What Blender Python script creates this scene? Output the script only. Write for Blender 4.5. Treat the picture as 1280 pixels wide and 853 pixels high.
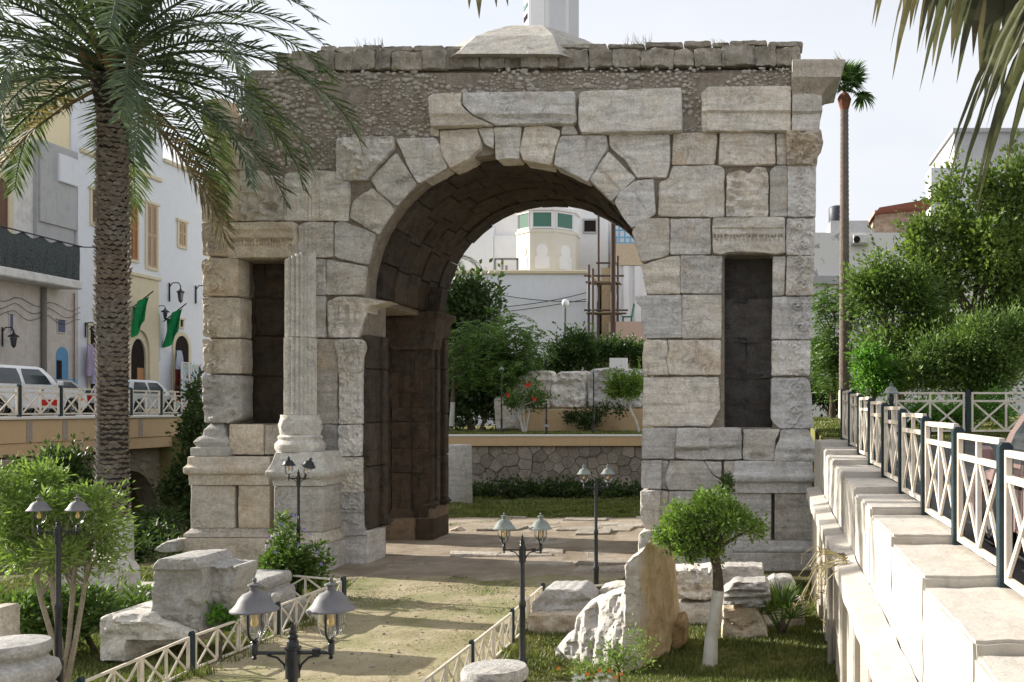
import bpy, bmesh, math, random
import numpy as np
from mathutils import Vector, Matrix, noise as mnoise
from mathutils.geometry import delaunay_2d_cdt

for o in list(bpy.data.objects): bpy.data.objects.remove(o)
SC = bpy.context.scene
COL = SC.collection
R = math.radians
random.seed(7); RNG = np.random.default_rng(7)

# ------------------------------------------------------------------ camera, sky, sun, exposure
F, CX, CY, HC = 1280.0, 945.0, 510.0, 3.26     # focal length and principal point in photo pixels, eye height
cam_d = bpy.data.cameras.new('camera'); cam = bpy.data.objects.new('camera', cam_d); COL.objects.link(cam)
cam.location = (0, 0, HC); cam.rotation_euler = (R(90), 0, 0)
cam_d.sensor_width = 36; cam_d.lens = 36*F/1280
cam_d.shift_x = (640-CX)/1280; cam_d.shift_y = (CY-426.5)/1280
cam_d.clip_start = .05; cam_d.clip_end = 2000
SC.camera = cam
SUN_DIR = Vector((-.958, .285, 0)).normalized(); SUN_EL = R(22)      # horizontal direction towards the sun
wd = bpy.data.worlds.new('World'); SC.world = wd; wd.use_nodes = True
wn = wd.node_tree; wn.nodes.clear()
sky = wn.nodes.new('ShaderNodeTexSky'); sky.sky_type = 'NISHITA'; sky.sun_disc = False
sky.sun_elevation = SUN_EL; sky.sun_rotation = math.atan2(SUN_DIR.x, SUN_DIR.y)
sky.air_density = 1.0; sky.dust_density = 3.0; sky.ozone_density = 1.0
veil = wn.nodes.new('ShaderNodeMix'); veil.data_type = 'RGBA'; veil.inputs[0].default_value = .86
veil.inputs[7].default_value = (4.45, 4.48, 4.65, 1)                 # thin high cloud veiling the whole sky
wtc = wn.nodes.new('ShaderNodeTexCoord'); wnz = wn.nodes.new('ShaderNodeTexNoise'); wnz.inputs['Scale'].default_value = 2.2
wnz.inputs['Detail'].default_value = 5
wmp = wn.nodes.new('ShaderNodeMapping'); wmp.inputs['Scale'].default_value = (1, 1, 2.6)
wn.links.new(wtc.outputs['Generated'], wmp.inputs[0]); wn.links.new(wmp.outputs[0], wnz.inputs['Vector'])
wrm = wn.nodes.new('ShaderNodeMapRange'); wrm.inputs[1].default_value = .3; wrm.inputs[2].default_value = .7
wrm.inputs[3].default_value = .62; wrm.inputs[4].default_value = .96
wn.links.new(wnz.outputs[0], wrm.inputs[0]); wn.links.new(wrm.outputs[0], veil.inputs[0])
wn.links.new(sky.outputs[0], veil.inputs[6])
bg = wn.nodes.new('ShaderNodeBackground'); bg.inputs[1].default_value = .1
wo = wn.nodes.new('ShaderNodeOutputWorld')
wn.links.new(veil.outputs[2], bg.inputs[0]); wn.links.new(bg.outputs[0], wo.inputs[0])
sd = bpy.data.lights.new('sun', 'SUN'); sd.energy = 4.5; sd.angle = R(.53); sd.color = (1, .945, .86)
sun = bpy.data.objects.new('sun', sd); COL.objects.link(sun); sun.location = (-30, 20, 40)
sv = Vector((SUN_DIR.x*math.cos(SUN_EL), SUN_DIR.y*math.cos(SUN_EL), math.sin(SUN_EL)))
sun.rotation_euler = sv.to_track_quat('Z', 'Y').to_euler()
SC.view_settings.view_transform = 'Standard'; SC.view_settings.look = 'None'
SC.view_settings.gamma = 1; SC.view_settings.exposure = 1.16; SC.view_settings.use_curve_mapping = False

# ------------------------------------------------------------------ helpers
def W(px, py, Y): return Vector(((px-CX)*Y/F, Y, HC+(CY-py)*Y/F))      # photo pixel at a known distance
def GP(px, py, z=0.0):                                                   # photo pixel on a level plane
    Y = F*(HC-z)/(py-CY); return Vector(((px-CX)*Y/F, Y, z))
def XP(px, X): return X*F/(px-CX)                                         # distance of a pixel column on the plane x = X
def lerp(a, b, t): return a+(b-a)*t

def link(o, parent=None):
    COL.objects.link(o)
    if parent is not None:
        o.parent = parent
        if parent.type == 'EMPTY' and not parent.get('_loc', False):
            o.matrix_parent_inverse = Matrix.Translation(-Vector(parent.location))
    return o
def tag(o, label=None, cat=None, group=None, kind=None):
    if label: o['label'] = label
    if cat: o['category'] = cat
    if group: o['group'] = group
    if kind: o['kind'] = kind
    return o
def thing(name, loc, label, cat, group=None):
    o = bpy.data.objects.new(name, None); o.location = loc; o.empty_display_size = .2; COL.objects.link(o)
    return tag(o, label, cat, group)
def local_thing(name, label, cat, group=None):            # parts in its own coordinates (for copies)
    o = bpy.data.objects.new(name, None); o.empty_display_size = .2; COL.objects.link(o)
    return tag(o, label, cat, group)
def copy_tree(o, parent=None):
    c = o.copy(); COL.objects.link(c)
    if parent is not None: c.parent = parent
    for ch in list(o.children): copy_tree(ch, c)
    return c
def obj(name, me, mat=None, parent=None, sharp=None):
    if mat is not None and not me.materials: me.materials.append(mat)
    if sharp is not None:
        me.shade_smooth(); me.set_sharp_from_angle(angle=R(sharp))
    return link(bpy.data.objects.new(name, me), parent)

def fast_mesh(name, V, Fc):
    """V (n,3), Fc (m,k) arrays"""
    V = np.asarray(V, dtype=np.float32); Fc = np.asarray(Fc, dtype=np.int32)
    me = bpy.data.meshes.new(name); m, k = Fc.shape
    me.vertices.add(len(V)); me.vertices.foreach_set('co', V.ravel())
    me.loops.add(m*k); me.loops.foreach_set('vertex_index', Fc.ravel())
    me.polygons.add(m); me.polygons.foreach_set('loop_start', np.arange(0, m*k, k, dtype=np.int32))
    me.polygons.foreach_set('loop_total', np.full(m, k, dtype=np.int32))
    me.update(calc_edges=True)
    return me

class MB:
    def __init__(s): s.v = []; s.f = []
    def add(s, vs, fs):
        b = len(s.v); s.v += [tuple(v) for v in vs]; s.f += [tuple(i+b for i in f) for f in fs]; return s
    def box(s, x0, x1, y0, y1, z0, z1):
        if x0 > x1: x0, x1 = x1, x0
        if y0 > y1: y0, y1 = y1, y0
        if z0 > z1: z0, z1 = z1, z0
        return s.add([(x0,y0,z0),(x1,y0,z0),(x1,y1,z0),(x0,y1,z0),(x0,y0,z1),(x1,y0,z1),(x1,y1,z1),(x0,y1,z1)],
                     [(0,3,2,1),(4,5,6,7),(0,1,5,4),(1,2,6,5),(2,3,7,6),(3,0,4,7)])
    def bar(s, a, b, w, d=None, up=(0,0,1)):
        a = Vector(a); b = Vector(b); d = w if d is None else d
        t = (b-a).normalized(); u = Vector(up)
        if abs(t.dot(u)) > .95: u = Vector((0,1,0)) if abs(t.y) < .9 else Vector((1,0,0))
        n = t.cross(u).normalized(); m = n.cross(t).normalized()
        vs = []
        for p in (a, b):
            for (i, j) in ((-1,-1),(1,-1),(1,1),(-1,1)): vs.append(p+n*i*w/2+m*j*d/2)
        return s.add(vs, [(0,1,2,3)[::-1],(4,5,6,7),(0,1,5,4),(1,2,6,5),(2,3,7,6),(3,0,4,7)])
    def tube(s, pts, rad, k=8, cap=True):
        pts = [Vector(p) for p in pts]; n = len(pts)
        if not hasattr(rad, '__len__'): rad = [rad]*n
        vs = []; u = None
        for i in range(n):
            t = (pts[min(i+1,n-1)]-pts[max(i-1,0)])
            t = t.normalized() if t.length > 1e-9 else Vector((0,0,1))
            if u is None: u = Vector((1,0,0)) if abs(t.x) < .9 else Vector((0,1,0))
            u = (u-t*u.dot(t)).normalized(); w = t.cross(u)
            for j in range(k):
                a = 2*math.pi*j/k; vs.append(pts[i]+(u*math.cos(a)+w*math.sin(a))*rad[i])
        fs = [(i*k+j, i*k+(j+1)%k, (i+1)*k+(j+1)%k, (i+1)*k+j) for i in range(n-1) for j in range(k)]
        if cap: fs += [tuple(range(k))[::-1], tuple(range((n-1)*k, n*k))]
        return s.add(vs, fs)
    def lathe(s, prof, c=(0,0,0), k=20, cap=True, sx=1.0, phase=0.0):
        vs = [(c[0]+r*sx*math.cos(2*math.pi*j/k+phase), c[1]+r*math.sin(2*math.pi*j/k+phase), c[2]+z) for r, z in prof for j in range(k)]
        n = len(prof)
        fs = [(i*k+j, i*k+(j+1)%k, (i+1)*k+(j+1)%k, (i+1)*k+j) for i in range(n-1) for j in range(k)]
        if cap: fs += [tuple(range(k))[::-1], tuple(range((n-1)*k, n*k))]
        return s.add(vs, fs)
    def prism(s, poly, axis, a, b):
        """poly 2-D list; axis 'x','y','z' is the extrusion axis from a to b"""
        def mk(p, t):
            return (t,p[0],p[1]) if axis == 'x' else ((p[0],t,p[1]) if axis == 'y' else (p[0],p[1],t))
        n = len(poly)
        vs = [mk(p,a) for p in poly]+[mk(p,b) for p in poly]
        fs = [tuple(range(n)), tuple(range(n,2*n))[::-1]]+[(i,i+n,(i+1)%n+n,(i+1)%n) for i in range(n)]
        return s.add(vs, fs)
    def mesh(s, name, fix=True, bevel=0, seg=1):
        me = bpy.data.meshes.new(name); me.from_pydata(s.v, [], s.f)
        if fix or bevel:
            bm = bmesh.new(); bm.from_mesh(me)
            bmesh.ops.recalc_face_normals(bm, faces=bm.faces)
            if bevel:
                es = [e for e in bm.edges if e.is_manifold and e.calc_face_angle(0) > R(30)]
                bmesh.ops.bevel(bm, geom=es, offset=bevel, segments=seg, affect='EDGES', clamp_overlap=True)
            bm.to_mesh(me); bm.free()
        me.update(); return me
    def build(s, name, mat, parent=None, sharp=None, bevel=0, seg=1):
        return obj(name, s.mesh(name, bevel=bevel, seg=seg), mat, parent, sharp)

def fbm(p, sc, oct=4): return mnoise.fractal(Vector(p)*sc, 1.0, 2.0, oct)

# ------------------------------------------------------------------ materials
class NT:
    def __init__(s, name, rough=.85, spec=.25):
        s.m = bpy.data.materials.new(name); s.m.use_nodes = True; s.t = s.m.node_tree
        s.b = s.t.nodes['Principled BSDF']; s.b.inputs['Roughness'].default_value = rough
        s.b.inputs['Specular IOR Level'].default_value = spec
        s.tc = None
    def n(s, t): return s.t.nodes.new(t)
    def l(s, a, b): s.t.links.new(a, b)
    def pos(s, scale=(1,1,1), rot=(0,0,0), rnd=0):
        if s.tc is None: s.tc = s.n('ShaderNodeTexCoord')
        src = s.tc.outputs['Object']
        mp = s.n('ShaderNodeMapping'); mp.inputs['Scale'].default_value = scale; mp.inputs['Rotation'].default_value = rot
        s.l(src, mp.inputs['Vector'])
        if rnd:
            oi = s.n('ShaderNodeObjectInfo'); mm = s.n('ShaderNodeMath'); mm.operation = 'MULTIPLY'; mm.inputs[1].default_value = rnd
            s.l(oi.outputs['Random'], mm.inputs[0]); s.l(mm.outputs[0], mp.inputs['Location'])
        return mp.outputs[0]
    def noise(s, vec, scale=5, detail=4, rough=.55, dist=0):
        n = s.n('ShaderNodeTexNoise'); n.inputs['Scale'].default_value = scale; n.inputs['Detail'].default_value = detail
        n.inputs['Roughness'].default_value = rough; n.inputs['Distortion'].default_value = dist
        s.l(vec, n.inputs['Vector']); return n.outputs[0]
    def vor(s, vec, scale=5, feature='F1', out='Distance', rand=1):
        n = s.n('ShaderNodeTexVoronoi'); n.feature = feature; n.inputs['Scale'].default_value = scale
        n.inputs['Randomness'].default_value = rand
        s.l(vec, n.inputs['Vector']); return n.outputs[out]
    def ramp(s, fac, stops):
        r = s.n('ShaderNodeValToRGB'); e = r.color_ramp.elements
        for i, (p, c) in enumerate(stops):
            el = e[i] if i < 2 else e.new(p)
            el.position = p; el.color = (c if hasattr(c, '__len__') else (c,c,c))[:3]+(1,) if hasattr(c, '__len__') else (c,c,c,1)
        s.l(fac, r.inputs[0]); return r.outputs[0]
    def mix(s, fac, a, b, mode='MIX'):
        m = s.n('ShaderNodeMix'); m.data_type = 'RGBA'; m.blend_type = mode
        for sock, v in ((0, fac), (6, a), (7, b)):
            if hasattr(v, 'is_linked'): s.l(v, m.inputs[sock])
            elif hasattr(v, '__len__'): m.inputs[sock].default_value = tuple(v)[:3]+(1,)
            else: m.inputs[sock].default_value = v if sock == 0 else (v,v,v,1)
        return m.outputs[2]
    def math(s, op, a, b=0.5):
        m = s.n('ShaderNodeMath'); m.operation = op
        for i, v in enumerate((a, b)):
            if hasattr(v, 'is_linked'): s.l(v, m.inputs[i])
            else: m.inputs[i].default_value = v
        return m.outputs[0]
    def rand(s, lo, hi):
        oi = s.n('ShaderNodeObjectInfo'); r = s.n('ShaderNodeMapRange'); r.inputs[3].default_value = lo; r.inputs[4].default_value = hi
        s.l(oi.outputs['Random'], r.inputs[0]); return r.outputs[0]
    def bump(s, h, strength=.4, dist=.02, prev=None):
        b = s.n('ShaderNodeBump'); b.inputs['Strength'].default_value = strength; b.inputs['Distance'].default_value = dist
        s.l(h, b.inputs['Height'])
        if prev is not None: s.l(prev, b.inputs['Normal'])
        return b.outputs[0]
    def done(s, col=None, normal=None, rough=None):
        if col is not None:
            if hasattr(col, 'is_linked'): s.l(col, s.b.inputs['Base Color'])
            else: s.b.inputs['Base Color'].default_value = tuple(col)[:3]+(1,)
        if normal is not None: s.l(normal, s.b.inputs['Normal'])
        if rough is not None: s.l(rough, s.b.inputs['Roughness'])
        return s.m

def plain(name, c, rough=.6, spec=.3, metal=0, var=.12, nscale=12, bump=.0, objvar=0, dist=.01):
    t = NT(name, rough, spec); p = t.pos(rnd=0)
    nz = t.noise(p, nscale, 5, .6)
    d = tuple(x*(1-var*1.6) for x in c); e = tuple(min(1, x*(1+var)) for x in c)
    col = t.ramp(nz, [(.3, d), (.7, e)])
    if objvar: col = t.mix(1.0, col, t.ramp(t.rand(0,1), [(0, 1-objvar), (1, 1+objvar)]), 'MULTIPLY')
    t.b.inputs['Metallic'].default_value = metal
    return t.done(col, t.bump(nz, bump, dist) if bump else None)

def stone(name, ca, cb, stain, dark, stain_amt=.45, dark_amt=.4, streak=(.5,.5,3.0), rot=(0,0,0), bump=.5, objvar=.16, scale=1.0, pits=.5, rnd=37.0, hue=0):
    t = NT(name, .88, .2)
    p = t.pos((scale,)*3, rnd=rnd); ps = t.pos(tuple(scale*k for k in streak), rot, rnd=rnd); pw = t.pos((scale,)*3)
    if hue:
        mpn = ps.node; oi_ = t.n('ShaderNodeObjectInfo'); cmb = t.n('ShaderNodeCombineXYZ'); cmb.inputs[0].default_value = rot[0]; cmb.inputs[2].default_value = rot[2]
        t.l(t.math('ADD', t.math('MULTIPLY', t.math('SUBTRACT', oi_.outputs['Random'], .5), 1.1), rot[1]), cmb.inputs[1]); t.l(cmb.outputs[0], mpn.inputs['Rotation'])
    veins = t.noise(ps, 2.3, 7, .66, .7)
    col = t.ramp(veins, [(.3, ca), (.5, tuple(lerp(a, b, .6) for a, b in zip(ca, cb))), (.72, cb)])
    big = t.noise(p, 1.6, 5, .6, .4)
    sm = t.ramp(big, [(.48, 0.0), (.72, stain_amt)])
    col = t.mix(sm, col, stain)
    drip = t.noise(t.pos((2.6*scale, 2.6*scale, .7*scale), rnd=rnd*.5), 1.9, 7, .72, .6)
    dm = t.ramp(drip, [(.5, 0.0), (.75, dark_amt)])
    col = t.mix(dm, col, dark)
    fine = t.noise(p, 26, 6, .7)
    col = t.mix(.62, col, t.mix(1.0, col, t.ramp(fine, [(.25, .42), (.75, 1.38)]), 'MULTIPLY'))
    rd = t.math('ABSOLUTE', t.math('SUBTRACT', t.noise(t.pos((scale*.9, scale*.9, scale*1.3), (.2,.5,.1), rnd=rnd), 2.6, 7, .62, .9), .5)); crk = t.ramp(rd, [(.004, 1.0), (.022, 0.0)])
    crm = t.ramp(t.noise(p, 1.1, 3, .5), [(.50, 0.0), (.60, 1.0)]); crk = t.math('MULTIPLY', crk, crm)
    col = t.mix(t.math('MULTIPLY', crk, .5*(1 if objvar else .5)), col, tuple(x*.55 for x in dark))
    med = t.noise(p, 7.5, 5, .65, .5); col = t.mix(.35, col, t.mix(1.0, col, t.ramp(med, [(.3, .62), (.7, 1.4)]), 'MULTIPLY'))
    pit = t.ramp(t.noise(p, 11, 6, .72, .6), [(.30, 0.0), (.43, 1.0)])
    col = t.mix(pits*.6, col, t.mix(1.0, col, t.ramp(pit, [(0, .45), (1, 1.0)]), 'MULTIPLY'))
    if objvar: col = t.mix(1.0, col, t.ramp(t.rand(0,1), [(0, 1-objvar), (1, 1+objvar*.8)]), 'MULTIPLY')
    if hue:
        oi = t.n('ShaderNodeObjectInfo'); r2 = t.math('FRACT', t.math('MULTIPLY', oi.outputs['Random'], 7.3)); col = t.mix(1.0, col, t.ramp(r2, [(0, (1.03,1.03,1.04)), (.5, (1.075,1.05,1.01)), (1, (1.11,1.05,.96))]), 'MULTIPLY')
    n1 = t.bump(t.noise(p, 4.5, 9, .74, .3), bump, .11)
    n2 = t.bump(pit, pits*.5, .015, n1)
    n3 = t.bump(crk, -.5, .02, t.bump(fine, bump*.9, .016, n2))
    return t.done(col, n3)

def foliage(name, c1, c2, c3, scale=3.0, trans=.35, rough=.5, spec=.35):
    t = NT(name, rough, spec); p = t.pos(rnd=11)
    col = t.ramp(t.noise(p, scale, 3, .6), [(.3, c1), (.52, c2), (.75, c3)])
    wh = t.n('ShaderNodeTexWhiteNoise'); sn = t.n('ShaderNodeVectorMath'); sn.operation = 'SNAP'
    sn.inputs[1].default_value = (.06,.06,.06); t.l(p, sn.inputs[0]); t.l(sn.outputs[0], wh.inputs['Vector'])
    col = t.mix(.6, col, t.mix(1.0, col, t.ramp(wh.outputs[0], [(0, .55), (1, 1.5)]), 'MULTIPLY'))
    t.l(col, t.b.inputs['Base Color'])
    tr = t.n('ShaderNodeBsdfTranslucent'); t.l(t.mix(1.0, col, (1.15,1.25,.7), 'MULTIPLY'), tr.inputs['Color'])
    ms = t.n('ShaderNodeMixShader'); ms.inputs[0].default_value = trans
    out = t.t.nodes['Material Output']
    t.l(t.b.outputs[0], ms.inputs[1]); t.l(tr.outputs[0], ms.inputs[2]); t.l(ms.outputs[0], out.inputs['Surface'])
    return t.m

MT = {}
MT['marble'] = stone('grey_marble', (.40,.385,.365), (.78,.755,.71), (.54,.43,.30), (.24,.225,.205), .45, .45, (.40,.40,2.6), (0,.35,0), objvar=.14, hue=1)
MT['marble_h'] = stone('banded_marble', (.36,.35,.335), (.68,.66,.635), (.47,.39,.28), (.21,.20,.19), .35, .45, (.35,.35,3.6), (0,.03,0), objvar=.14, hue=1)
MT['marble_warm'] = stone('warm_marble', (.44,.395,.335), (.70,.645,.565), (.50,.36,.21), (.23,.19,.15), .55, .45, (.5,.5,1.6), (0,.4,0), objvar=.16, hue=1)
MT['marble_white'] = stone('white_marble', (.40,.385,.36), (.60,.58,.55), (.42,.35,.26), (.27,.25,.23), .35, .35, (.4,.4,2.6), (0,.15,0), objvar=.08, bump=.7)
MT['marble_column'] = stone('sunlit_column_marble', (.52,.49,.44), (.74,.71,.65), (.55,.47,.36), (.33,.30,.27), .35, .35, (.5,.5,1.6), (0,.2,0), objvar=.05)  # lighter than the other marble, with sun on the column put into its colour
MT['ochre_rock'] = stone('ochre_rock', (.36,.24,.11), (.55,.40,.22), (.34,.20,.08), (.20,.12,.05), .5, .4, (1.3,1.3,.8), objvar=.05, bump=.8)
MT['brown'] = stone('sooty_shaded_stone', (.042,.033,.026), (.115,.092,.072), (.125,.082,.048), (.013,.011,.009), .6, .8, (.6,.6,1.6), objvar=.2, bump=.7)  # soot-brown stone, darkened further to put the vault's shade into its colour
MT['niche'] = stone('niche_stone', (.06,.056,.053), (.125,.115,.105), (.12,.075,.055), (.03,.028,.026), .5, .6, (.6,.6,1.5), objvar=.2)  # stained stone, its colour lowered further to stand for shade in the recess
MT['niche_brown'] = stone('niche_brown_stone', (.05,.04,.031), (.105,.082,.06), (.11,.07,.04), (.03,.026,.024), .5, .6, (.6,.6,1.5), objvar=.2)  # brown counterpart, likewise darkened to hold niche and passage shade
MT['rubble'] = stone('rubble_stone', (.36,.325,.275), (.66,.605,.525), (.28,.20,.13), (.13,.11,.095), .5, .5, (1,1,1), objvar=.0, scale=2.2, rnd=0)
MT['mortar'] = stone('earth_mortar', (.30,.255,.20), (.50,.44,.36), (.37,.27,.18), (.15,.125,.10), .6, .6, (1,1,1), objvar=0, bump=1.0, scale=1.6, rnd=0)
MT['coping'] = stone('coping_stone', (.31,.275,.225), (.58,.525,.44), (.25,.19,.13), (.09,.08,.07), .5, .6, (1,1,1.2), objvar=.2, bump=.9)
MT['joint'] = plain('joint_earth', (.10,.082,.065), .95, .1, var=.4, bump=.5)
# ------------------------------------------------------------------ traced stones
ZK = {'z1':(220,40,3.709),'z2':(500,0,3.709),'z3':(780,40,3.709),'z4':(220,250,3.709),'z5':(220,470,3.709),'z6':(780,250,3.709),
      'z7':(780,470,3.709),'A':(400,140,4.4875),'B':(640,90,4.4875),'C':(240,80,4.74),'D':(400,340,4.739),'E':(400,510,4.061),
      'D2':(940,60,6.094),'Q':(640,660,4.421),'L':(110,660,4.419),'p':(0,0,1)}
def zp(key, pts): ox, oy, s = ZK[key]; return [(ox+x/s, oy+y/s) for x, y in pts]
def area(p): return sum(p[i][0]*p[(i+1)%len(p)][1]-p[(i+1)%len(p)][0]*p[i][1] for i in range(len(p)))/2
def cut_corners(p, r):
    out = []; n = len(p)
    for i in range(n):
        a, b, c = Vector(p[i-1]), Vector(p[i]), Vector(p[(i+1)%n])
        la, lc = (a-b).length, (c-b).length
        k = min(r, la*.3, lc*.3)
        if la < 1e-6 or lc < 1e-6: continue
        out += [tuple(b+(a-b)/la*k), tuple(b+(c-b)/lc*k)]
    return out
def densify(p, step):
    out = []; n = len(p)
    for i in range(n):
        a, b = Vector(p[i]), Vector(p[(i+1)%n]); m = max(1, int((b-a).length/step+.5))
        for j in range(m): out.append(tuple(a+(b-a)*j/m))
    return out
def inset(p, d):
    n = len(p); out = []
    for i in range(n):
        a, b, c = Vector(p[i-1]), Vector(p[i]), Vector(p[(i+1)%n])
        e1, e2 = (b-a), (c-b)
        n1 = Vector((-e1.y, e1.x)); n2 = Vector((-e2.y, e2.x))
        nn = (n1.normalized() if n1.length > 1e-9 else n1)+(n2.normalized() if n2.length > 1e-9 else n2)
        nn = nn.normalized() if nn.length > 1e-6 else Vector((0,0))
        out.append(tuple(b+nn*d))
    return out
def inside(P, poly):
    x, y = P[:,0], P[:,1]; r = np.zeros(len(P), bool); q = np.array(poly); n = len(q); j = n-1
    for i in range(n):
        xi, yi = q[i]; xj, yj = q[j]
        c = ((yi > y) != (yj > y)) & (x < (xj-xi)*(y-yi)/((yj-yi) if abs(yj-yi) > 1e-12 else 1e-12)+xi)
        r ^= c; j = i
    return r
_seed = [0]
def facing(name, pts, mat, parent, Y=20.96, depth=.45, bev=.02, rough=.02, jit=.8, corner=1.6, step=6.5, relief=None, rstep=None, Yf=None, back=None, sharp=38, nsc=2.2):
    """a block whose outline was traced in the photograph, standing at distance Y (or on the surface Yf(px,py))"""
    _seed[0] += 1; sd = _seed[0]*7.31
    if area(pts) < 0: pts = pts[::-1]
    pts = inset(pts, -.65)
    dn = min(step, 7.0) if relief is None else min(step, 4.0)
    o = densify(cut_corners(pts, corner), dn)
    o = [(x+jit*mnoise.noise(Vector((x*.16, y*.16, sd))), y+jit*mnoise.noise(Vector((x*.16, y*.16, sd+50)))) for x, y in o]
    ib = bev*F/Y*.75
    inn = inset(o, ib)
    st = rstep or step
    xs = [p[0] for p in o]; ys = [p[1] for p in o]
    gx = np.arange(min(xs), max(xs), st); gy = np.arange(min(ys), max(ys), st)
    g = np.array([(a, b) for a in gx for b in gy]) if len(gx) and len(gy) else np.zeros((0,2))
    if len(g):
        jr = np.random.default_rng(int(sd*10)); g = g+jr.uniform(-.25, .25, g.shape)*st*(1 if relief is None else .15)
        g = g[inside(g, inset(inn, st*.45))]
    n = len(inn)
    vin = [Vector(p) for p in inn]+[Vector((float(a), float(b))) for a, b in g]
    ed = [(i, (i+1)%n) for i in range(n)]
    vo, eo, fo, ov, oe, of = delaunay_2d_cdt(vin, ed, [], 1, 1e-5)
    mp = {}
    for k, lst in enumerate(ov):
        for i in lst: mp[i] = k
    def yy(px, py): return Y if Yf is None else Yf(px, py)
    def pos(px, py, dy):
        yb = yy(px, py); w = W(px, py, yb); w.y = yb+dy; return w
    V = []
    for v in vo:
        yb = yy(v.x, v.y); w = W(v.x, v.y, yb)
        d = rough*2.2*mnoise.fractal(Vector((w.x*nsc+sd, w.z*nsc, sd)), .9, 2.1, 4)
        if relief is not None: d += relief(v.x, v.y)
        V.append((w.x, yb-d, w.z))
    Fc = [tuple(f) for f in fo]
    b1 = len(V)
    for (x, y) in o:
        w = pos(x, y, bev); V.append((w.x, w.y-(relief(x, y) if relief is not None else 0), w.z))
    b0 = len(V)
    for (x, y) in o:
        w = pos(x, y, 0); V.append((w.x, (w.y+depth) if back is None else back, w.z))
    for i in range(n):
        j = (i+1)%n
        if i in mp and j in mp and mp[i] != mp[j]: Fc.append((mp[i], mp[j], b1+j, b1+i))
        Fc.append((b1+i, b1+j, b0+j, b0+i))
    Fc.append(tuple(range(b0, b0+n)))
    me = bpy.data.meshes.new(name); me.from_pydata(V, [], Fc)
    bm = bmesh.new(); bm.from_mesh(me); bmesh.ops.recalc_face_normals(bm, faces=bm.faces); bm.to_mesh(me); bm.free()
    return obj(name, me, mat, parent, sharp)

# relief functions: metres towards the viewer at a photo pixel
def flutes(x0, x1, n, amp=.035, y0=-1e9, y1=1e9):
    def f(x, y):
        if x < x0 or x > x1 or y < y0 or y > y1: return 0
        t = (x-x0)/(x1-x0)*n; return -amp*abs(math.sin(math.pi*t))**.7
    return f
def profile(stops):
    def f(x, y):
        if y <= stops[0][0]: return stops[0][1]
        for (a, u), (b, v) in zip(stops, stops[1:]):
            if y <= b: return u+(v-u)*(y-a)/max(b-a, 1e-6)
        return stops[-1][1]
    return f
def addr(*fs): return lambda x, y: sum(f(x, y) for f in fs)
def scroll(xc, y0, pitch=24, r=8.0, amp=.05, half=14):
    def f(x, y):
        if abs(x-xc) > half: return 0.0
        wx = 2.4*mnoise.noise(Vector((x*.11, y*.11, y0))); wy = 2.4*mnoise.noise(Vector((x*.11, y*.11, y0+7)))
        x += wx; y += wy
        ph = math.pi*(y-y0)/pitch; xs = xc+r*.75*math.sin(ph); s = .8*math.exp(-((x-xs)/1.5)**2)
        k = math.floor((y-y0)/pitch); cy = y0+(k+.5)*pitch; cx = xc-(r*.35 if k%2 == 0 else -r*.35)
        d = math.hypot(x-cx, y-cy); a = math.atan2(y-cy, x-cx)
        if d < r*1.15: s = max(s, (.5+.5*math.sin(2*a+d*1.15))*(1-(d/(r*1.15))**3), math.exp(-(d/1.8)**2))
        s = max(s, .55*max(0, mnoise.noise(Vector((x*.3, y*.3, 3))))*1.6)
        return 1.5*amp*s-.022
    return f
def carve(amp=.05, sc=.17, ox=0):
    def f(x, y):
        v = mnoise.noise(Vector((x*sc+ox, y*sc, ox))); w = mnoise.noise(Vector((x*sc*2.3, y*sc*2.3, ox+9)))
        return amp*(1-2.2*abs(v))+amp*.5*w
    return f
def dentil(xa, xb, n, y0, y1, amp):
    def f(x, y):
        if y < y0 or y > y1 or x < xa or x > xb: return 0
        return -amp if ((x-xa)/(xb-xa)*n)%1 < .45 else 0
    return f
def crack(pts, w=1.0, amp=.06):
    def f(x, y):
        d = 1e9
        for (ax, ay), (bx, by) in zip(pts, pts[1:]):
            t = max(0, min(1, ((x-ax)*(bx-ax)+(y-ay)*(by-ay))/((bx-ax)**2+(by-ay)**2))); d = min(d, math.hypot(x-ax-t*(bx-ax), y-ay-t*(by-ay)))
        return -amp*math.exp(-(d/w)**2)
    return f

# ------------------------------------------------------------------ the triumphal arch
YA = 21.0
MT['niche_warm'] = stone('stained_plinth_stone', (.14,.105,.075), (.26,.20,.145), (.22,.14,.075), (.07,.055,.042), .5, .5, (1,1,1.4), objvar=.1)
arch = thing('triumphal_arch', (-5.05, 23.3, 0), 'ruined Roman triumphal arch of weathered grey marble blocks, with side niches and rubble top', 'arch')
def T(key, pts, mat='marble', **k): return facing('stone_block', zp(key, pts), MT[mat], arch, **k)
AXC, AR, ASP = -5.05, 2.8, 5.56     # vault axis, radius, springing height
def arc(r, a0, a1, n=14): return [(AXC+r*math.cos(R(lerp(a0, a1, i/n))), ASP+r*math.sin(R(lerp(a0, a1, i/n)))) for i in range(n+1)]
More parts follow.
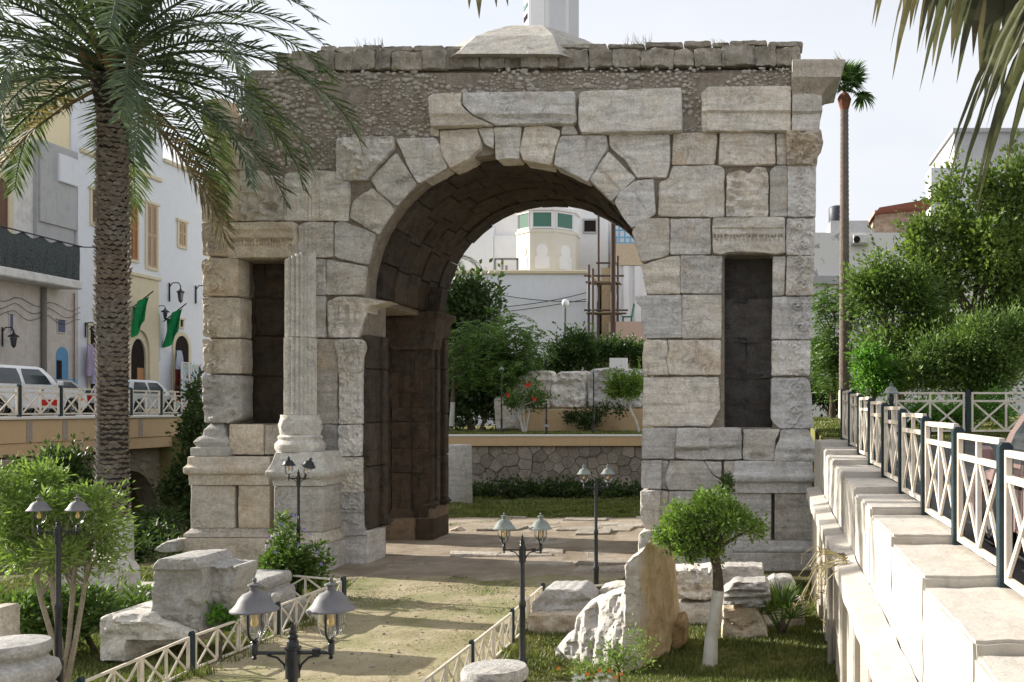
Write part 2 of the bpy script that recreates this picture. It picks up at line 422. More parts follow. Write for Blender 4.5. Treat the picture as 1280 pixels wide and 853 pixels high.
# core masonry behind the facing blocks
ra = AR+.14
core = MB()
y0, y1 = YA+.06, YA+1.1
nL = ((297-CX)*YA/F, (358-CX)*YA/F); nR = ((905-CX)*YA/F, (966-CX)*YA/F)
nzL = (HC+(CY-530)*YA/F, HC+(CY-325)*YA/F); nzR = (HC+(CY-535)*YA/F, HC+(CY-318)*YA/F)
XL, XR = -11.22, 1.12
core.prism([(XL,0),(nL[0],0),(nL[0],8.05),(XL,8.05)], 'y', y0, y1)
core.prism([(nL[0],0),(nL[1],0),(nL[1],nzL[0]),(nL[0],nzL[0])], 'y', y0, y1)
core.prism([(nL[0],nzL[1]),(nL[1],nzL[1]),(nL[1],8.05),(nL[0],8.05)], 'y', y0, y1)
core.prism([(nL[1],0),(AXC-ra,0)]+arc(ra,180,90)+[(AXC,10.15),(-10.5,10.15),(-10.6,8.05),(nL[1],8.05)], 'y', y0, y1)
core.prism([(AXC,10.15)]+arc(ra,90,0)+[(AXC+ra,0),(nR[0],0),(nR[0],10.15)], 'y', y0, y1)
core.prism([(nR[0],0),(nR[1],0),(nR[1],nzR[0]),(nR[0],nzR[0])], 'y', y0, y1)
core.prism([(nR[0],nzR[1]),(nR[1],nzR[1]),(nR[1],10.15),(nR[0],10.15)], 'y', y0, y1)
core.prism([(nR[1],0),(XR,0),(XR,10.1),(nR[1],10.15)], 'y', y0, y1)
core.build('core_masonry', MT['mortar'], arch)
cb = MB(); Yb = 25.66
prof = [(XL,5.45),(AXC-ra,5.45)]+arc(ra,180,0,28)+[(AXC+ra,5.45),(XR,5.45),(XR,10.05),(-10.4,10.05),(-10.5,8.05),(XL,8.05)]
cb.prism(prof, 'y', y1+.004, Yb)
cb.box(XL, AXC-AR-.1, 24.62, Yb-.02, 0, 5.44); cb.box(AXC+AR+.1, XR, 24.62, Yb-.02, 0, 5.44)
cb.build('rear_masonry', MT['mortar'], arch)
# rear arch ring, coarse blocks all round the back, seen as the far rim
for i in range(13):
    a0, a1 = lerp(180, 0, i/13)-.08, lerp(180, 0, (i+1)/13)+.08
    ro = AR+.55; ri = AR-.02+random.uniform(-.03,.03)
    p = [(AXC+r*math.cos(R(a)), ASP+r*math.sin(R(a))) for r, a in ((ri,a0),(ri,(a0+a1)/2),(ri,a1),(ro,a1),(ro,a0))]
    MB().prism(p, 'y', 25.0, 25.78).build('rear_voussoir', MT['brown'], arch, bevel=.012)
# vault blocks: rings of sooty stone with the vault's shade in its colour
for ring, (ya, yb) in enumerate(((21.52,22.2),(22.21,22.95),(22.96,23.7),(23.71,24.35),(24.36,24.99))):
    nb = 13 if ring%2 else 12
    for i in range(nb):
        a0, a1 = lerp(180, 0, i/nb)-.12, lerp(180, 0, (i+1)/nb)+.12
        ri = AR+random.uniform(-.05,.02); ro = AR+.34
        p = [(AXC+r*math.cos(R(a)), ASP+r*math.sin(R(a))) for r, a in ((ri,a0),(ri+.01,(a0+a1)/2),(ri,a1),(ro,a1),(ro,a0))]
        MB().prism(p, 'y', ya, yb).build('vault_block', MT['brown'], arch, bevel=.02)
# ---- arch ring, front voussoirs (irregular intrados, traced)
kv = dict(depth=.62, rough=.022, corner=1.8)
T('A', [(90,145),(410,140),(412,205),(260,380),(95,382)], relief=addr(carve(.05,.10,3), crack(zp('A',[(140,190),(220,240),(180,300),(250,330)]),2.2,-.07), crack(zp('A',[(320,270),(220,330),(170,360)]),3.0,-.08)), rstep=3, **kv)
T('A', [(285,375),(425,230),(535,400),(425,520),(330,455)], relief=lambda x, y: -.05 if (y-140)*4.4875 > 460-.62*((x-400)*4.4875-330) else .0, rstep=3.2, **kv)
T('A', [(428,150),(640,145),(665,180),(712,310),(550,400),(500,320)], **kv)
T('A', [(668,105),(880,90),(905,200),(840,270),(735,320),(700,260),(675,190)], 'marble_warm', relief=lambda x, y: (.07 if (y-140)*4.4875 > 190-.08*((x-400)*4.4875-680) else -.03), rstep=3, **kv)
T('A', [(887,92),(972,90),(968,205),(925,180)], **kv)
T('z2', [(437,592),(560,588),(548,735),(445,738)], rough=.03, depth=.6)
T('B', [(45,440),(70,310),(190,300),(270,330),(250,400),(215,525),(60,495)], relief=crack(zp('B',[(60,430),(250,435)]),1.4,.04), rstep=3.2, **kv)
T('B', [(275,360),(530,355),(535,430),(420,610),(237,520),(247,440)], **kv)
T('B', [(285,302),(340,297),(368,350),(277,350)], depth=.5)
T('B', [(432,600),(540,447),(690,595),(555,720)], relief=lambda x, y: -.045 if ((y-90)*4.4875-540) > .95*((x-640)*4.4875-490) else 0, rstep=3.2, **kv)
T('p', [(768.5,254),(774,241.5),(794,226.5),(817,224),(819,267),(806,275),(790,285),(779,271)], 'marble', relief=crack([(792,240),(808,266)],1.6,.04), rstep=3.2, **kv)
T('z6', [(38,148),(62,112),(112,88),(210,86),(211,248),(188,264),(82,288),(60,230)], **kv)
T('z6', [(85,302),(190,269),(258,261),(259,435),(107,437),(92,370)], relief=crack(zp('z6',[(110,400),(190,375),(250,400)]),4,.06), rstep=3.4, **kv)
T('A', [(165,590),(185,500),(290,430),(330,460),(412,545),(320,685)], relief=lambda x, y: -.05 if ((x-400)*4.4875-205) > .62*(620-(y-140)*4.4875) else 0, rstep=3.2, **kv)
T('z4', [(735,112),(765,99),(918,156),(884,300),(736,265)], **kv)
T('z4', [(697,277),(880,310),(868,438),(696,438)], **kv)
T('z4', [(706,472),(760,450),(890,457),(985,471),(885,492),(862,570),(850,638),(709,640)], relief=addr(carve(.06,.08,5), lambda x, y: -.004*max(0, x-447)), rstep=4, **kv)
# spandrel and wall blocks, right
T('B', [(548,350),(882,346),(886,480),(868,592),(700,590),(640,500),(550,420)], relief=crack(zp('B',[(560,400),(620,470),(680,500),(700,560)]),1.3,.05), rstep=3.4)
T('z3', [(228,470),(428,466),(431,500),(417,612),(223,617)], 'marble_warm')
T('z3', [(445,471),(699,469),(701,614),(441,617)], relief=carve(.035,.14,2), rstep=3)
T('p', [(824,229),(836,223),(841,208),(898,207),(905,211),(905,271),(823,270)], relief=addr(flutes(856,898,9,.02), crack([(826,240),(850,228)],2,.03)), rstep=2.2)
T('p', [(909,219),(925,214),(937,218),(945,209.5),(957,211.5),(960,221),(959.5,271),(908,271)], 'marble', relief=carve(.09,.075,8), rstep=3, rough=.03)
T('p', [(963,213),(969,207.5),(984,207),(984,271),(963,271)], 'marble')
T('p', [(985,207),(1020,206.5),(1019,271),(985,271)], 'marble', Y=20.93, relief=scroll(1003,207,22,7,.045), rstep=1.8)
T('z6', [(216,89),(400,86),(402,249),(216,251)], relief=flutes(840,886,9,.03), rstep=1.7)
T('z6', [(413,95),(426,86),(744,86),(747,244),(700,249),(660,240),(480,240),(452,254),(413,244)], 'marble', Y=20.86, depth=.6,
  relief=addr(profile([(273,.10),(285,.10),(287,.05),(294,.04),(297,.0),(303,.0),(312,-.02),(320,-.03)]), dentil(893,980,22,294.5,297.5,.05), dentil(895,978,15,298.5,304,.03)), rstep=1.6)
T('z6', [(756,87),(885,86),(884,254),(752,254)], Y=20.93, relief=scroll(1002,272,23,7.5,.05), rstep=1.8)
T('z6', [(263,259),(454,259),(450,434),(263,434)], relief=flutes(853,898,9,.03), rstep=1.7)
T('z6', [(692,263),(748,262),(741,441),(690,444)], 'marble')
T('z6', [(757,263),(880,259),(875,441),(751,441)], Y=20.93, relief=scroll(1000,318,25,8,.05), rstep=1.8)
T('z6', [(50,446),(265,441),(268,639),(96,639),(81,560),(83,500),(56,475)], 'marble_h', depth=.75)
T('z6', [(270,441),(451,441),(449,641),(270,641)], 'marble_h', relief=flutes(858,892,7,.012), rstep=2)
T('z6', [(690,451),(869,449),(867,647),(686,644)], 'marble_h', relief=scroll(999,371,26,9,.055), rstep=1.8)
T('z6', [(96,651),(198,651),(205,700),(190,735),(208,811),(91,811),(86,730)], 'marble', relief=carve(.04,.06,1), rstep=4)
T('z6', [(202,651),(449,651),(447,811),(212,811),(195,735),(210,700)], 'marble_warm', relief=crack(zp('z6',[(330,660),(335,730),(300,780)]),1.5,.06), rstep=3.4)
T('z6', [(686,653),(864,653),(861,814),(686,813)], relief=scroll(998,426,24,7,.04), rstep=1.8)
T('z7', [(91,7),(438,7),(444,150),(402,233),(87,234)], 'marble_h', relief=flutes(852,888,7,.012), rstep=2)
T('z7', [(683,11),(843,10),(861,30),(879,240),(722,244),(684,202)], 'marble_h', relief=scroll(996,500,26,9,.045), rstep=1.8)
T('z7', [(86,243),(250,242),(235,330),(235,384),(83,384)], 'marble_h', depth=.6)
T('z7', [(253,243),(543,242),(545,387),(325,388),(240,384),(240,330)], 'marble_h', Y=20.92, relief=addr(profile([(555,.08),(557,.1),(561,.02),(575,.0)]), lambda x, y: (.09 if x < 888 and y < 562 else 0)), rstep=2.6)
T('z7', [(554,250),(726,249),(700,300),(696,394),(553,388)], 'marble_h', Y=20.92, relief=crack(zp('z7',[(600,375),(625,372),(650,380)]),4,.12), rstep=3)
T('z7', [(730,251),(855,251),(898,345),(904,399),(697,397),(704,335),(722,300)], 'marble_h', Y=20.80, depth=.8, relief=profile([(537,-.05),(548,-.04),(552,.0),(558,.03),(562,.06),(566,.03),(572,.09),(577,.09)]), rstep=2)
T('z7', [(81,396),(173,394),(173,524),(81,521)], 'marble_h', Y=20.86, depth=.7)
T('z7', [(178,396),(208,396),(190,480),(204,526),(178,524)], 'marble', Y=20.98)
T('z7', [(212,396),(368,396),(408,462),(449,487),(449,531),(207,528),(192,480)], 'marble_h', Y=20.88, rough=.03)
T('z7', [(373,396),(449,401),(449,477),(410,452)], 'marble_h', Y=20.93)
T('z7', [(79,532),(169,532),(169,700),(102,728),(76,640)], 'marble', Y=20.82, depth=.8, relief=carve(.03,.2,4), rstep=3)
T('z7', [(173,536),(203,536),(203,752),(173,740)], 'marble', Y=20.95)
T('z7', [(207,536),(400,538),(400,752),(207,752)], 'marble_h', Y=20.9)
T('z7', [(403,538),(528,540),(528,752),(403,752)], 'marble_h', Y=20.9)
# broken inner plinth of the right pier
T('p', [(799,668),(806,664),(828,664),(828,716),(797,716)], 'marble_h', Y=20.6, depth=1.1)
T('p', [(829,672),(918,672),(918,716),(829,716)], 'marble_h', Y=20.75, depth=.9)
# architrave
kk = dict(depth=.75, rough=.02)
T('z2', [(135,456),(150,441),(288,436),(284,490),(330,537),(428,578),(140,585)], 'marble_warm', Y=20.82, relief=profile([(115,.06),(125,.07),(144,.06),(147,-.01),(158,-.02)]), rstep=2.6, **kk)
T('z2', [(297,434),(808,429),(815,558),(800,570),(440,575),(335,528),(294,487)], 'marble', Y=20.82, relief=profile([(115,.06),(125,.08),(144,.06),(147,-.01),(158,-.02)]), rstep=2.6, **kk)
T('z2', [(140,590),(172,588),(178,630),(142,628)], 'marble_warm', Y=20.98)
T('p', [(724.5,118),(730,114.5),(851,110),(852,164),(727,166),(723,155)], 'marble', Y=20.82, relief=addr(carve(.02,.05,6), crack([(760,150),(790,135),(800,118)],3,.03)), rstep=4, **kk)
T('z3', [(373,272),(385,259),(774,254),(771,459),(359,459),(361,282)], 'marble', Y=20.84, relief=addr(profile([(108,.05),(140,.07),(142,.0),(165,.0)]), lambda x, y: (-.07 if x < 883 else 0)), rstep=2.8, **kk)
T('z3', [(783,262),(904,260),(914,300),(917,371),(908,380),(905,459),(780,459)], 'marble', Y=20.8, relief=profile([(109,.05),(140,.07),(142,.0),(165,.0)]), rstep=2.8, **kk)
T('z3', [(709,470),(752,470),(752,612),(709,612)], 'marble', Y=20.97)
T('z3', [(755,465),(910,462),(921,520),(896,560),(895,612),(757,612)], 'marble_warm', Y=20.86, relief=addr(carve(.07,.13,12), profile([(164,.08),(178,.06),(190,.0),(206,-.02)])), rstep=2, depth=.6)
# projecting cornice fragment at the right corner: profile swept along the front, then returning along the side
cz = lambda py: HC+(CY-py)*20.7/F
prf = [(0.0, cz(110)), (.0, cz(122)), (.12, cz(118)), (.3, cz(106)), (.52, cz(100)), (.55, cz(88)), (.62, cz(82)), (.6, cz(79))]
m = MB(); x0 = (990-CX)*20.75/F; xs_ = (1022-CX)*20.75/F
rows = []
for d, z in prf: rows.append([(x0, 20.8-d*.55, z), (xs_-.05+d*.95, 20.8-d*.55, z), (xs_-.05+d*.95, 22.0+.3*math.sin(9*z), z)])
V = [p for r in rows for p in r]; n = len(prf)
fs = [(i*3+j, i*3+j+1, (i+1)*3+j+1, (i+1)*3+j) for i in range(n-1) for j in range(2)]
b = len(V); V += [(x0, 22.0, prf[0][1]), (x0, 22.0, prf[-1][1])]
fs += [(0,1,2,b), ((n-1)*3, b+1, (n-1)*3+2, (n-1)*3+1), tuple([i*3 for i in range(n)])+(b+1, b), tuple([i*3+2 for i in range(n)])[::-1]+(b, b+1)]
m.add(V, fs); m.build('cornice_block', MT['marble_warm'], arch, sharp=40)
# spandrel and wall blocks, left
T('C', [(60,215),(190,202),(245,330),(250,430),(100,440),(62,400)], 'marble_warm', Y=20.9, rough=.03)
T('C', [(97,447),(232,450),(350,505),(322,628),(152,624),(62,565),(70,470)], 'marble_warm', Y=20.88, relief=carve(.06,.1,20), rstep=3)
T('p', [(252,214),(283,212.6),(283,276),(252,277)], 'marble_warm', Y=20.93, relief=scroll(267,214,22,7,.045), rstep=1.9)
T('p', [(285,212.6),(301,214),(300,276),(285,276)], 'marble_warm')
T('p', [(302,215),(328,215),(330,220),(353,221),(353.5,276),(301.5,276)], 'marble_warm', relief=carve(.1,.075,15), rstep=3, rough=.03)
T('p', [(355,223),(358,217),(393,213),(420,215),(421,226),(435.5,227),(435,275.5),(355,275.5)], 'marble', relief=addr(flutes(372,400,6,.028), crack([(408,232),(430,229)],2,.04)), rstep=2)
T('A', [(170,395),(245,392),(250,435),(180,490),(160,560)], 'brown', Y=21.1, depth=.3)
T('z4', [(116,107),(228,107),(233,262),(119,254)], 'marble_warm', Y=20.93, relief=scroll(264,278,21,7,.05), rstep=1.9)
T('z4', [(229,142),(241,111),(549,106),(551,264),(241,267),(231,200)], 'marble_warm', Y=20.86, depth=.6,
  relief=addr(profile([(278,.10),(288,.10),(290,.05),(297,.04),(299,.0),(306,.0),(312,-.02),(322,-.03)]), dentil(284,366,23,298.5,302,.05), dentil(284,366,23,304,307,.03)), rstep=1.6)
T('z4', [(566,121),(600,103),(724,106),(727,264),(567,264)], 'marble', relief=flutes(376,412,7,.014), rstep=1.8)
T('z4', [(116,281),(150,269),(288,273),(288,444),(126,444)], 'marble_warm', Y=20.93, relief=scroll(265,324,24,8,.055,15), rstep=1.9)
T('z4', [(121,452),(298,456),(298,637),(126,634)], 'marble_warm', Y=20.93, relief=addr(scroll(265,372,25,8,.055,15), lambda x, y: -.006*max(0, x-296)), rstep=1.9)
T('z4', [(119,647),(302,647),(302,804),(131,804)], 'marble_warm', Y=20.93, relief=addr(scroll(265,425,22,8,.05,15), lambda x, y: -.006*max(0, x-300)), rstep=1.9)
T('p', [(255,469.5),(302,470),(302,522),(288,529),(258,528),(254,497)], 'marble_white', Y=20.93, relief=addr(carve(.08,.09,31), lambda x, y: -.008*max(0, x-296)), rstep=3, rough=.03)
for (ya, yb) in ((275,440),(446,638)):
    T('z4', [(640,ya+2),(690,ya+2),(690,yb),(640,yb)], 'marble')
T('z4', [(640,647),(748,647),(752,803),(640,806)], 'marble_warm', Y=20.95)
T('z4', [(742,648),(863,648),(879,682),(864,730),(862,803),(757,803),(750,700)], 'marble', Y=20.84, depth=.7, relief=addr(carve(.04,.22,7), profile([(425,.05),(440,.03),(448,-.02),(452,.02),(468,.0)])), rstep=2)
T('z5', [(640,-95),(748,-97),(750,220),(640,222)], 'marble_h', Y=20.95)
T('z5', [(757,-33),(862,-35),(862,222),(757,222)], 'marble', Y=20.84, depth=.7, relief=carve(.035,.2,9), rstep=2.4)
T('z5', [(655,228),(750,228),(750,371),(650,369)], 'marble_h', Y=20.95)
T('z5', [(755,230),(860,228),(857,371),(755,373)], 'marble', Y=20.84, depth=.7, relief=carve(.05,.16,13), rstep=2.4)
T('z5', [(690,378),(750,376),(750,740),(690,745)], 'marble_h', Y=20.93)
T('z5', [(754,379),(860,378),(862,540),(754,540)], 'marble', Y=20.84, depth=.7, relief=carve(.035,.2,17), rstep=2.4)
T('z5', [(754,543),(862,543),(864,706),(890,738),(742,742),(754,706)], 'marble_h', Y=20.82, depth=.75, relief=addr(lambda x, y: (carve(.04,.2,19)(x, y) if y < 655 else 0), profile([(655,0),(660,.02),(668,.1)])), rstep=2.4)
# inner cheek of the left front pier and its moulded strip
for (za, zb) in ((.78,2.05),(2.06,2.95),(2.96,4.05),(4.06,4.75)):
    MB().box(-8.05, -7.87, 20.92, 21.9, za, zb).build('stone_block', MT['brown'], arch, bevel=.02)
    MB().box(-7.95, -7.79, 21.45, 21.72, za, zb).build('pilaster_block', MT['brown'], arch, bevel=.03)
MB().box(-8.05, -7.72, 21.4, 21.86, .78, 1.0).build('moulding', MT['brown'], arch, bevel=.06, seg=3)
MB().box((418-CX)*20.8/F, -7.86, 20.78, 21.74, -.1, .76).build('plinth_block', MT['marble_h'], arch, bevel=.03)
# pedestals with mouldings
def ped(x0, x1, y0, y1, prof, name, mat):
    m = MB(); V = []
    for off, z in prof: V += [(x0-off, y0-off, z), (x1+off, y0-off, z), (x1+off, y1, z), (x0-off, y1, z)]
    n = len(prof); f = [(i*4+j, i*4+(j+1)%4, (i+1)*4+(j+1)%4, (i+1)*4+j) for i in range(n-1) for j in range(4)]+[(0,1,2,3), tuple(range(n*4-4, n*4))]
    m.add(V, f)
    me = m.mesh(name)
    bm = bmesh.new(); bm.from_mesh(me)
    bmesh.ops.bevel(bm, geom=[e for e in bm.edges if e.calc_face_angle(0) > R(30)], offset=.012, segments=1, affect='EDGES', clamp_overlap=True)
    bmesh.ops.subdivide_edges(bm, edges=[e for e in bm.edges if e.calc_length() > .35], cuts=4, use_grid_fill=True)
    for v in bm.verts:
        d = mnoise.noise(v.co*3.1)*.012+mnoise.noise(v.co*9)*.006; v.co.y += d; v.co.x += d*.6
    bm.to_mesh(me); bm.free()
    return obj(name, me, MT[mat], arch, 38)
def zy(py, Y): return HC+(CY-py)*Y/F
Yp = 20.7
def PXc(px, Y): return (px-CX)*Y/F
def corner_ped(xa, xb, mat, ys, mid):
    a, b_, c, d, e, f_ = [zy(v, Yp) for v in ys]     # plinth top, base top, die top, band top, bead top, slab top
    ped(xa, mid, Yp, 21.6, [(.06,-.1),(.06,a-.01)], 'plinth_block', mat); ped(mid+.01, xb, Yp, 21.6, [(.06,-.1),(.06,a-.01)], 'plinth_block', mat)
    ped(xa, xb, Yp, 21.6, [(.05,a),(.05,a+.05),(.02,a+.1),(-.02,a+.14),(-.04,b_-.005)], 'moulding', mat)
    ped(xa, mid, Yp+.04, 21.6, [(-.03,b_),(-.03,c-.006)], 'stone_block', mat); ped(mid+.01, xb, Yp+.04, 21.6, [(-.03,b_),(-.03,c-.006)], 'stone_block', mat)
    ped(xa, xb, Yp, 21.6, [(-.02,c),(-.02,d),(.05,d+.03),(.06,e-.03),(.03,e),(.0,e+.04),(-.01,f_)], 'cornice_block', mat)
corner_ped(PXc(234,Yp), PXc(337,Yp), 'marble_warm', (672,661,607,594,583,571), PXc(293,Yp))
corner_ped(PXc(918,Yp), PXc(1017,Yp), 'marble_h', (690,676,617,604,593,577), PXc(966,Yp))
MB().box(PXc(905,20.9), PXc(1018,20.9), 20.92, 21.5, zy(612,20.9), zy(577,20.9)).build('stone_block', MT['marble_h'], arch, bevel=.02)
x0 = PXc(236,Yp)
ped(x0+.02, PXc(286,Yp), Yp+.03, 21.6, [(.0,zy(570.5,Yp)),(.0,zy(560,Yp)),(-.08,zy(559,Yp)),(-.03,zy(553,Yp)),(-.1,zy(547,Yp)),(-.16,zy(545,Yp)),(-.17,zy(538,Yp)),(-.24,zy(532,Yp)),(-.28,zy(529,Yp))], 'base_block', 'marble_white')
T('z5', [(247,227),(404,227),(404,364),(247,364)], 'marble_warm', Y=20.85, depth=.6)
T('z5', [(414,232),(500,227),(500,364),(412,364)], 'marble_warm', Y=20.85, depth=.6)
# column pedestal, base and broken fluted shaft
Yc = 20.4; k = F/19.95
cx = PXc(375.5, Yc)
pa, pb = PXc(340,19.95), PXc(405,19.95)
z_ = lambda py: HC+(CY-py)*19.95/F
ped(pa, pb, 19.95, 21.1, [(.09,-.1),(.09,z_(680))], 'plinth_block', 'marble_h')
ped(pa, pb, 19.95, 21.1, [(.08,z_(679.5)),(.06,z_(675)),(.0,z_(669)),(-.01,z_(666))], 'moulding', 'marble_warm')
ped(pa, pb, 19.98, 21.1, [(-.015,z_(665.5)),(-.015,z_(608.5))], 'stone_block', 'marble_h')
ped(pa, pb, 19.95, 21.1, [(-.01,z_(608)),(.0,z_(600)),(.08,z_(596)),(.10,z_(590)),(.06,z_(587)),(.0,z_(578)),(-.02,z_(572)),(-.05,z_(565.5))], 'cornice_block', 'marble_column')
colp = MB().lathe([(.44,z_(565.3)),(.47,z_(561)),(.47,z_(556)),(.43,z_(553)),(.40,z_(551)),(.42,z_(547)),(.39,z_(545)),(.37,z_(544))], (cx,Yc,0), 40).build('column', MT['marble_column'], arch, sharp=35)
tag(colp, 'broken fluted white marble column on its moulded base')
def fluted(r, za, zb, nf, amp, slope=0, seg=10, mat='marble_column', leafy=False):
    k = nf*4; V = []
    for i in range(seg+1):
        t = i/seg
        for j in range(k):
            a = 2*math.pi*j/k; fl = abs(math.sin(a*nf/2))
            rr = r-(amp*(1-fl**1.5) if not leafy else amp*(.5+.5*math.sin(a*8))*math.sin(math.pi*min(1, t*1.2))+.02*mnoise.noise(Vector((a*5, t*5, 3))))
            x = rr*math.cos(a); y = rr*math.sin(a)
            rr2 = 1+.02*mnoise.noise(Vector((x*4, y*4, za+t*3)))
            V.append((cx+x*rr2, Yc+y*rr2, lerp(za, zb+slope*x+(.02*mnoise.noise(Vector((x*9, y*9, 1)))), t)))
    fs = [(i*k+j, i*k+(j+1)%k, (i+1)*k+(j+1)%k, (i+1)*k+j) for i in range(seg) for j in range(k)]+[tuple(range(k))[::-1], tuple(range(seg*k, seg*k+k))]
    return MB().add(V, fs).build('column_drum', MT[mat], colp, sharp=60)
zc = lambda py: HC+(CY-py)*Yc/F
fluted(.365, z_(543.8), zc(519), 16, -.05, seg=12, leafy=True)
fluted(.305, zc(518.6), zc(423), 20, .05)
fluted(.288, zc(422), zc(321), 20, .05, slope=.42)
# niches: stained stones at the back, darkened for the recess shade, reveals
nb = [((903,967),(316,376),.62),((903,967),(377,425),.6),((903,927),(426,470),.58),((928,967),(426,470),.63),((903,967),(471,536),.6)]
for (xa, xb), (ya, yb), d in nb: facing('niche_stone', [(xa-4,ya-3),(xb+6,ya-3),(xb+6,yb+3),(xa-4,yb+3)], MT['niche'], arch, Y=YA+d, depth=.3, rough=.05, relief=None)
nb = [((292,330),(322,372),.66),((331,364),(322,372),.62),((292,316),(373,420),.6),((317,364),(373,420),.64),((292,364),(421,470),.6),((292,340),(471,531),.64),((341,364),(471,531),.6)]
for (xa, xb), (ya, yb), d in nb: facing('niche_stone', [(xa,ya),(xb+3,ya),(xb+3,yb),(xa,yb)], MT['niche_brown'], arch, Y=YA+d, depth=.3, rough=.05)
# rear left pier seen inside the passage: sooty, shade-darkened courses, pilaster, plinth
YR = 24.5
kr = dict(Y=YR, depth=.5, rough=.035)
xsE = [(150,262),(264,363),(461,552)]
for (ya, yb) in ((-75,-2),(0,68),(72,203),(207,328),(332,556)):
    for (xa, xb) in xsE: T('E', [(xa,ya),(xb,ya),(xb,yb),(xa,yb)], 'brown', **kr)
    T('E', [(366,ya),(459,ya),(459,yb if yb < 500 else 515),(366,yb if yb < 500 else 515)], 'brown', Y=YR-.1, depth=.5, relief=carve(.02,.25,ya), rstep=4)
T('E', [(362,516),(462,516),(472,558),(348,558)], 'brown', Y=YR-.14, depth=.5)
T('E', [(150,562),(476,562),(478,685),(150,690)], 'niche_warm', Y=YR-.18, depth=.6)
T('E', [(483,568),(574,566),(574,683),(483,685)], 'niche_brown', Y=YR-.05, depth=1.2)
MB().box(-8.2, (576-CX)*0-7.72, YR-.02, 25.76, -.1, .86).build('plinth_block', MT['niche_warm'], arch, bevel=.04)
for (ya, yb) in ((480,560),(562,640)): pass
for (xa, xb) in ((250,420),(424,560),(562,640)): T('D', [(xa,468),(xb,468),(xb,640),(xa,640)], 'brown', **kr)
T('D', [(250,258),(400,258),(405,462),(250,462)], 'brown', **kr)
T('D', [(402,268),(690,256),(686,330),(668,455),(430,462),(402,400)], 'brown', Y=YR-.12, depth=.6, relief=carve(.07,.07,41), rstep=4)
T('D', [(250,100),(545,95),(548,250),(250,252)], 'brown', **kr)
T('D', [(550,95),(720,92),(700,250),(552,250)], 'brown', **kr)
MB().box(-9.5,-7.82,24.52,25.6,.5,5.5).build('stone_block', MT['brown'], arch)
# inner cheek of the rear pier: two pilaster strips, moulded base, impost
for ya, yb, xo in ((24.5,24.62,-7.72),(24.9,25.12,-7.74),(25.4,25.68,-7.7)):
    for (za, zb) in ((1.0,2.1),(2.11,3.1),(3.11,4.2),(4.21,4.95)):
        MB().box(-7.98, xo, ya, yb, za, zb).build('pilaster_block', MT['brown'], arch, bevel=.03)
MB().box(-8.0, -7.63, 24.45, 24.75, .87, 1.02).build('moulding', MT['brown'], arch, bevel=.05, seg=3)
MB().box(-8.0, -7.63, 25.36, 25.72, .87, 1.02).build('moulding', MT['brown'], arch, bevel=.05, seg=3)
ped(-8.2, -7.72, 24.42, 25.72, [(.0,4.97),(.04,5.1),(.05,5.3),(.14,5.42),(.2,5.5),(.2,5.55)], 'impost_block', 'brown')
# ---- rubble top: mortar face, small stones, coping blocks
RUB = [(345,90),(300,98),(298,118),(300,128),(292,140),(296,172),(312,212),(400,212),(418,205),(419,172),(540,172),(540,118),(720,116),(850,110),(853,165),(877,165),(877,112),(988,110),(988,84)]
Pp = []
cand = RNG.uniform((295,84),(990,214),(5200,2)); cand = cand[inside(cand, RUB)]
keep = []
cell = {}
for a in cand:
    kx, ky = int(a[0]//4), int(a[1]//4); ok = True
    nq = mnoise.noise(Vector((a[0]*.03, a[1]*.05, 4))); big = 6.6 if nq > .15 else (4.8 if nq > -.15 else 3.2)
    for i in (-1,0,1):
        for j in (-1,0,1):
            for q in cell.get((kx+i, ky+j), ()):
                if (q[0]-a[0])**2+(q[1]-a[1])**2 < (big*.80)**2: ok = False
    if ok: cell.setdefault((kx, ky), []).append(a); keep.append((a[0], a[1], big))
ico = bmesh.new(); bmesh.ops.create_icosphere(ico, subdivisions=1, radius=1); iv = np.array([v.co[:] for v in ico.verts]); ic = np.array([[v.index for v in f.verts] for f in ico.faces]); ico.free()
VV = []; FF = []; b = 0
for (x, y, s) in keep:
    if mnoise.noise(Vector((x*.013+3, y*.03, 1))) > .28: continue
    w = W(x, y, YA+.055); r = s/61*RNG.uniform(.46,.68)
    q = iv*(1+RNG.uniform(-.34,.34,(len(iv),1)))*np.array([r*RNG.uniform(.9,1.5), r*.5, r*RNG.uniform(.65,1.05)])
    VV.append(q+np.array([w.x, w.y, w.z])); FF.append(ic+b); b += len(iv)
o = obj('rubble_stones', fast_mesh('rubble_stones', np.vstack(VV), np.vstack(FF)), MT['rubble'], arch); tag(o, kind='stuff')
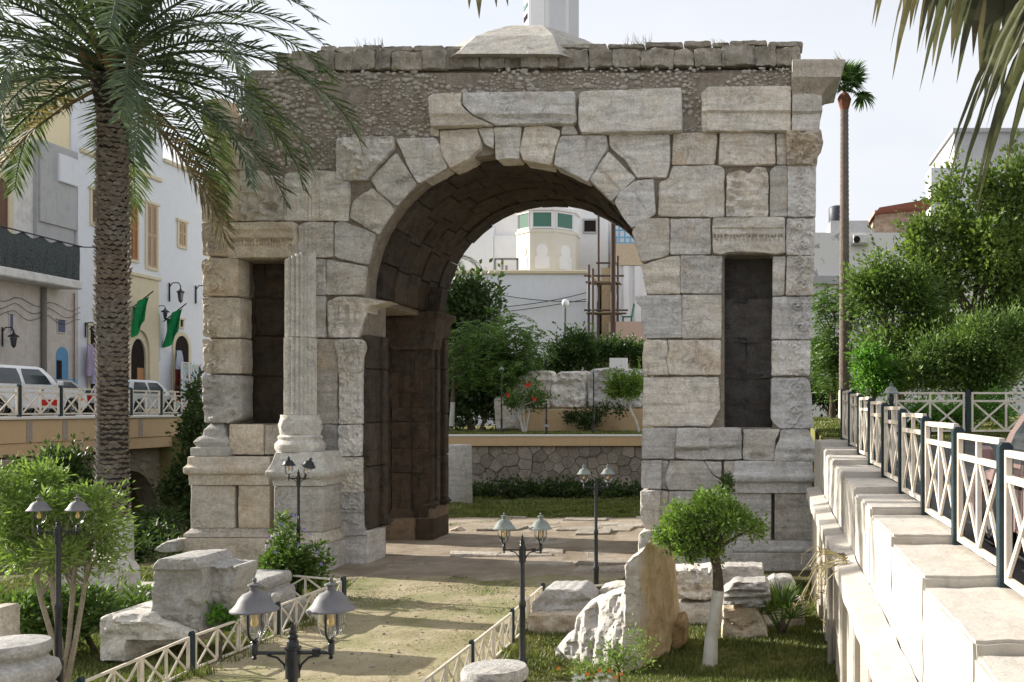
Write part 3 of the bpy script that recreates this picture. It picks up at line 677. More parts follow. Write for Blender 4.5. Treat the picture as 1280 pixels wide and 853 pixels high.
# loose crumbs lying on the ledges
VV = []; FF = []; b = 0
for (xa, xb, yb, n) in ((445,500,169,26),(395,420,211,14),(530,552,171,8)):
    for i in range(n):
        w = W(RNG.uniform(xa,xb), yb-RNG.uniform(.3,1.5), YA+RNG.uniform(-.02,.15)); r = RNG.uniform(.015,.045)
        VV.append(iv*r*RNG.uniform(.7,1.3,(len(iv),3))+np.array([w.x,w.y,w.z])); FF.append(ic+b); b += len(iv)
o = obj('rubble_crumbs', fast_mesh('rubble_crumbs', np.vstack(VV), np.vstack(FF)), MT['rubble'], arch); tag(o, kind='stuff')
wall = MB(); ptl = [PXc(300,YA), PXc(990,YA)]
wall.box(-10.45, .72, YA+.2, Yb-.1, 10.05, zy(84,YA)); wall.build('rubble_wall', MT['mortar'], arch)
xx = 345.0; i = 0
while xx < 1008:
    wdt = random.choice((26,30,38,42,20,34,31,24)); wdt = min(wdt, 1010-xx)
    if wdt < 10: break
    yt = lerp(64, 56.5, (xx-345)/660)+random.uniform(-2,3); ybm = lerp(88, 80, (xx-345)/660)
    facing('coping_block', [(xx+.6,yt+random.uniform(-.5,3)),(xx+wdt*.5,yt+random.uniform(-1.5,2)),(xx+wdt-.6,yt+random.uniform(-.5,3)),(xx+wdt-.5,ybm),(xx+.5,ybm)], MT['coping'], arch, Y=YA+.02+random.uniform(-.05,.08), depth=.7, rough=.05, corner=1.6, jit=1.8, step=4)
    xx += wdt; i += 1
xx = 400.0
while xx < 975:
    wdt = random.uniform(18, 52)
    if not (560 < xx < 600):
        yt = lerp(62.5, 53, (xx-345)/660); h = random.uniform(1, 4.5)
        facing('coping_block', [(xx+1,yt-h*.8),(xx+wdt-2,yt-h),(xx+wdt-1,yt+3),(xx+.5,yt+3)], MT['coping'], arch, Y=YA+.18+random.uniform(0,.15), depth=.5, rough=.05, corner=1.5, jit=1, step=5)
    xx += wdt
MB().box(-9.8, .95, 21.75, Yb-.2, zy(84,YA)-.01, zy(66,YA)).build('roof_slab', MT['coping'], arch)
dome = MB().lathe([(2.75,10.55),(2.1,11.14),(1.5,11.48),(.95,11.75),(.45,11.92),(.0,11.97)], (AXC,23.4,0), 8, phase=R(22.5))
dme = dome.mesh('dome'); bm = bmesh.new(); bm.from_mesh(dme)
bmesh.ops.subdivide_edges(bm, edges=bm.edges, cuts=5, use_grid_fill=True)
for v in bm.verts: v.co.z += .015*mnoise.noise(v.co*4)+.008*mnoise.noise(v.co*9)-.08
bm.to_mesh(dme); bm.free()
MT['dome'] = stone('dome_render', (.44,.42,.37), (.60,.57,.51), (.46,.36,.25), (.27,.23,.18), .5, .4, (1,1,1), objvar=0, bump=.8)
obj('dome', dme, MT['dome'], arch)
# ------------------------------------------------------------------ ground, paths, terraces
def ground_mat(name, cols, sc=1.2, patch=None, patch_amt=.5, bump=.6):
    t = NT(name, .95, .1); p = t.pos()
    col = t.ramp(t.noise(p, sc, 7, .65), [(.3, cols[0]), (.52, cols[1]), (.74, cols[2])])
    if patch: col = t.mix(t.ramp(t.noise(p, sc*.55, 4, .6, .5), [(.44, 0.0), (.66, patch_amt)]), col, patch)
    f = t.noise(p, 38, 6, .75)
    col = t.mix(.5, col, t.mix(1.0, col, t.ramp(f, [(.28, .4), (.72, 1.45)]), 'MULTIPLY'))
    return t.done(col, t.bump(f, bump, .03, t.bump(t.noise(p, 6, 6, .6), .5, .08)))
MT['soil'] = ground_mat('garden_soil', [(.10,.085,.05),(.13,.12,.06),(.10,.12,.045)], 1.1)
MT['path'] = ground_mat('dry_path', [(.28,.235,.145),(.38,.325,.21),(.47,.40,.27)], 1.3, (.21,.22,.09), .9)
MT['dirt'] = ground_mat('pale_dirt', [(.26,.21,.155),(.37,.31,.24),(.45,.39,.31)], 1.6, (.22,.175,.125), .7)
MT['asphalt'] = ground_mat('street_asphalt', [(.09,.088,.085),(.12,.117,.11),(.15,.145,.135)], 1.5)
def hgt(x, y):
    a = max(0, min(1, (-12.6-x)/3.2)); b_ = max(0, min(1, (y-19.5)/4)); s = a*a*(3-2*a)*b_*b_*(3-2*b_)
    return -1.0*s+.035*mnoise.noise(Vector((x*.6, y*.6, 2)))+.02*mnoise.noise(Vector((x*2, y*2, 5)))
def sheet(name, x0, x1, y0, y1, step, zf, mat):
    nx = max(2, int((x1-x0)/step)); ny = max(2, int((y1-y0)/step))
    V = [(lerp(x0,x1,i/nx), lerp(y0,y1,j/ny), zf(lerp(x0,x1,i/nx), lerp(y0,y1,j/ny))) for j in range(ny+1) for i in range(nx+1)]
    Fc = [(j*(nx+1)+i, j*(nx+1)+i+1, (j+1)*(nx+1)+i+1, (j+1)*(nx+1)+i) for j in range(ny) for i in range(nx)]
    me = fast_mesh(name, V, Fc); me.shade_smooth()
    return tag(obj(name, me, mat), kind='structure')
tag(MB().box(-600,600,-60,900,-2.2,-1.6).build('ground', MT['soil']), kind='structure')
lawn_o = sheet('lawn', -22.7, 1.3, 1.5, 38.2, .4, hgt, MT['soil'])
PXL, PXR = -6.72, -3.38
def edge_wob(y): return .22*mnoise.noise(Vector((0, y*.55, 3)))+.1*mnoise.noise(Vector((0, y*1.9, 7)))
def strip(name, xl, xr, y0, y1, zf, mat, nx=12, ny=70):
    V = []
    for j in range(ny+1):
        y = lerp(y0, y1, j/ny); a = xl(y)+edge_wob(y); b_ = xr(y)+edge_wob(y+30)
        V += [(lerp(a,b_,i/nx), y+.7*(1-j/ny)**6*mnoise.noise(Vector((lerp(a,b_,i/nx)*.9, 1, 4))), zf(lerp(a,b_,i/nx), y)-.06*(j == 0)) for i in range(nx+1)]
    Fc = [(j*(nx+1)+i, j*(nx+1)+i+1, (j+1)*(nx+1)+i+1, (j+1)*(nx+1)+i) for j in range(ny) for i in range(nx)]
    me = fast_mesh(name, V, Fc); me.shade_smooth(); return tag(obj(name, me, mat), kind='structure')
def hp(x, y): return .045+.02*mnoise.noise(Vector((x*1.3, y*1.3, 9)))
strip('path', lambda y: PXL-.1-(.9*max(0,y-16.6)/3), lambda y: PXR+.1+(.75*max(0,y-16.2)/3), 2.0, 19.9, hp, MT['path'])
strip('dirt_floor', lambda y: -9.4 if y < 20.6 else -10.5, lambda y: -2.0+(1.2 if y > 26 else 0), 19.3, 29.4, lambda x, y: hp(x,y)+.012+.05*max(0,min(1,(y-19.3)/1.5)), MT['dirt'], 40, 60)
MT['slab'] = stone('paving_limestone', (.33,.29,.24), (.56,.51,.43), (.38,.29,.20), (.19,.165,.135), .5, .5, (1,1,1), objvar=.28, bump=.8)
paving = MB().box(-8.0,-1.6,20.1,29.6,-.2,.055).build('paving', MT['dirt']); tag(paving, kind='structure')
y = 19.85
while y < 29.3:
    d = random.uniform(.42,.78); x = -7.0-random.uniform(0,.6)
    xend = -1.9 if y < 24 else -.6
    while x < xend:
        w_ = random.uniform(.6,1.35); inpier = (x+w_ > -2.1 and 20.4 < y+d and y < 22.2) or (y > 24 and x > -2.3 and y < 26)
        if random.random() < (.78 if x > -6.2 else .45) and not inpier:
            h = .10+random.uniform(-.045,.075); j = lambda: random.uniform(-.10,.10)
            poly = [(x+.04+j(),y+.05+j()),(x+w_*.5,y+.04+j()),(x+w_-.05+j(),y+.05+j()),(x+w_-.04+j(),y+d-.04+j()),(x+w_*.45,y+d-.02+j()),(x+.02+j(),y+d-.02+j())]
            m = MB(); tl = random.uniform(-.03,.03); tw = random.uniform(-.03,.03); n = len(poly)
            V = [(px_,py_,.0) for px_,py_ in poly]+[(px_,py_,h+tl*(px_-x)+tw*(py_-y)+random.uniform(-.012,.012)) for px_,py_ in poly]
            m.add(V, [tuple(range(n))[::-1], tuple(range(n,2*n))]+[(i,(i+1)%n,(i+1)%n+n,i+n) for i in range(n)])
            m.build('paving_slab', MT['slab'], paving, bevel=.02)
        x += w_
    y += d
# street on the left (behind the bridge), terrace behind, street on the right
tag(MB().box(-120,-25.4,18,160,-2,2.95).build('street', MT['asphalt']), kind='structure')
MT['terrace'] = ground_mat('terrace_turf', [(.16,.14,.06),(.22,.20,.08),(.26,.22,.10)], .9, (.10,.14,.035), .7)
tag(MB().box(-25.39,6,38.62,160,-2,2.2).build('terrace', MT['terrace']), kind='structure')
def zr(Y): return 2.1+.0465*(Y-7)       # top of the right parapet
m = MB(); V = []
for Yv in (-9, 22): V += [(1.78,Yv,-1), (40,Yv,-1), (40,Yv,zr(Yv)-.24), (1.78,Yv,zr(Yv)-.24)]
m.add(V, [(0,1,2,3),(4,7,6,5),(0,4,5,1),(1,5,6,2),(2,6,7,3),(3,7,4,0)]); tag(m.build('street', MT['asphalt']), kind='structure')
tag(MB().box(-14,1.77,-9,1.9,-1,1.62).build('street', MT['asphalt']), kind='structure')
m = MB(); V = []
for Yv, xa, zt in ((18.2,1.42,2.45),(26,1.5,2.7),(38.6,1.6,2.86)): V += [(xa,Yv,-1), (45,Yv,-1), (45,Yv,zt+.2), (xa,Yv,zt)]
Vx = []
for Yv, xa, zt in ((22.01,1.45,2.58),(30,1.5,2.84),(60,6.01,2.95)): Vx += [(xa,Yv,-1), (45,Yv,-1), (45,Yv,zt+.25), (xa,Yv,zt)]
m.add(Vx, [(0,1,2,3),(8,11,10,9)]+[(i*4+j, (i+1)*4+j, (i+1)*4+(j+1)%4, i*4+(j+1)%4) for i in range(2) for j in range(4)])
tag(m.build('terrace', MT['terrace']), kind='structure')
tag(MB().box(1.3,1.77,18.6,22.0,-.5,2.42).build('terrace_edge', MT['terrace']), kind='structure')

# ------------------------------------------------------------------ right parapet wall: stepped cap blocks, ledge, ribbed retaining wall
def lime(name, c, stain, amt=.35, bump=.35, flake=.25):
    t = NT(name, .8, .25); p = t.pos()
    col = t.mix(t.ramp(t.noise(p, 2.5, 6, .65, .4), [(.45, 0.0), (.75, amt)]), c, stain)
    fl = t.ramp(t.noise(p, 17, 7, .7, .8), [(.62, 0.0), (.68, 1.0)])
    col = t.mix(t.math('MULTIPLY', fl, flake), col, tuple(x*.55 for x in stain))
    dr = t.ramp(t.noise(t.pos((5,5,.35)), 2.2, 5, .6), [(.55, 0.0), (.8, amt*.8)])
    col = t.mix(dr, col, tuple(x*.75 for x in stain))
    return t.done(col, t.bump(fl, -.35, .008, t.bump(t.noise(p, 9, 7, .65), bump, .02)))
MT['cream_wall'] = lime('cream_limewash', (.50,.47,.42), (.36,.305,.24), .6, .6, .75)
MT['cream_cap'] = lime('pale_cap_plaster', (.70,.67,.62), (.55,.50,.43), .3, .2, .12)
MT['old_wall'] = lime('flaking_wall', (.44,.405,.35), (.30,.25,.19), .7, .8, .8)
par = thing('parapet_wall', (1.4,10,0), 'cream stepped parapet and retaining wall beside the street', 'wall')
NB = 11; PITCH = 1.626
for i in range(-3, 8):
    ya, yb = 7+PITCH*i, 7+PITCH*(i+1); zt = zr(ya)+.012
    me = MB().box(1.14, 1.755, ya+.004, yb-.004, zt-.82 if i < 6 else .6, zt).mesh('cap', bevel=.02, seg=2)
    bm = bmesh.new(); bm.from_mesh(me); bmesh.ops.subdivide_edges(bm, edges=[e for e in bm.edges if e.calc_length() > .2], cuts=9, use_grid_fill=True)
    for v in bm.verts:
        d_ = .010*mnoise.noise(v.co*5.1)+.007*mnoise.noise(v.co*14); v.co.x += d_; v.co.z += d_*.8; v.co.y += d_*.8
    bm.to_mesh(me); bm.free(); me.shade_smooth(); me.set_sharp_from_angle(angle=R(40))
    obj('cap_block', me, MT['cream_wall'], par)
m = MB(); V = []
for Yv in (1.9, 18.3): V += [(.90,Yv,zr(Yv)-.98), (1.13,Yv,zr(Yv)-.98), (1.13,Yv,zr(Yv)-.76), (.90,Yv,zr(Yv)-.80)]
m.add(V, [(0,1,2,3),(4,7,6,5),(0,4,5,1),(1,5,6,2),(2,6,7,3),(3,7,4,0)]); me = m.mesh('ledge')
bm = bmesh.new(); bm.from_mesh(me); bmesh.ops.subdivide_edges(bm, edges=[e for e in bm.edges if e.calc_length() > 3], cuts=120, use_grid_fill=True)
for v in bm.verts: v.co.x += .018*mnoise.noise(v.co*Vector((2,2.2,2)).length if False else v.co*3.1); v.co.z += .012*mnoise.noise(v.co*4.3)
bm.to_mesh(me); bm.free(); obj('ledge', me, MT['cream_wall'], par)
m = MB(); V = []
for Yv in (1.9, 17.9): V += [(1.06,Yv,-.3), (1.78,Yv,-.3), (1.78,Yv,zr(Yv)-.83), (1.06,Yv,zr(Yv)-.985)]
m.add(V, [(0,1,2,3),(4,7,6,5),(0,4,5,1),(1,5,6,2),(2,6,7,3),(3,7,4,0)]); m.build('retaining_wall', MT['old_wall'], par)
for k, yv in enumerate((9.2,10.6,12.1,13.4,14.6,16.0,17.5)):
    MB().box(.97,1.058,yv-.35,yv+.35,-.2,zr(yv)-1.02).build('wall_rib', MT['old_wall'], par, bevel=.02)
MB().tube([(.94,12.95,.0),(.94,12.95,1.28)],.035,8).build('drain_pipe', plain('pipe_grey',(.3,.27,.23)), par, sharp=40)

# ------------------------------------------------------------------ rear retaining wall of crazy-paving stones
rw = thing('retaining_wall', (-6,38.2,0), 'low garden wall clad in irregular flat stones under a tan coping', 'wall')
MT['ochre_band'] = lime('ochre_plaster', (.56,.40,.23), (.42,.30,.19), .4, .25, .2)
MT['crazy'] = stone('crazy_paving_stone', (.27,.235,.20), (.38,.335,.285), (.33,.27,.20), (.17,.15,.13), .4, .4, (1,1,1), objvar=.26, bump=.7)
MB().box(-19,-1.55,38.05,38.6,-.6,1.78).build('backing', MT['joint'], rw)
MB().box(-19.1,-1.5,37.86,38.7,1.84,2.2).build('coping', MT['ochre_band'], rw, bevel=.02)
MB().box(-19.1,-1.5,37.84,38.72,2.2,2.25).build('coping_edge', MT['cream_cap'], rw)
MB().box(-2.35,-1.75,37.9,38.04,.6,1.75).build('dark_hatch', plain('hatch_dark',(.03,.03,.032)), rw)
pts = []
tries = 0
while len(pts) < 300 and tries < 9000:
    tries += 1; a = (random.uniform(-14.4,-2.5), random.uniform(.15,1.8))
    if all((a[0]-q[0])**2+(a[1]-q[1])**2 > .115 for q in pts): pts.append(a)
def clip(poly, a, b):
    mx, my = (a[0]+b[0])/2, (a[1]+b[1])/2; nx, ny = b[0]-a[0], b[1]-a[1]
    out = []
    for i in range(len(poly)):
        p, q = poly[i], poly[(i+1)%len(poly)]
        dp = (p[0]-mx)*nx+(p[1]-my)*ny; dq = (q[0]-mx)*nx+(q[1]-my)*ny
        if dp <= 0: out.append(p)
        if dp*dq < 0: t = dp/(dp-dq); out.append((p[0]+t*(q[0]-p[0]), p[1]+t*(q[1]-p[1])))
    return out
for a in pts:
    poly = [(a[0]-.9,0),(a[0]+.9,0),(a[0]+.9,1.83),(a[0]-.9,1.83)]
    for b_ in pts:
        if b_ is not a and (a[0]-b_[0])**2+(a[1]-b_[1])**2 < 2.2: poly = clip(poly, a, b_)
    if len(poly) < 3: continue
    cxp = sum(p[0] for p in poly)/len(poly); cyp = sum(p[1] for p in poly)/len(poly)
    poly = [(cxp+(p[0]-cxp)*.955, cyp+(p[1]-cyp)*.955) for p in poly]
    yv = 38.0+random.uniform(-.05,.03)
    MB().prism(poly, 'y', yv, 38.06).build('wall_stone', MT['crazy'], rw)
# ------------------------------------------------------------------ bridge on the left
br = thing('bridge', (-22.5,34,-1), 'ochre plastered road bridge edge over a rough stone abutment with a dark arch', 'bridge')
MB().box(-25.38,-22.0,18,40.6,2.2,2.9).build('deck', MT['ochre_band'], br, bevel=.01)
MB().box(-25.37,-22.03,18,40.55,1.8,2.195).build('lower_band', MT['ochre_band'], br, bevel=.01)
MB().box(-25.36,-21.93,18,40.62,2.905,2.99).build('kerb', MT['cream_cap'], br, bevel=.01)
MT['grey_patch'] = plain('cement_patch', (.36,.31,.26), .9, .1)
for yv in (31.0,32.6,36.6,39.9): MB().box(-22.02,-21.985,yv-.12,yv+.12,2.25,2.86).build('drain_chute', MT['grey_patch'], br)
MT['abut'] = stone('abutment_stone', (.30,.25,.18), (.46,.40,.30), (.36,.27,.17), (.14,.12,.09), .5, .5, (1,1,1), objvar=.1, bump=1.0)
arcp = [(35.0+1.85*(1-math.cos(a)), -1.3+2.3*math.sin(a)) for a in [math.pi*i/12 for i in range(13)]]
MB().prism([(18,-1.6),(18,1.795),(40.5,1.795),(40.5,-1.6),(arcp[-1][0],-1.6)]+arcp[::-1]+[(35.0,-1.6)], 'x', -22.5, -23.2).build('abutment', MT['abut'], br)
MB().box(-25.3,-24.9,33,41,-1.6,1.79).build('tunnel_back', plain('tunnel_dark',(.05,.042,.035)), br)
MB().box(-22.49,-21.9,26,31.1,-1.5,1.74).build('buttress', MT['abut'], br, bevel=.03)
# rough stones of the abutment, small and set proud
for i in range(120):
    yv = random.uniform(31.2,40); zv = random.uniform(-.9,1.65)
    if (yv-36.85)**2/3.6+(zv+1.3)**2/5.6 < 1.1: continue
    r = random.uniform(.1,.22)
    MB().add(iv*np.array([.07,r*1.3,r*.8])*(1+RNG.uniform(-.2,.2,(len(iv),1)))+np.array([-22.5,yv,zv]), [tuple(f) for f in ic]).build('abutment_stone', MT['abut'], br)

# ------------------------------------------------------------------ buildings
MT['white_shaded'] = lime('white_paint_shaded', (.66,.68,.72), (.52,.53,.55), .3, .15, .08)  # white walls with the bluish cast of shade put into the colour
MT['white_lit'] = lime('white_render_lit', (.72,.72,.72), (.58,.56,.53), .3, .15, .08)  # brighter neutral copy of the white, for walls that read as lit
MT['cream_paint'] = lime('cream_paint', (.68,.60,.40), (.55,.48,.34), .3, .15, .08)
MT['stone_trim'] = lime('cream_trim', (.60,.53,.38), (.45,.39,.28), .3, .2, .1)
MT['grey_plaster'] = lime('old_grey_plaster', (.64,.625,.60), (.36,.345,.33), .7, .4, .4)
MT['cement'] = lime('grey_cement', (.40,.40,.405), (.29,.29,.29), .6, .4, .15)
MT['pink_plaster'] = lime('stained_pale_plaster', (.54,.49,.44), (.33,.29,.25), .6, .4, .3)
MT['shutter_brown'] = plain('shutter_brown', (.36,.17,.065), .6)
MT['shutter_dark'] = plain('shutter_dark', (.13,.065,.035), .6)
MT['shutter_tan'] = plain('shutter_tan', (.50,.36,.24), .6)
MT['glass_dark'] = plain('dark_glass', (.025,.028,.032), .12, .5, var=.3)
MT['black'] = plain('black_iron', (.018,.019,.021), .45, .4, var=.2)
MT['blue'] = plain('blue_paint', (.10,.27,.46), .6)
MT['blue_light'] = plain('light_blue_paint', (.22,.47,.62), .7)
MT['green_flag'] = plain('green_cloth', (.01,.24,.075), .8)
MT['net'] = plain('shade_net', (.085,.098,.098), .95, .1, var=.6, nscale=30)
MT['void'] = plain('dark_room', (.028,.022,.02), .95, .05)
def yzr(px0, px1, py0, py1, X):
    Y0, Y1 = XP(px0, X), XP(px1, X); Ym = (Y0+Y1)/2
    return Y0, Y1, HC+(CY-py1)*Ym/F, HC+(CY-py0)*Ym/F
def frame_x(par_, X, r, wd_, mat, name='window', proud=.06, depth=.02):
    Y0, Y1, z0, z1 = r; m = MB()
    m.box(X-depth, X+proud, Y0, Y0+wd_, z0, z1).box(X-depth, X+proud, Y1-wd_, Y1, z0, z1)
    m.box(X-depth, X+proud+.04, Y0-.08, Y1+.08, z1+.001, z1+wd_).box(X-depth, X+proud+.02, Y0+wd_+.001, Y1-wd_-.001, z0, z0+wd_)
    return m.build(name, mat, par_)
def shutters_x(fr, X, r, wd_, mat, n=2):
    Y0, Y1, z0, z1 = r; Y0 += wd_; Y1 -= wd_; z0 += wd_
    MB().box(X-.02, X+.004, Y0, Y1, z0, z1).build('pane', MT['void'], fr)
    for i in range(n):
        a = lerp(Y0, Y1, i/n)+.02; b_ = lerp(Y0, Y1, (i+1)/n)-.02; m = MB()
        m.box(X+.01,X+.045,a,a+.07,z0,z1).box(X+.01,X+.045,b_-.07,b_,z0,z1)
        for q in (z0, (z0+z1)/2, z1-.1): m.box(X+.01,X+.045,a+.071,b_-.071,q,q+.1)
        ns = int((z1-z0)/.11)
        for s in range(ns): zz = lerp(z0+.1, z1-.1, (s+.5)/ns); m.add([(X+.01,a+.07,zz+.04),(X+.01,b_-.07,zz+.04),(X+.04,b_-.07,zz-.03),(X+.04,a+.07,zz-.03)], [(0,1,2,3)])
        m.build('shutter', mat, fr)
XB = -30.0
wb = thing('white_house', (-37,51,2.95), 'tall bluish white town house with wooden shutters and a cream stone portal', 'house')
MB().box(-46,XB,45.31,57.5,2.0,15.7).build('wall', MT['white_shaded'], wb)
MB().box(-46,XB-.004,45.32,51.8,15.7,17.7).build('upper_wall', MT['white_shaded'], wb)
MB().box(-46,XB-.35,45.26,45.309,14.0,17.7).build('gable_wall', MT['cream_paint'], wb)
MB().box(-46,XB+.12,51.81,57.6,15.7,15.9).build('roof_cornice', MT['stone_trim'], wb, bevel=.03)
MB().box(-46.2,XB+.12,45.1,51.9,17.7,17.9).build('roof_cornice', MT['stone_trim'], wb, bevel=.03)
MB().box(XB-.1,XB+.12,45.4,51.6,14.6,14.8).build('string_course', MT['stone_trim'], wb, bevel=.03)
for a, mat_ in (((112,123,238,283),'shutter_dark'),((160,173,250,328),'shutter_brown'),((181,197,256,338),'shutter_tan'),((221,233,278,311),'shutter_tan')):
    r = yzr(*a, XB); fr = frame_x(wb, XB, r, .12, MT['stone_trim']); shutters_x(fr, XB, r, .12, MT[mat_])
# portal: cream slab with a pointed arch, inner dark opening
r = yzr(146,193,347,520,XB); Y0, Y1, z0, z1 = r; z0 = 2.95; Ym = (Y0+Y1)/2; hw = (Y1-Y0)/2-.75
oa = [(Ym-hw, z0)]+[(Ym-hw*math.cos(R(a)), 6.0+1.35*hw*math.sin(R(a))) for a in range(0, 181, 12)]+[(Ym+hw, z0)]
MB().prism([(Y0,z0),(Y0,z1),(Y1,z1),(Y1,z0)]+oa[::-1], 'x', XB+.003, XB+.22).build('portal', MT['stone_trim'], wb, bevel=.01)
oa2 = [(Ym+(p[0]-Ym)*.8, z0+(p[1]-z0)*.9) for p in oa]
MB().prism([(p[0],p[1]) for p in oa]+[(p[0],p[1]) for p in oa2[::-1]], 'x', XB+.004, XB+.12).build('portal_arch', MT['stone_trim'], wb)
MB().prism(oa2, 'x', XB+.005, XB+.03).build('doorway', MT['void'], wb)
MB().box(XB+.0,XB+.3,Y0-.15,Y1+.15,z1+.001,z1+.18).build('portal_cornice', MT['stone_trim'], wb, bevel=.03)
MB().box(XB+.031,XB+.06,Ym+.0,Ym+hw*.7,2.95,5.2).build('door_leaf', MT['shutter_brown'], wb)
def arched_x(par_, X, px0, px1, py0, z0, name, mat, trim, w_=.22):
    Y0, Y1 = XP(px0,X), XP(px1,X); Ym = (Y0+Y1)/2; h = (Y1-Y0)/2; zt = HC+(CY-py0)*Ym/F; zs = zt-h
    arc_ = [(Y0,z0)]+[(Ym-h*math.cos(R(a)), zs+h*math.sin(R(a))) for a in range(0,181,15)]+[(Y1,z0)]
    d = MB().prism(arc_, 'x', X-.02, X+.012).build(name, mat, par_)
    if trim:
        k_ = (h+w_)/h; oo = [(Ym+(p[0]-Ym)*k_, p[1] if p[1] <= zs else zs+(p[1]-zs)*k_) for p in arc_]
        MB().prism(oo+arc_[::-1], 'x', X-.02, X+.05).build('surround', trim, d)
    return d
arched_x(wb, XB, 218, 235, 420, 2.95, 'doorway', MT['void'], MT['stone_trim'])
r = yzr(223,229,400,411,XB); fr = frame_x(wb, XB, r, .09, MT['stone_trim']); MB().box(XB-.02,XB+.01,r[0],r[1],r[2],r[3]).build('pane', MT['void'], fr)
r = yzr(109,121,408,520,XB); fr = frame_x(wb, XB, (r[0],r[1],2.95,r[3]), .14, MT['stone_trim'], 'shop_opening'); MB().box(XB-.02,XB+.01,r[0],r[1],2.95,r[3]).build('opening', MT['void'], fr)
r = yzr(117,122,388,400,XB); fr = frame_x(wb, XB, r, .09, MT['stone_trim']); MB().box(XB-.02,XB+.01,r[0],r[1],r[2],r[3]).build('pane', MT['void'], fr)
r = yzr(192,199,392,428,XB); MB().box(XB,XB+.05,r[0],r[1],r[2],r[3]).build('relief_panel', MT['stone_trim'], wb, bevel=.01)
t = NT('notice_print', .7, .2); pz = t.pos((1,1,9)); MT['notice'] = t.done(t.mix(t.ramp(t.noise(t.pos((9,9,22)), 2.0, 3, .6), [(.5,0.0),(.55,.7)]), (.55,.57,.62), (.16,.17,.22)))
sg = MB().box(XB,XB+.06,*yzr(192,199,429,451,XB)).build('notice_board', MT['notice']); tag(sg, 'pale notice board on the white house beside the stone portal', 'sign')

gb = thing('old_house', (-37,40,2.95), 'old stained grey plaster house with a netted balcony and a blue arched door', 'house')
MB().box(-46,XB,39.2,45.29,2.0,8.6).build('lower_wall', MT['pink_plaster'], gb)
MB().box(-46,XB-.25,39.2,45.28,8.6,14.6).build('upper_wall', MT['grey_plaster'], gb)
MB().box(XB-.249,XB-.1,XP(47,XB)+.1,45.2,8.65,14.3).build('cement_panel', MT['cement'], gb)
MB().box(XB-.099,XB-.02,XP(49,XB)+.1,45.27,11.1,14.55).build('cement_panel', MT['cement'], gb)
MB().box(XB-.08,XB+.1,44.0,45.2,13.0,14.2).build('meter_box', MT['white_shaded'], gb, bevel=.03)
MB().box(XB-.05,XB+1.0,39.3,XP(75,XB),8.35,8.72).build('balcony_slab', MT['grey_plaster'], gb, bevel=.05)
nt_ = MB(); nb_ = 40
for i in range(nb_+1):
    yv = lerp(39.3, XP(73,XB), i/nb_); s_ = .06*math.sin(i*1.7)+.03*math.sin(i*3.3)
    nt_.v += [(XB+.93+s_,yv,8.73),(XB+.95+s_*.3,yv,9.6+.05*math.sin(i)),(XB+.92,yv,10.15+.08*math.sin(i*.7))]
for i in range(nb_):
    for j in range(2): nt_.f.append((i*3+j,(i+1)*3+j,(i+1)*3+j+1,i*3+j+1))
nt_.box(XB-.05,XB+.9,XP(73,XB),XP(73,XB)+.02,8.73,10.1); nt_.build('balcony_netting', MT['net'], gb)
MB().tube([(XB+.95,39.3,10.25),(XB+.95,XP(75,XB)+.1,10.2),(XB+.95,XP(96,XB),10.35)],.03,6).tube([(XB+.1,XP(76,XB),10.2),(XB+.95,XP(76,XB),10.2)],.025,6).build('balcony_rail', MT['black'], gb)
arched_x(gb, XB-.25, -12, 9, 222, 8.75, 'balcony_door', MT['shutter_dark'], MT['stone_trim'], .3)
d = arched_x(gb, XB, 70, 85, 434, 2.95, 'door', MT['blue'], None)
MB().box(XB+.013,XB+.03,XP(70.5,XB),XP(76.5,XB),2.95,5.3).build('open_leaf_gap', MT['void'], d)
for a, b_ in ((55,69.5),(85.5,97)): MB().box(XB,XB+.02,XP(a,XB),XP(b_,XB),2.95,HC+(CY-473)*XP(76,XB)/F).build('dado', MT['blue_light'], gb)
for a in ((71,82,400,417),(11,17,393,416)):
    r = yzr(*a, XB); fr = frame_x(gb, XB, r, .05, MT['pink_plaster'], proud=.02); MB().box(XB-.02,XB+.01,r[0],r[1],r[2],r[3]).build('pane', plain('window_blue',(.08,.10,.17),.5), fr)
MB().tube([(XB+.1,XP(52,XB),2.95),(XB+.1,XP(52,XB),8.3)],.11,8).build('drain_pipe', plain('drain_stain',(.17,.15,.13)), gb)
MB().tube([(XB+.07,XP(91,XB),2.95),(XB+.07,XP(91,XB),8.3)],.03,6).build('conduit', plain('conduit',(.24,.17,.15)), gb)
for k_ in range(3):
    z0_ = 7.7-.3*k_; m = MB(); m.tube([(XB+.06+.02*math.sin(i), lerp(39.3, 45.4, i/24), z0_+.10*math.sin(i*.8+k_)-.14*math.sin(math.pi*((i*1.5)%12)/12)) for i in range(25)], .011, 4); m.build('wall_cable', MT['black'], gb)

# buildings and towers behind the arch
def winy(par_, Y, px0, px1, py0, py1, mat, frame=.0, fm=None, nx=1, nz=1, name='window'):
    x0, x1, z0, z1 = PXc(px0,Y), PXc(px1,Y), zy(py1,Y), zy(py0,Y)
    fw = max(frame, .04); m = MB()
    m.box(x0-fw,x0,Y-.08,Y+.02,z0-fw,z1+fw).box(x1,x1+fw,Y-.08,Y+.02,z0-fw,z1+fw).box(x0,x1,Y-.08,Y+.02,z0-fw,z0).box(x0,x1,Y-.08,Y+.02,z1,z1+fw)
    for i in range(1,nx): xx_ = lerp(x0,x1,i/nx); m.box(xx_-.03,xx_+.03,Y-.05,Y+.01,z0,z1)
    for i in range(1,nz): zz_ = lerp(z0,z1,i/nz); m.box(x0,x1,Y-.045,Y+.005,zz_-.03,zz_+.03)
    f_ = m.build(name, fm or MT['white_lit'], par_); MB().box(x0,x1,Y-.025,Y+.02,z0,z1).build('pane', mat, f_); return f_
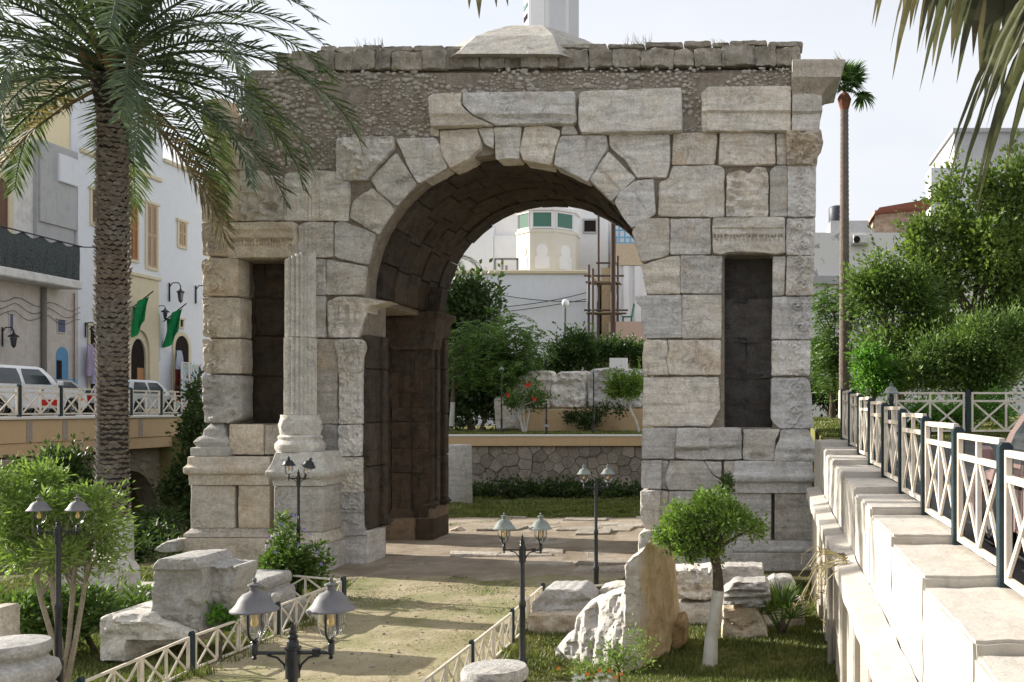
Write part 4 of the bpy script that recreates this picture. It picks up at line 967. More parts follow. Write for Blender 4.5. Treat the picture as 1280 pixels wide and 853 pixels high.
hb = thing('white_building', (-15,68,2.2), 'flat-roofed white building wall with cream cornice behind the garden trees', 'building')
MB().box(-22,PXc(733,62),62,78,2,zy(343,62)).build('wall', MT['white_shaded'], hb)
MB().box(-22.1,PXc(735.5,62),61.85,78.1,zy(343,62)+.002,zy(338,62)).build('roof_cornice', MT['stone_trim'], hb, bevel=.05)
MB().box(PXc(734,62),PXc(734,62)+.06,62.2,62.5,6.0,7.0).build('meter_box', MT['cement'], hb)
mm_ = MB(); zz = zy(362-0,63)
for xx_ in (619,628,633,647): mm_.bar(W(xx_,341,63.5), W(xx_,324 if xx_ != 633 else 332,63.5), .12)
mm_.bar(W(619,324,63.5), W(648,324,63.5), .12); mm_.build('roof_rail', plain('rail_grey',(.25,.25,.26)), hb)
bb = thing('white_block', (-17,75,2.2), 'tall plain white block behind the octagonal kiosk', 'building')
Yk = 70.0
MB().box(PXc(560,Yk),PXc(760,Yk),Yk,82,2,zy(258,Yk)).build('wall', MT['white_lit'], bb)
MB().box(PXc(540,Yk),PXc(619,Yk),Yk-.5,Yk-.01,2,zy(283,Yk)).build('wing_wall', MT['white_shaded'], bb)
MB().box(PXc(619.4,Yk),PXc(650,Yk),Yk-.4,Yk-.01,2,zy(296,Yk)).build('lower_wing', MT['white_shaded'], bb)
winy(bb, Yk, 730.5, 745, 276, 290, MT['void'], .12, MT['cement'])
kk_ = thing('octagonal_kiosk', (-13.2,66.5,8), 'cream octagonal rooftop kiosk with green windows and blind arches', 'kiosk')
kx, ky, kr_ = PXc(685.5,66.5), 66.5, 2.05
MT['kiosk'] = lime('kiosk_cream', (.62,.59,.52), (.54,.49,.40), .3, .2, .1)
MT['green_glass'] = plain('green_glass', (.045,.15,.11), .15, .5)
MB().lathe([(kr_,zy(345,65)),(kr_,zy(292,65.0)),(kr_*1.03,zy(291.5,65)),(kr_*1.03,zy(288,65))], (kx,ky,0), 8, phase=R(22.5)).build('drum', MT['kiosk'], kk_)
MB().lathe([(kr_*.97,zy(288,65)+.004),(kr_*.97,zy(265,65)),(kr_*1.05,zy(264,65)),(kr_*1.05,zy(260,65)),(kr_*.9,zy(258,65)),(.2,zy(255,65))], (kx,ky,0), 8, phase=R(22.5)).build('glazed_storey', MT['white_lit'], kk_)
for a in (-135,-90,-45):
    ap = kr_*math.cos(R(22.5)); n_ = Vector((math.cos(R(a)), math.sin(R(a)),0)); tt = Vector((-n_.y, n_.x, 0)); c_ = Vector((kx,ky,0))+n_*(ap*.97)
    if a == -135: pass
    m = MB(); hw_ = .58; za, zb = zy(285,65), zy(267,65)
    pz_ = [c_+tt*s*hw_+Vector((0,0,z)) for s, z in ((-1,za),(1,za),(1,zb),(-1,zb))]
    m.add([p+n_*.02 for p in pz_]+[p-n_*.05 for p in pz_], [(0,1,2,3),(4,7,6,5),(0,4,5,1),(1,5,6,2),(2,6,7,3),(3,7,4,0)]); pan = m.build('window', MT['green_glass'], kk_)
    m = MB()
    for s in (-1,1): m.bar(c_+tt*s*(hw_+.04)+n_*.03+Vector((0,0,za)), c_+tt*s*(hw_+.04)+n_*.03+Vector((0,0,zb)), .09)
    m.bar(c_-tt*(hw_+.08)+n_*.03+Vector((0,0,zb+.04)), c_+tt*(hw_+.08)+n_*.03+Vector((0,0,zb+.04)), .09)
    m.bar(c_-tt*(hw_+.08)+n_*.03+Vector((0,0,za-.04)), c_+tt*(hw_+.08)+n_*.03+Vector((0,0,za-.04)), .09); m.build('frame', MT['white_lit'], pan)
    # blind keyhole arch as raised white panel
    c2 = Vector((kx,ky,0))+n_*ap; zz0 = zy(337,65); out = []
    out = [(-.46,zz0),(-.46,zz0+.72),(-.28,zz0+.86)]+[(-.38*math.cos(R(q)), zz0+1.15+.42*math.sin(R(q))) for q in range(-35,216,18)]+[(.28,zz0+.86),(.46,zz0+.72),(.46,zz0)]
    V = [c2+n_*.035+tt*p[0]+Vector((0,0,p[1])) for p in out]+[c2-n_*.02+tt*p[0]+Vector((0,0,p[1])) for p in out]; nn = len(out)
    MB().add(V, [tuple(range(nn)), tuple(range(nn,2*nn))[::-1]]+[(i,i+nn,(i+1)%nn+nn,(i+1)%nn) for i in range(nn)]).build('blind_arch', MT['white_lit'], kk_)
tb = thing('tan_house', (-8,70,2.2), 'tan and white house with a blue trellis behind the scaffolding', 'house')
Yt = 66.0
MB().box(PXc(768,Yt),PXc(830,Yt),Yt,78,2,zy(332,Yt)).build('lower_wall', MT['white_lit'], tb)
MB().box(PXc(766,Yt),PXc(830,Yt),Yt-.15,78,zy(332,Yt)+.002,zy(305,Yt)).build('balcony_wall', plain('tan_render',(.52,.42,.30),.9), tb)
MB().box(PXc(768,Yt),PXc(830,Yt),Yt+1.5,78,zy(305,Yt),zy(262,Yt)).build('upper_wall', MT['white_shaded'], tb)
m = MB()
for q in range(8): xx_ = 767+q*7; m.bar(W(xx_,305,Yt), W(xx_,274,Yt), .1)
for yv in (304,297,288,276): m.bar(W(764,yv,Yt), W(830,yv,Yt), .09)
m.build('blue_trellis', plain('trellis_blue',(.16,.38,.58),.6), tb)
for xx_ in (769,783,797): MB().bar(W(xx_,416,Yt-.1), W(xx_,333,Yt-.1), .35, .25).build('pilaster', MT['white_lit'], tb)
MB().box(PXc(752,66),PXc(766,66),66.01,78,2,zy(335,66)).build('brick_wall', plain('bare_tan_block',(.42,.32,.20),.95,.1,var=.3), tb)
MB().box(PXc(764,61),PXc(830,61),60,65.8,2,zy(404,61)).build('porch', plain('porch_pink',(.45,.33,.28),.9), tb)
scf = thing('scaffolding', (-9.6,60,2.2), 'rusty tube scaffolding tower against the white building', 'scaffolding')
MT['rust'] = plain('rusty_tube', (.10,.07,.055), .7, .3)
for a, yt in ((736,331),(741,336),(748,268),(765,277),(768,277),(772,320)):
    MB().tube([W(a,430,60+.5*(a%3)), W(a,yt,60+.5*(a%3))], .075, 6).build('standard', MT['rust'], scf)
for yv, a, b_ in ((345,730,780),(353,732,772),(388,730,785),(392,733,783),(329,745,772)): MB().tube([W(a,yv,60.3), W(b_,yv,60.6)], .06, 6).build('ledger', MT['rust'], scf)
for yv in (353,391): MB().box(PXc(736,60.5),PXc(775,60.5),60.1,61.4,zy(yv,60.5)-.06,zy(yv,60.5)).build('board', plain('scaffold_board',(.25,.19,.13),.9), scf)
ch = thing('plastic_chair', W(784,396,60.6), 'green plastic chair on the porch beside the scaffolding', 'chair')
w0 = W(784,396,60.6); gm = plain('green_plastic',(.015,.16,.09),.5)
MB().box(w0.x-.3,w0.x+.3,60.4,60.9,w0.z-.45+.42,w0.z+.02).build('seat', gm, ch); MB().bar(w0+Vector((.28,0,0)), w0+Vector((.42,0,.75)), .06,.5).build('backrest', gm, ch)
for sx in (-.25,.25):
    for sy in (-.15,.2): MB().bar(w0+Vector((sx,sy,-.02)), w0+Vector((sx,sy,zy(404,61)-w0.z)), .05).build('leg', gm, ch)
mi = thing('minaret', (-19.5,110,0), 'white octagonal minaret shaft rising behind the top of the arch', 'minaret')
Ym_ = 110.0; mx_ = PXc(689.5,Ym_); mr = 34*Ym_/F
MT['min_panel'] = lime('minaret_grey_panel', (.60,.61,.63), (.46,.46,.46), .35, .15, .1)
MB().lathe([(mr,2),(mr,zy(36,Ym_)),(mr*1.0,zy(-60,Ym_)),(mr*1.2,zy(-64,Ym_)),(mr*1.2,zy(-75,Ym_))], (mx_,Ym_,0), 8, phase=R(2)).build('shaft', MT['white_lit'], mi)
for q in range(8):
    a = 2+45*q+22.5; ap = mr*math.cos(R(22.5)); n_ = Vector((math.cos(R(a)), math.sin(R(a)),0)); tt = Vector((-n_.y,n_.x,0)); c_ = Vector((mx_,Ym_,0))+n_*ap
    w_ = mr*math.sin(R(22.5))*.74; pz_ = [c_+tt*s*w_+Vector((0,0,z)) for s, z in ((-1,20),(1,20),(1,zy(-50,Ym_)),(-1,zy(-50,Ym_)))]
    MB().add([p+n_*.05 for p in pz_]+[p-n_*.05 for p in pz_], [(0,1,2,3),(4,7,6,5),(0,4,5,1),(1,5,6,2),(2,6,7,3),(3,7,4,0)]).build('shaft_panel', MT['min_panel'], mi)
    for za, zb, mt_ in ((zy(17,Ym_),zy(11.5,Ym_),'green_glass'),(zy(31,Ym_),zy(25,Ym_),'void')):
        pz_ = [c_+tt*s*w_*.9+Vector((0,0,z)) for s, z in ((-1,za),(1,za),(1,zb),(-1,zb))]
        if q == 4: MB().add([p+n_*.12 for p in pz_]+[p-n_*.02 for p in pz_], [(0,1,2,3),(4,7,6,5),(0,4,5,1),(1,5,6,2),(2,6,7,3),(3,7,4,0)]).build('tile_band', MT[mt_], mi)
# right-hand background houses
rb = thing('flaking_white_house', (5,47,2.7), 'white house with flaking paint, an air conditioner and a rooftop hut', 'house')
t = NT('flaking_white', .85, .2); p = t.pos(); fl = t.ramp(t.noise(p, 1.6, 7, .7, .6), [(.60,0.0),(.64,1.0)])
MT['flaking'] = t.done(t.mix(fl, (.66,.65,.64), (.30,.30,.30)), t.bump(fl, -.4, .03))
MB().box(PXc(1003,46),PXc(1290,46),46,60,2.5,zy(291,46)).build('wall', MT['flaking'], rb)
MB().box(PXc(1003,46),PXc(1150,46),45.7,45.99,zy(356,46),zy(346,46)).build('canopy_slab', MT['cement'], rb)
MT['roof_brick'] = plain('pale_brick', (.42,.33,.25), .9, .1, var=.3, nscale=4)
MB().box(PXc(1038,50),PXc(1086,50),50,55,zy(295,50),zy(276,50)).build('roof_room', MT['cement'], rb)
MB().box(PXc(1094,50),PXc(1150,50),50.2,55,zy(295,50),zy(262,50)).build('roof_hut', MT['roof_brick'], rb)
MB().prism([(PXc(1090,50),zy(272,50)),(PXc(1096,50),zy(265,50)),(PXc(1160,50),zy(254,50)),(PXc(1160,50),zy(262,50)),(PXc(1096,50),zy(268,50))], 'y', 48.9, 55.5).build('hut_roof', plain('hut_roof_red',(.20,.07,.045),.8), rb)
MB().prism([(PXc(1076,50),zy(292,50)),(PXc(1090,50),zy(284,50)),(PXc(1094,50),zy(284,50)),(PXc(1094,50),zy(292,50))], 'y', 50.3, 52).build('parapet_ramp', MT['cream_cap'], rb)
tk = MB().lathe([(.05,0),(.42,.02),(.45,.1),(.45,.75),(.4,.85),(.2,.92),(.05,.95)], (PXc(1047,51),51,zy(276,50)), 16).build('water_tank', plain('tank_dark',(.05,.055,.07),.5), None, 40)
tag(tk, 'small dark water tank on the roof of the flaking white house', 'water tank')
ac = thing('air_conditioner', (PXc(1072,45.9),45.9,zy(303,46)), 'white air conditioner unit high on the flaking white wall', 'air conditioner')
MB().box(PXc(1066,45.9),PXc(1083,45.9),45.6,45.98,zy(305,45.9),zy(294.5,45.9)).build('casing', plain('ac_white',(.62,.62,.60),.5), ac, bevel=.02)
MB().lathe([(.15,-.02),(.15,.02)], (0,0,0), 16).build('fan', MT['void'], ac); fo_ = ac.children[-1]; fo_.matrix_parent_inverse = Matrix(); fo_.location = Vector((PXc(1071,45.6),45.585,zy(299.5,45.6)))-Vector(ac.location); fo_.rotation_euler = (R(90),0,0)
MB().box(PXc(1064,45.9),PXc(1085,45.9),45.65,45.99,zy(306,45.9)-.03,zy(305.2,45.9)).build('bracket', MT['cement'], ac)
gt = thing('grey_tower_block', (15,58,2.7), 'plain grey rooftop block rising behind the leafy trees', 'building')
MB().box(PXc(1193,58),PXc(1330,58),58,66,2.5,zy(166,58)).build('wall', MT['cement'], gt)
MB().box(PXc(1190,58),PXc(1330,58),57.8,66,zy(166,58)+.002,zy(161,58)).build('parapet', MT['cement'], gt, bevel=.03)
MB().box(PXc(1160,57),PXc(1330,57),56,57.7,2.5,zy(215,57)).build('lower_wall', MT['white_shaded'], gt)
# ------------------------------------------------------------------ garden lamps
MT['lamp_black'] = plain('lamp_black', (.016,.018,.02), .4, .45, var=.25, nscale=20, bump=.15)
MT['lamp_cap'] = plain('lamp_cap_grey', (.15,.145,.15), .6, .35, var=.2, nscale=9)
MT['lamp_cap_green'] = plain('lamp_cap_dull_green', (.20,.225,.205), .65, .3, var=.25, nscale=9)
MT['bulb'] = plain('amber_bulb', (.75,.55,.25), .4)
t = NT('lantern_glass', .05, .5); t.b.inputs['Base Color'].default_value = (.95,.95,.93,1)
t.b.inputs['Transmission Weight'].default_value = 1.0; t.b.inputs['IOR'].default_value = 1.1; t.b.inputs['Alpha'].default_value = .55
MT['lglass'] = t.m
MT['lglass'].use_screen_refraction = False if hasattr(MT['lglass'], 'use_screen_refraction') else False
_lm = {}
def lamp_meshes():
    if _lm: return _lm
    _lm['cap'] = MB().lathe([(.001,.185),(.008,.183),(.012,.172),(.006,.163),(.010,.158),(.032,.152),(.034,.146),(.022,.142),(.022,.118),(.028,.112),(.058,.100),(.078,.075),(.090,.05),(.108,.03),(.118,.022),(.118,.014),(.09,.012)], k=28).mesh('cap')
    _lm['glass'] = MB().lathe([(.066,.012),(.067,-.05),(.060,-.085),(.045,-.11),(.025,-.123),(.002,-.127)], k=24, cap=False).mesh('glass')
    _lm['bulb'] = MB().lathe([(.002,-.07),(.014,-.062),(.018,-.045),(.012,-.02),(.010,.012)], k=12).mesh('bulb')
    m = MB(); m.tube([(0,-.072,.012),(0,-.074,-.06),(0,-.066,-.1),(0,-.04,-.13),(0,0,-.14)], .006, 8); m.tube([(0,.072,.012),(0,.074,-.06),(0,.066,-.1),(0,.04,-.13),(0,0,-.14)], .006, 8)
    m.lathe([(.001,-.242),(.010,-.238),(.012,-.228),(.006,-.222),(.017,-.212),(.018,-.165),(.012,-.155),(.02,-.148),(.012,-.138)], k=12); _lm['yoke'] = m.mesh('yoke')
    m = MB(); m.tube([(-.195,0,0),(.195,0,0)], .010, 8); m.lathe([(.022,-.02),(.022,.02)], (.12,0,0), 8)
    _lm['arm'] = m.mesh('arm')
    m = MB(); m.tube([(.03,0,-.10),(.045,0,-.06),(.08,0,-.025),(.13,0,-.012)], .006, 6); _lm['brace'] = m.mesh('brace')
    _lm['fin'] = MB().lathe([(.036,-.13),(.036,.015),(.042,.02),(.042,.03),(.03,.034),(.028,.06),(.022,.07),(.026,.085),(.018,.095),(.020,.108),(.010,.12),(.013,.133),(.006,.15),(.001,.168)], k=14).mesh('finial')
    for k_ in ('cap','glass','bulb','yoke','fin'): _lm[k_].shade_smooth(); _lm[k_].set_sharp_from_angle(angle=R(40))
    return _lm
def lantern(parent, loc, capmat, rot=(0,0,0)):
    L = lamp_meshes(); me = L['cap'].copy(); me.materials.clear(); me.materials.append(capmat)
    c = bpy.data.objects.new('lantern', me); COL.objects.link(c); c.parent = parent; c.location = loc; c.rotation_euler = rot
    for nm, mk in (('glass','lglass'),('bulb','bulb'),('yoke','lamp_black')):
        if not L[nm].materials: L[nm].materials.append(MT[mk])
        o = bpy.data.objects.new(nm, L[nm]); COL.objects.link(o); o.parent = c
    return c
GL = 'twin-lantern garden lamps'
def lamp(loc, H, rotz, label, capmat, tilt=None, s=1.0, single=False):
    t = local_thing('garden_lamp' if not single else 'path_lamp', label, 'lamp', GL if not single else None); t.location = loc; t.rotation_euler = (0,0,rotz)
    L = lamp_meshes(); za = H-.39*s
    def part(nm, me, z=0, ry=0, sc=s, mk='lamp_black'):
        if not me.materials: me.materials.append(MT[mk])
        o = bpy.data.objects.new(nm, me); COL.objects.link(o); o.parent = t; o.location = (0,0,z); o.rotation_euler = (0,0,ry); o.scale = (sc,)*3; return o
    zt = za-.1 if not single else H-.18*s
    pm = MB().lathe([(.075,0),(.075,.04),(.06,.06),(.062,.16),(.045,.2),(.043,.55),(.050,.57),(.050,.61),(.034,.64),(.030,1.15),(.038,1.17),(.038,1.21),(.027,1.24),(.024,zt)], k=12).mesh('pole'); pm.shade_smooth(); pm.set_sharp_from_angle(angle=R(35))
    part('pole', pm, sc=1)
    if single:
        lantern(t, (0,0,H-.185), capmat); t.children[-1].scale = (s,)*3 if False else (1,1,1); return t
    part('finial', L['fin'], za); part('arm', L['arm'], za)
    part('brace', L['brace'], za); part('brace', L['brace'], za, math.pi)
    for sx in (-1,1):
        c = lantern(t, (sx*.195*s,0,za+.205*s), capmat, (0,0,0) if not (tilt and sx == 1) else tilt); c.scale = (s,)*3
    return t
for (px, py, Y, rz, lab, cm, tl) in (
        (366,722,5.3,R(2),'twin-lantern black lamp post rising beside the dry path, bell caps grey and glass bowls large','lamp_cap',None),
        (653,641,10.7,R(-4),'twin-lantern lamp post with dull green caps between path fence and white stone fragment','lamp_cap_green',None),
        (745,580,17.0,R(8),'twin-lantern lamp post standing behind the tall split stone, near the arch','lamp_cap_green',None),
        (373,570,17.6,R(-14),'twin-lantern lamp post with one tilted lantern beside the flowering shrub','lamp_black',(R(6),R(24),0)),
        (73,618,10.7,R(3),'twin-lantern lamp post standing among the pale leafy bush by the palm','lamp_cap',None)):
    w = W(px, py, Y); zg = hgt(w.x, w.y)
    o = lamp((w.x, w.y, zg), w.z-zg, rz, lab, MT[cm], tl); 
for (px, py, Y, zg, lab) in ((627,457,41.5,2.2,'single-lantern lamp post on the upper lawn beside the red hibiscus'),(742,461,41.0,2.2,'single-lantern lamp post on the upper lawn before the carved marble blocks'),
                             (683,528,39.0,2.2,'very short lantern post on the tan coping of the garden wall'),(1114,477,14.2,zr(14.2)-.24,'low lantern post in the street behind the cream railing')):
    w = W(px, py, Y); o = lamp((w.x, w.y, zg), w.z-zg if w.z-zg > .3 else .5, 0, lab, MT['lamp_cap_green'], single=True)
gl = thing('globe_lamp', (PXc(707,52),52,2.2), 'tall thin lamp post with a white globe before the white wall', 'lamp')
MB().tube([(PXc(705,52),52,2.2),(PXc(706.5,52),52,zy(385,52))],.06,8).build('pole', MT['lamp_cap'], gl)
MB().lathe([(.02,-.2),(.14,-.15),(.2,0),(.14,.15),(.02,.2)], (PXc(707,52),52,zy(379,52)), 16).build('globe', plain('globe_white',(.75,.75,.75),.3), gl, 60)

# ------------------------------------------------------------------ railings
MT['rail_cream'] = plain('cream_rail_paint', (.70,.63,.52), .55, .3, var=.12, nscale=7)
MT['post_green'] = plain('dark_green_post', (.012,.032,.042), .5, .4, var=.3)
_pm = {}
def panel_meshes(wd_, h, band, b, cells=2):
    key = (round(wd_,3), h, band, b)
    if key in _pm: return _pm[key]
    out = []
    f = MB(); f.box(0,wd_,-b/2,b/2,h-b,h).box(0,wd_,-b/2,b/2,0,b).box(0,b,-b/2,b/2,b,h-b).box(wd_-b,wd_,-b/2,b/2,b,h-b)
    out.append(('panel', f.mesh('panel', bevel=.003)))
    top = h-b
    if band:
        top = h-band; out.append(('middle_rail', MB().box(b,wd_-b,-b/2+.002,b/2-.002,top-b,top).mesh('middle_rail')))
        out.append(('upright', MB().box(wd_/2-b/2,wd_/2+b/2,-b/2+.003,b/2-.003,top,h-b).mesh('upright'))); top -= b
    out.append(('upright', MB().box(wd_/2-b/2,wd_/2+b/2,-b/2+.004,b/2-.004,b,top).mesh('upright')))
    for c in range(cells):
        xa, xb = lerp(b, wd_/2-b/2, 0)+(c*(wd_/2-b/2)), (wd_/2-b/2) if c == 0 else wd_-b
        for d in (0,1):
            m = MB(); z0, z1 = b, top
            m.bar((xa,0,z0 if d == 0 else z1), (xb,0,z1 if d == 0 else z0), b*.92, b*.7 if d == 0 else b*.55, up=(0,1,0)) if False else m.bar((xa,(.006 if d else -.006),z0 if d == 0 else z1), (xb,(.006 if d else -.006),z1 if d == 0 else z0), b*.5, b*.9)
            out.append(('diagonal_bar', m.mesh('diagonal_bar')))
    for _, me in out: me.materials.append(MT['rail_cream'])
    _pm[key] = out; return out
def railing(label, pts, zs, h, post_h, pw, band, b, group, gap=.0, sub=1, off=(0,0)):
    """posts at pts [(x,y)], base heights zs"""
    t = thing('railing', (pts[0][0],pts[0][1],zs[0]), label, 'railing', group)
    pme = MB().box(-pw/2,pw/2,-pw/2,pw/2,-.03,post_h-.03).prism([(-pw/2,post_h-.03),(pw/2,post_h-.03),(pw*.25,post_h),(-pw*.25,post_h)], 'y', -pw/2, pw/2).mesh('post'); pme.materials.append(MT['post_green'])
    L = Vector(t.location)
    def put(nm, me, loc, rz, par_, pitch=0):
        o = bpy.data.objects.new(nm, me); COL.objects.link(o); o.parent = par_
        if par_ is t: o.location = Vector(loc)-L; o.rotation_euler = (0,-pitch,rz)
        return o
    for (x, y), z in zip(pts, zs): put('post', pme, (x,y,z), 0, t)
    for i in range(len(pts)-1):
        a, b_ = Vector(pts[i]), Vector(pts[i+1]); d = b_-a; ln = d.length; ang = math.atan2(d.y, d.x); u = d/ln
        g0 = pw/2+.03; seg = (ln-2*g0-(sub-1)*.02)/sub
        za, zb = zs[i], zs[i+1]
        pitch = 0 if off[0] == 'step' else math.atan2(zb-za, ln)
        for s in range(sub):
            st = g0+s*(seg+.02); p = a+u*st; zz = (zb if off[0] == 'step' else lerp(za, zb, st/ln))+gap
            ms = panel_meshes(seg, h, band, b); po = put('panel', ms[0][1], (p.x,p.y,zz), ang, t, pitch)
            for nm, me in ms[1:]: put(nm, me, None, 0, po)
            for q in ((g0-.04-st if s == 0 else None), (ln-g0+.01-st if s == sub-1 else None)):
                pass
    return t
ir = list(range(-3, 9))
pts = [(1.70, 7+PITCH*i) for i in ir]; zs = [zr(7+PITCH*(i-1))+.0 if i > -3 else zr(7+PITCH*i) for i in ir]
railing('tall cream cross-braced railing on the stepped parapet, with dark green posts', pts, zs, .9, 1.0, .095, .17, .045, None, gap=.05, off=('step',0))
railing('cream railing crossing the street end before the green trees', [(PXc(q,22.2),22.2) for q in (1115,1210,1305,1400)], [2.66]*4, .86, 1.0, .08, .17, .045, None, gap=.08)
railing('cream railing along the ochre bridge edge before parked cars', [(-22.0,XP(24,-22.0)+1.82*i) for i in range(-4,6)], [2.99]*10, .84, .98, .09, .15, .05, None, gap=.06)
pl = [(-6.9,6.3),(-6.88,8.35),(-6.86,10.4),(-6.85,12.43),(-6.77,14.5),(-6.66,16.5)]
railing('knee-high cream fence along the path side nearest the palm', pl, [hgt(*p)-.0 for p in pl], .43, .53, .055, 0, .03, None, gap=.05, sub=2)
pl = [(-6.66,16.56),(-8.2,17.2)]
railing('short knee-high fence return behind the flowering shrub', pl, [hgt(*p) for p in pl], .43, .53, .055, 0, .03, None, gap=.05)
pr = [(-3.45,6.2),(-3.42,8.2),(-3.40,10.2),(-3.37,12.13),(-3.34,14.03),(-3.31,15.9)]
railing('knee-high cream fence on the path side by the marble fragments', pr, [hgt(*p) for p in pr], .43, .52, .055, 0, .03, None, gap=.05, sub=2)
pr = [(-3.31,15.96),(-2.2,16.35),(-1.2,16.6)]
railing('short knee-high fence return beside the lamp behind the split stone', pr, [hgt(*p) for p in pr], .40, .5, .05, 0, .028, None, gap=.05)

# ------------------------------------------------------------------ vehicles
def paint(name, c, rough=.25):
    t = NT(name, rough, .5); t.b.inputs['Coat Weight'].default_value = .6; t.b.inputs['Coat Roughness'].default_value = .08
    p = t.pos(); return t.done(t.ramp(t.noise(p, 3, 5, .6), [(.3, tuple(x*.88 for x in c)), (.7, c)]))
MT['tyre'] = plain('tyre', (.02,.02,.02), .9, .1); MT['rim'] = plain('rim', (.35,.35,.36), .35, .5, metal=.7)
MT['carglass'] = plain('car_glass', (.035,.045,.05), .06, .6, var=.2)
MT['red_light'] = plain('red_lens', (.45,.02,.015), .2, .5); MT['orange_light'] = plain('orange_lens', (.75,.22,.02), .2, .5); MT['clear_light'] = plain('headlight_lens', (.6,.62,.65), .1, .6)
def car(label, loc, rz, pm_, L=4.2, Wd=1.66, H=1.45, nose=.95, tail=.35, hood=.82, bed=0, extra=None):
    t = local_thing('parked_car', label, 'car'); t.location = loc; t.rotation_euler = (0,0,rz)
    def put(o): o.parent = t; o.matrix_parent_inverse = Matrix(); return o
    hl = L/2; w = Wd/2; xr, xf = -hl+tail+bed, hl-nose
    prof = [(-hl,.34),(-hl-.02,.6),(-hl+.05,hood*.98),(-hl+.15,hood+.03),(xf-.1,hood+.02),(hl-.25,hood-.10),(hl-.04,hood-.22),(hl,.5),(hl-.05,.28)]
    def arch_(cxw): return [(cxw+.36*math.cos(R(a)), .30+.36*math.sin(R(a))) for a in range(0,181,20)]
    wf, wr = hl-.78, -hl+.78
    poly = prof+arch_(wf)+arch_(wr)
    put(MB().prism(poly, 'y', -w, w).build('body', pm_, None, 35, bevel=.04, seg=2))
    # cabin: lofted, narrower at the roof
    rows = [(xr-.15, xf+.1, w-.03, hood), (xr+.02, xf-.22, w-.10, hood+(H-hood)*.55), (xr+.18, xf-.52, w-.17, H-.06), (xr+.3, xf-.7, w-.24, H)]
    V = []
    for a, b_, ww, z in rows: V += [(a,-ww,z),(b_,-ww,z),(b_,ww,z),(a,ww,z)]
    fs = [(i*4+j, i*4+(j+1)%4, (i+1)*4+(j+1)%4, (i+1)*4+j) for i in range(3) for j in range(4)]+[(0,1,2,3),(12,13,14,15)]
    put(MB().add(V, fs).build('cabin', pm_, None, 50, bevel=.02))
    # windows laid just proud of the cabin planes
    def at(u, z, side):      # u 0..1 along, z height
        for (a,b_,ww,zz),(a2,b2,w2,z2) in zip(rows, rows[1:]):
            if z <= z2+1e-6:
                k_ = (z-zz)/(z2-zz); return Vector((lerp(lerp(a,a2,k_), lerp(b_,b2,k_), u), side*(lerp(ww,w2,k_)+.006), z))
    zb_, zt_ = hood+.07, H-.10
    for side in (-1,1):
        for (u0,u1) in ((.07,.46),(.51,.90)):
            m = MB(); zm = hood+(H-hood)*.55; q = [at(u0,zb_,side), at(u1,zb_,side), at(u1,zm,side), at(u1*.985,zt_,side), at(u0*1.05+.01,zt_,side), at(u0,zm,side)]
            m.add(q, [(0,1,2,5),(5,2,3,4)]); put(m.build('side_window', MT['carglass'], None))
        c = MB(); c.box(xf-.15,xf+.02,side*(w+.02),side*(w+.16),hood+.05,hood+.2); put(c.build('wing_mirror', pm_, None, bevel=.03))
        put(MB().box(.05,.2,side*(w+.0),side*(w+.025),hood-.13,hood-.1).build('door_handle', MT['black'], None))
        for wx in (wf, wr):
            o = MB().lathe([(.16,-.09),(.28,-.1),(.31,-.07),(.31,.07),(.28,.1),(.16,.09)], k=20).build('wheel', MT['tyre'], None, 40); put(o); o.location = (wx, side*(w-.1), .31); o.rotation_euler = (R(90),0,0)
            r_ = MB().lathe([(.02,-.10),(.12,-.085),(.17,-.095),(.17,.095),(.12,.085),(.02,.10)], k=14).build('rim', MT['rim'], None, 40); r_.parent = o; r_.matrix_parent_inverse = Matrix()
        put(MB().box(hl-.14,hl+.01,side*(w-.42),side*(w-.06),.52,.66).build('headlight', MT['clear_light'], None, bevel=.03))
        put(MB().box(-hl-.03,-hl+.1,side*(w-.28),side*(w+.005),.55,.78).build('tail_light', MT['red_light'], None, bevel=.02))
        put(MB().box(hl-.55,hl-.3,side*(w+.0),side*(w+.02),.56,.64).build('indicator', MT['orange_light'], None))
    for fr_ in (1, 0):
        m = MB(); e = 1.0
        def ep(yy_, z):
            for (a,b_,ww,zz),(a2,b2,w2,z2) in zip(rows, rows[1:]):
                if z <= z2+1e-6: k_ = (z-zz)/(z2-zz); x = lerp(b_,b2,k_)+.006 if fr_ else lerp(a,a2,k_)-.006; return (x, yy_*(lerp(ww,w2,k_)-.08), z)
        zm = hood+(H-hood)*.55
        m.add([ep(-1,zb_),ep(1,zb_),ep(1,zm),ep(-1,zm),ep(1,zt_),ep(-1,zt_)], [(0,1,2,3),(3,2,4,5)]); put(m.build('windscreen' if fr_ else 'rear_window', MT['carglass'], None))
    put(MB().box(hl-.06,hl+.06,-w+.04,w-.04,.3,.46).build('bumper', MT['black'], None, bevel=.03)); put(MB().box(-hl-.07,-hl+.04,-w+.04,w-.04,.32,.5).build('bumper', MT['black'], None, bevel=.03))
    if extra: extra(put, w, hl)
    return t
def stripe(put, w, hl):
    for side in (-1,1): put(MB().box(.1,1.2,side*w,side*(w+.012),.38,.58).build('red_side_panel', MT['red_light'], None))
car('white crew-cab pickup parked behind the bridge railing, red lower doors', (-24.1,33.2,2.95), R(90), paint('white_car_paint',(.70,.71,.72)), L=4.9, Wd=1.7, H=1.66, nose=1.5, tail=.4, hood=1.0, extra=stripe)
car('small silver hatchback parked behind the bridge railing near the palm trunk', (-25.0,41.2,2.95), R(90), paint('silver_car_paint',(.42,.45,.48)), L=3.6, H=1.42, nose=.75)
car('dark grey car parked beyond the white pickup behind the bridge railing', (-26.6,38.4,2.95), R(90), paint('dark_car_paint',(.05,.055,.06)), L=4.0, H=1.38)
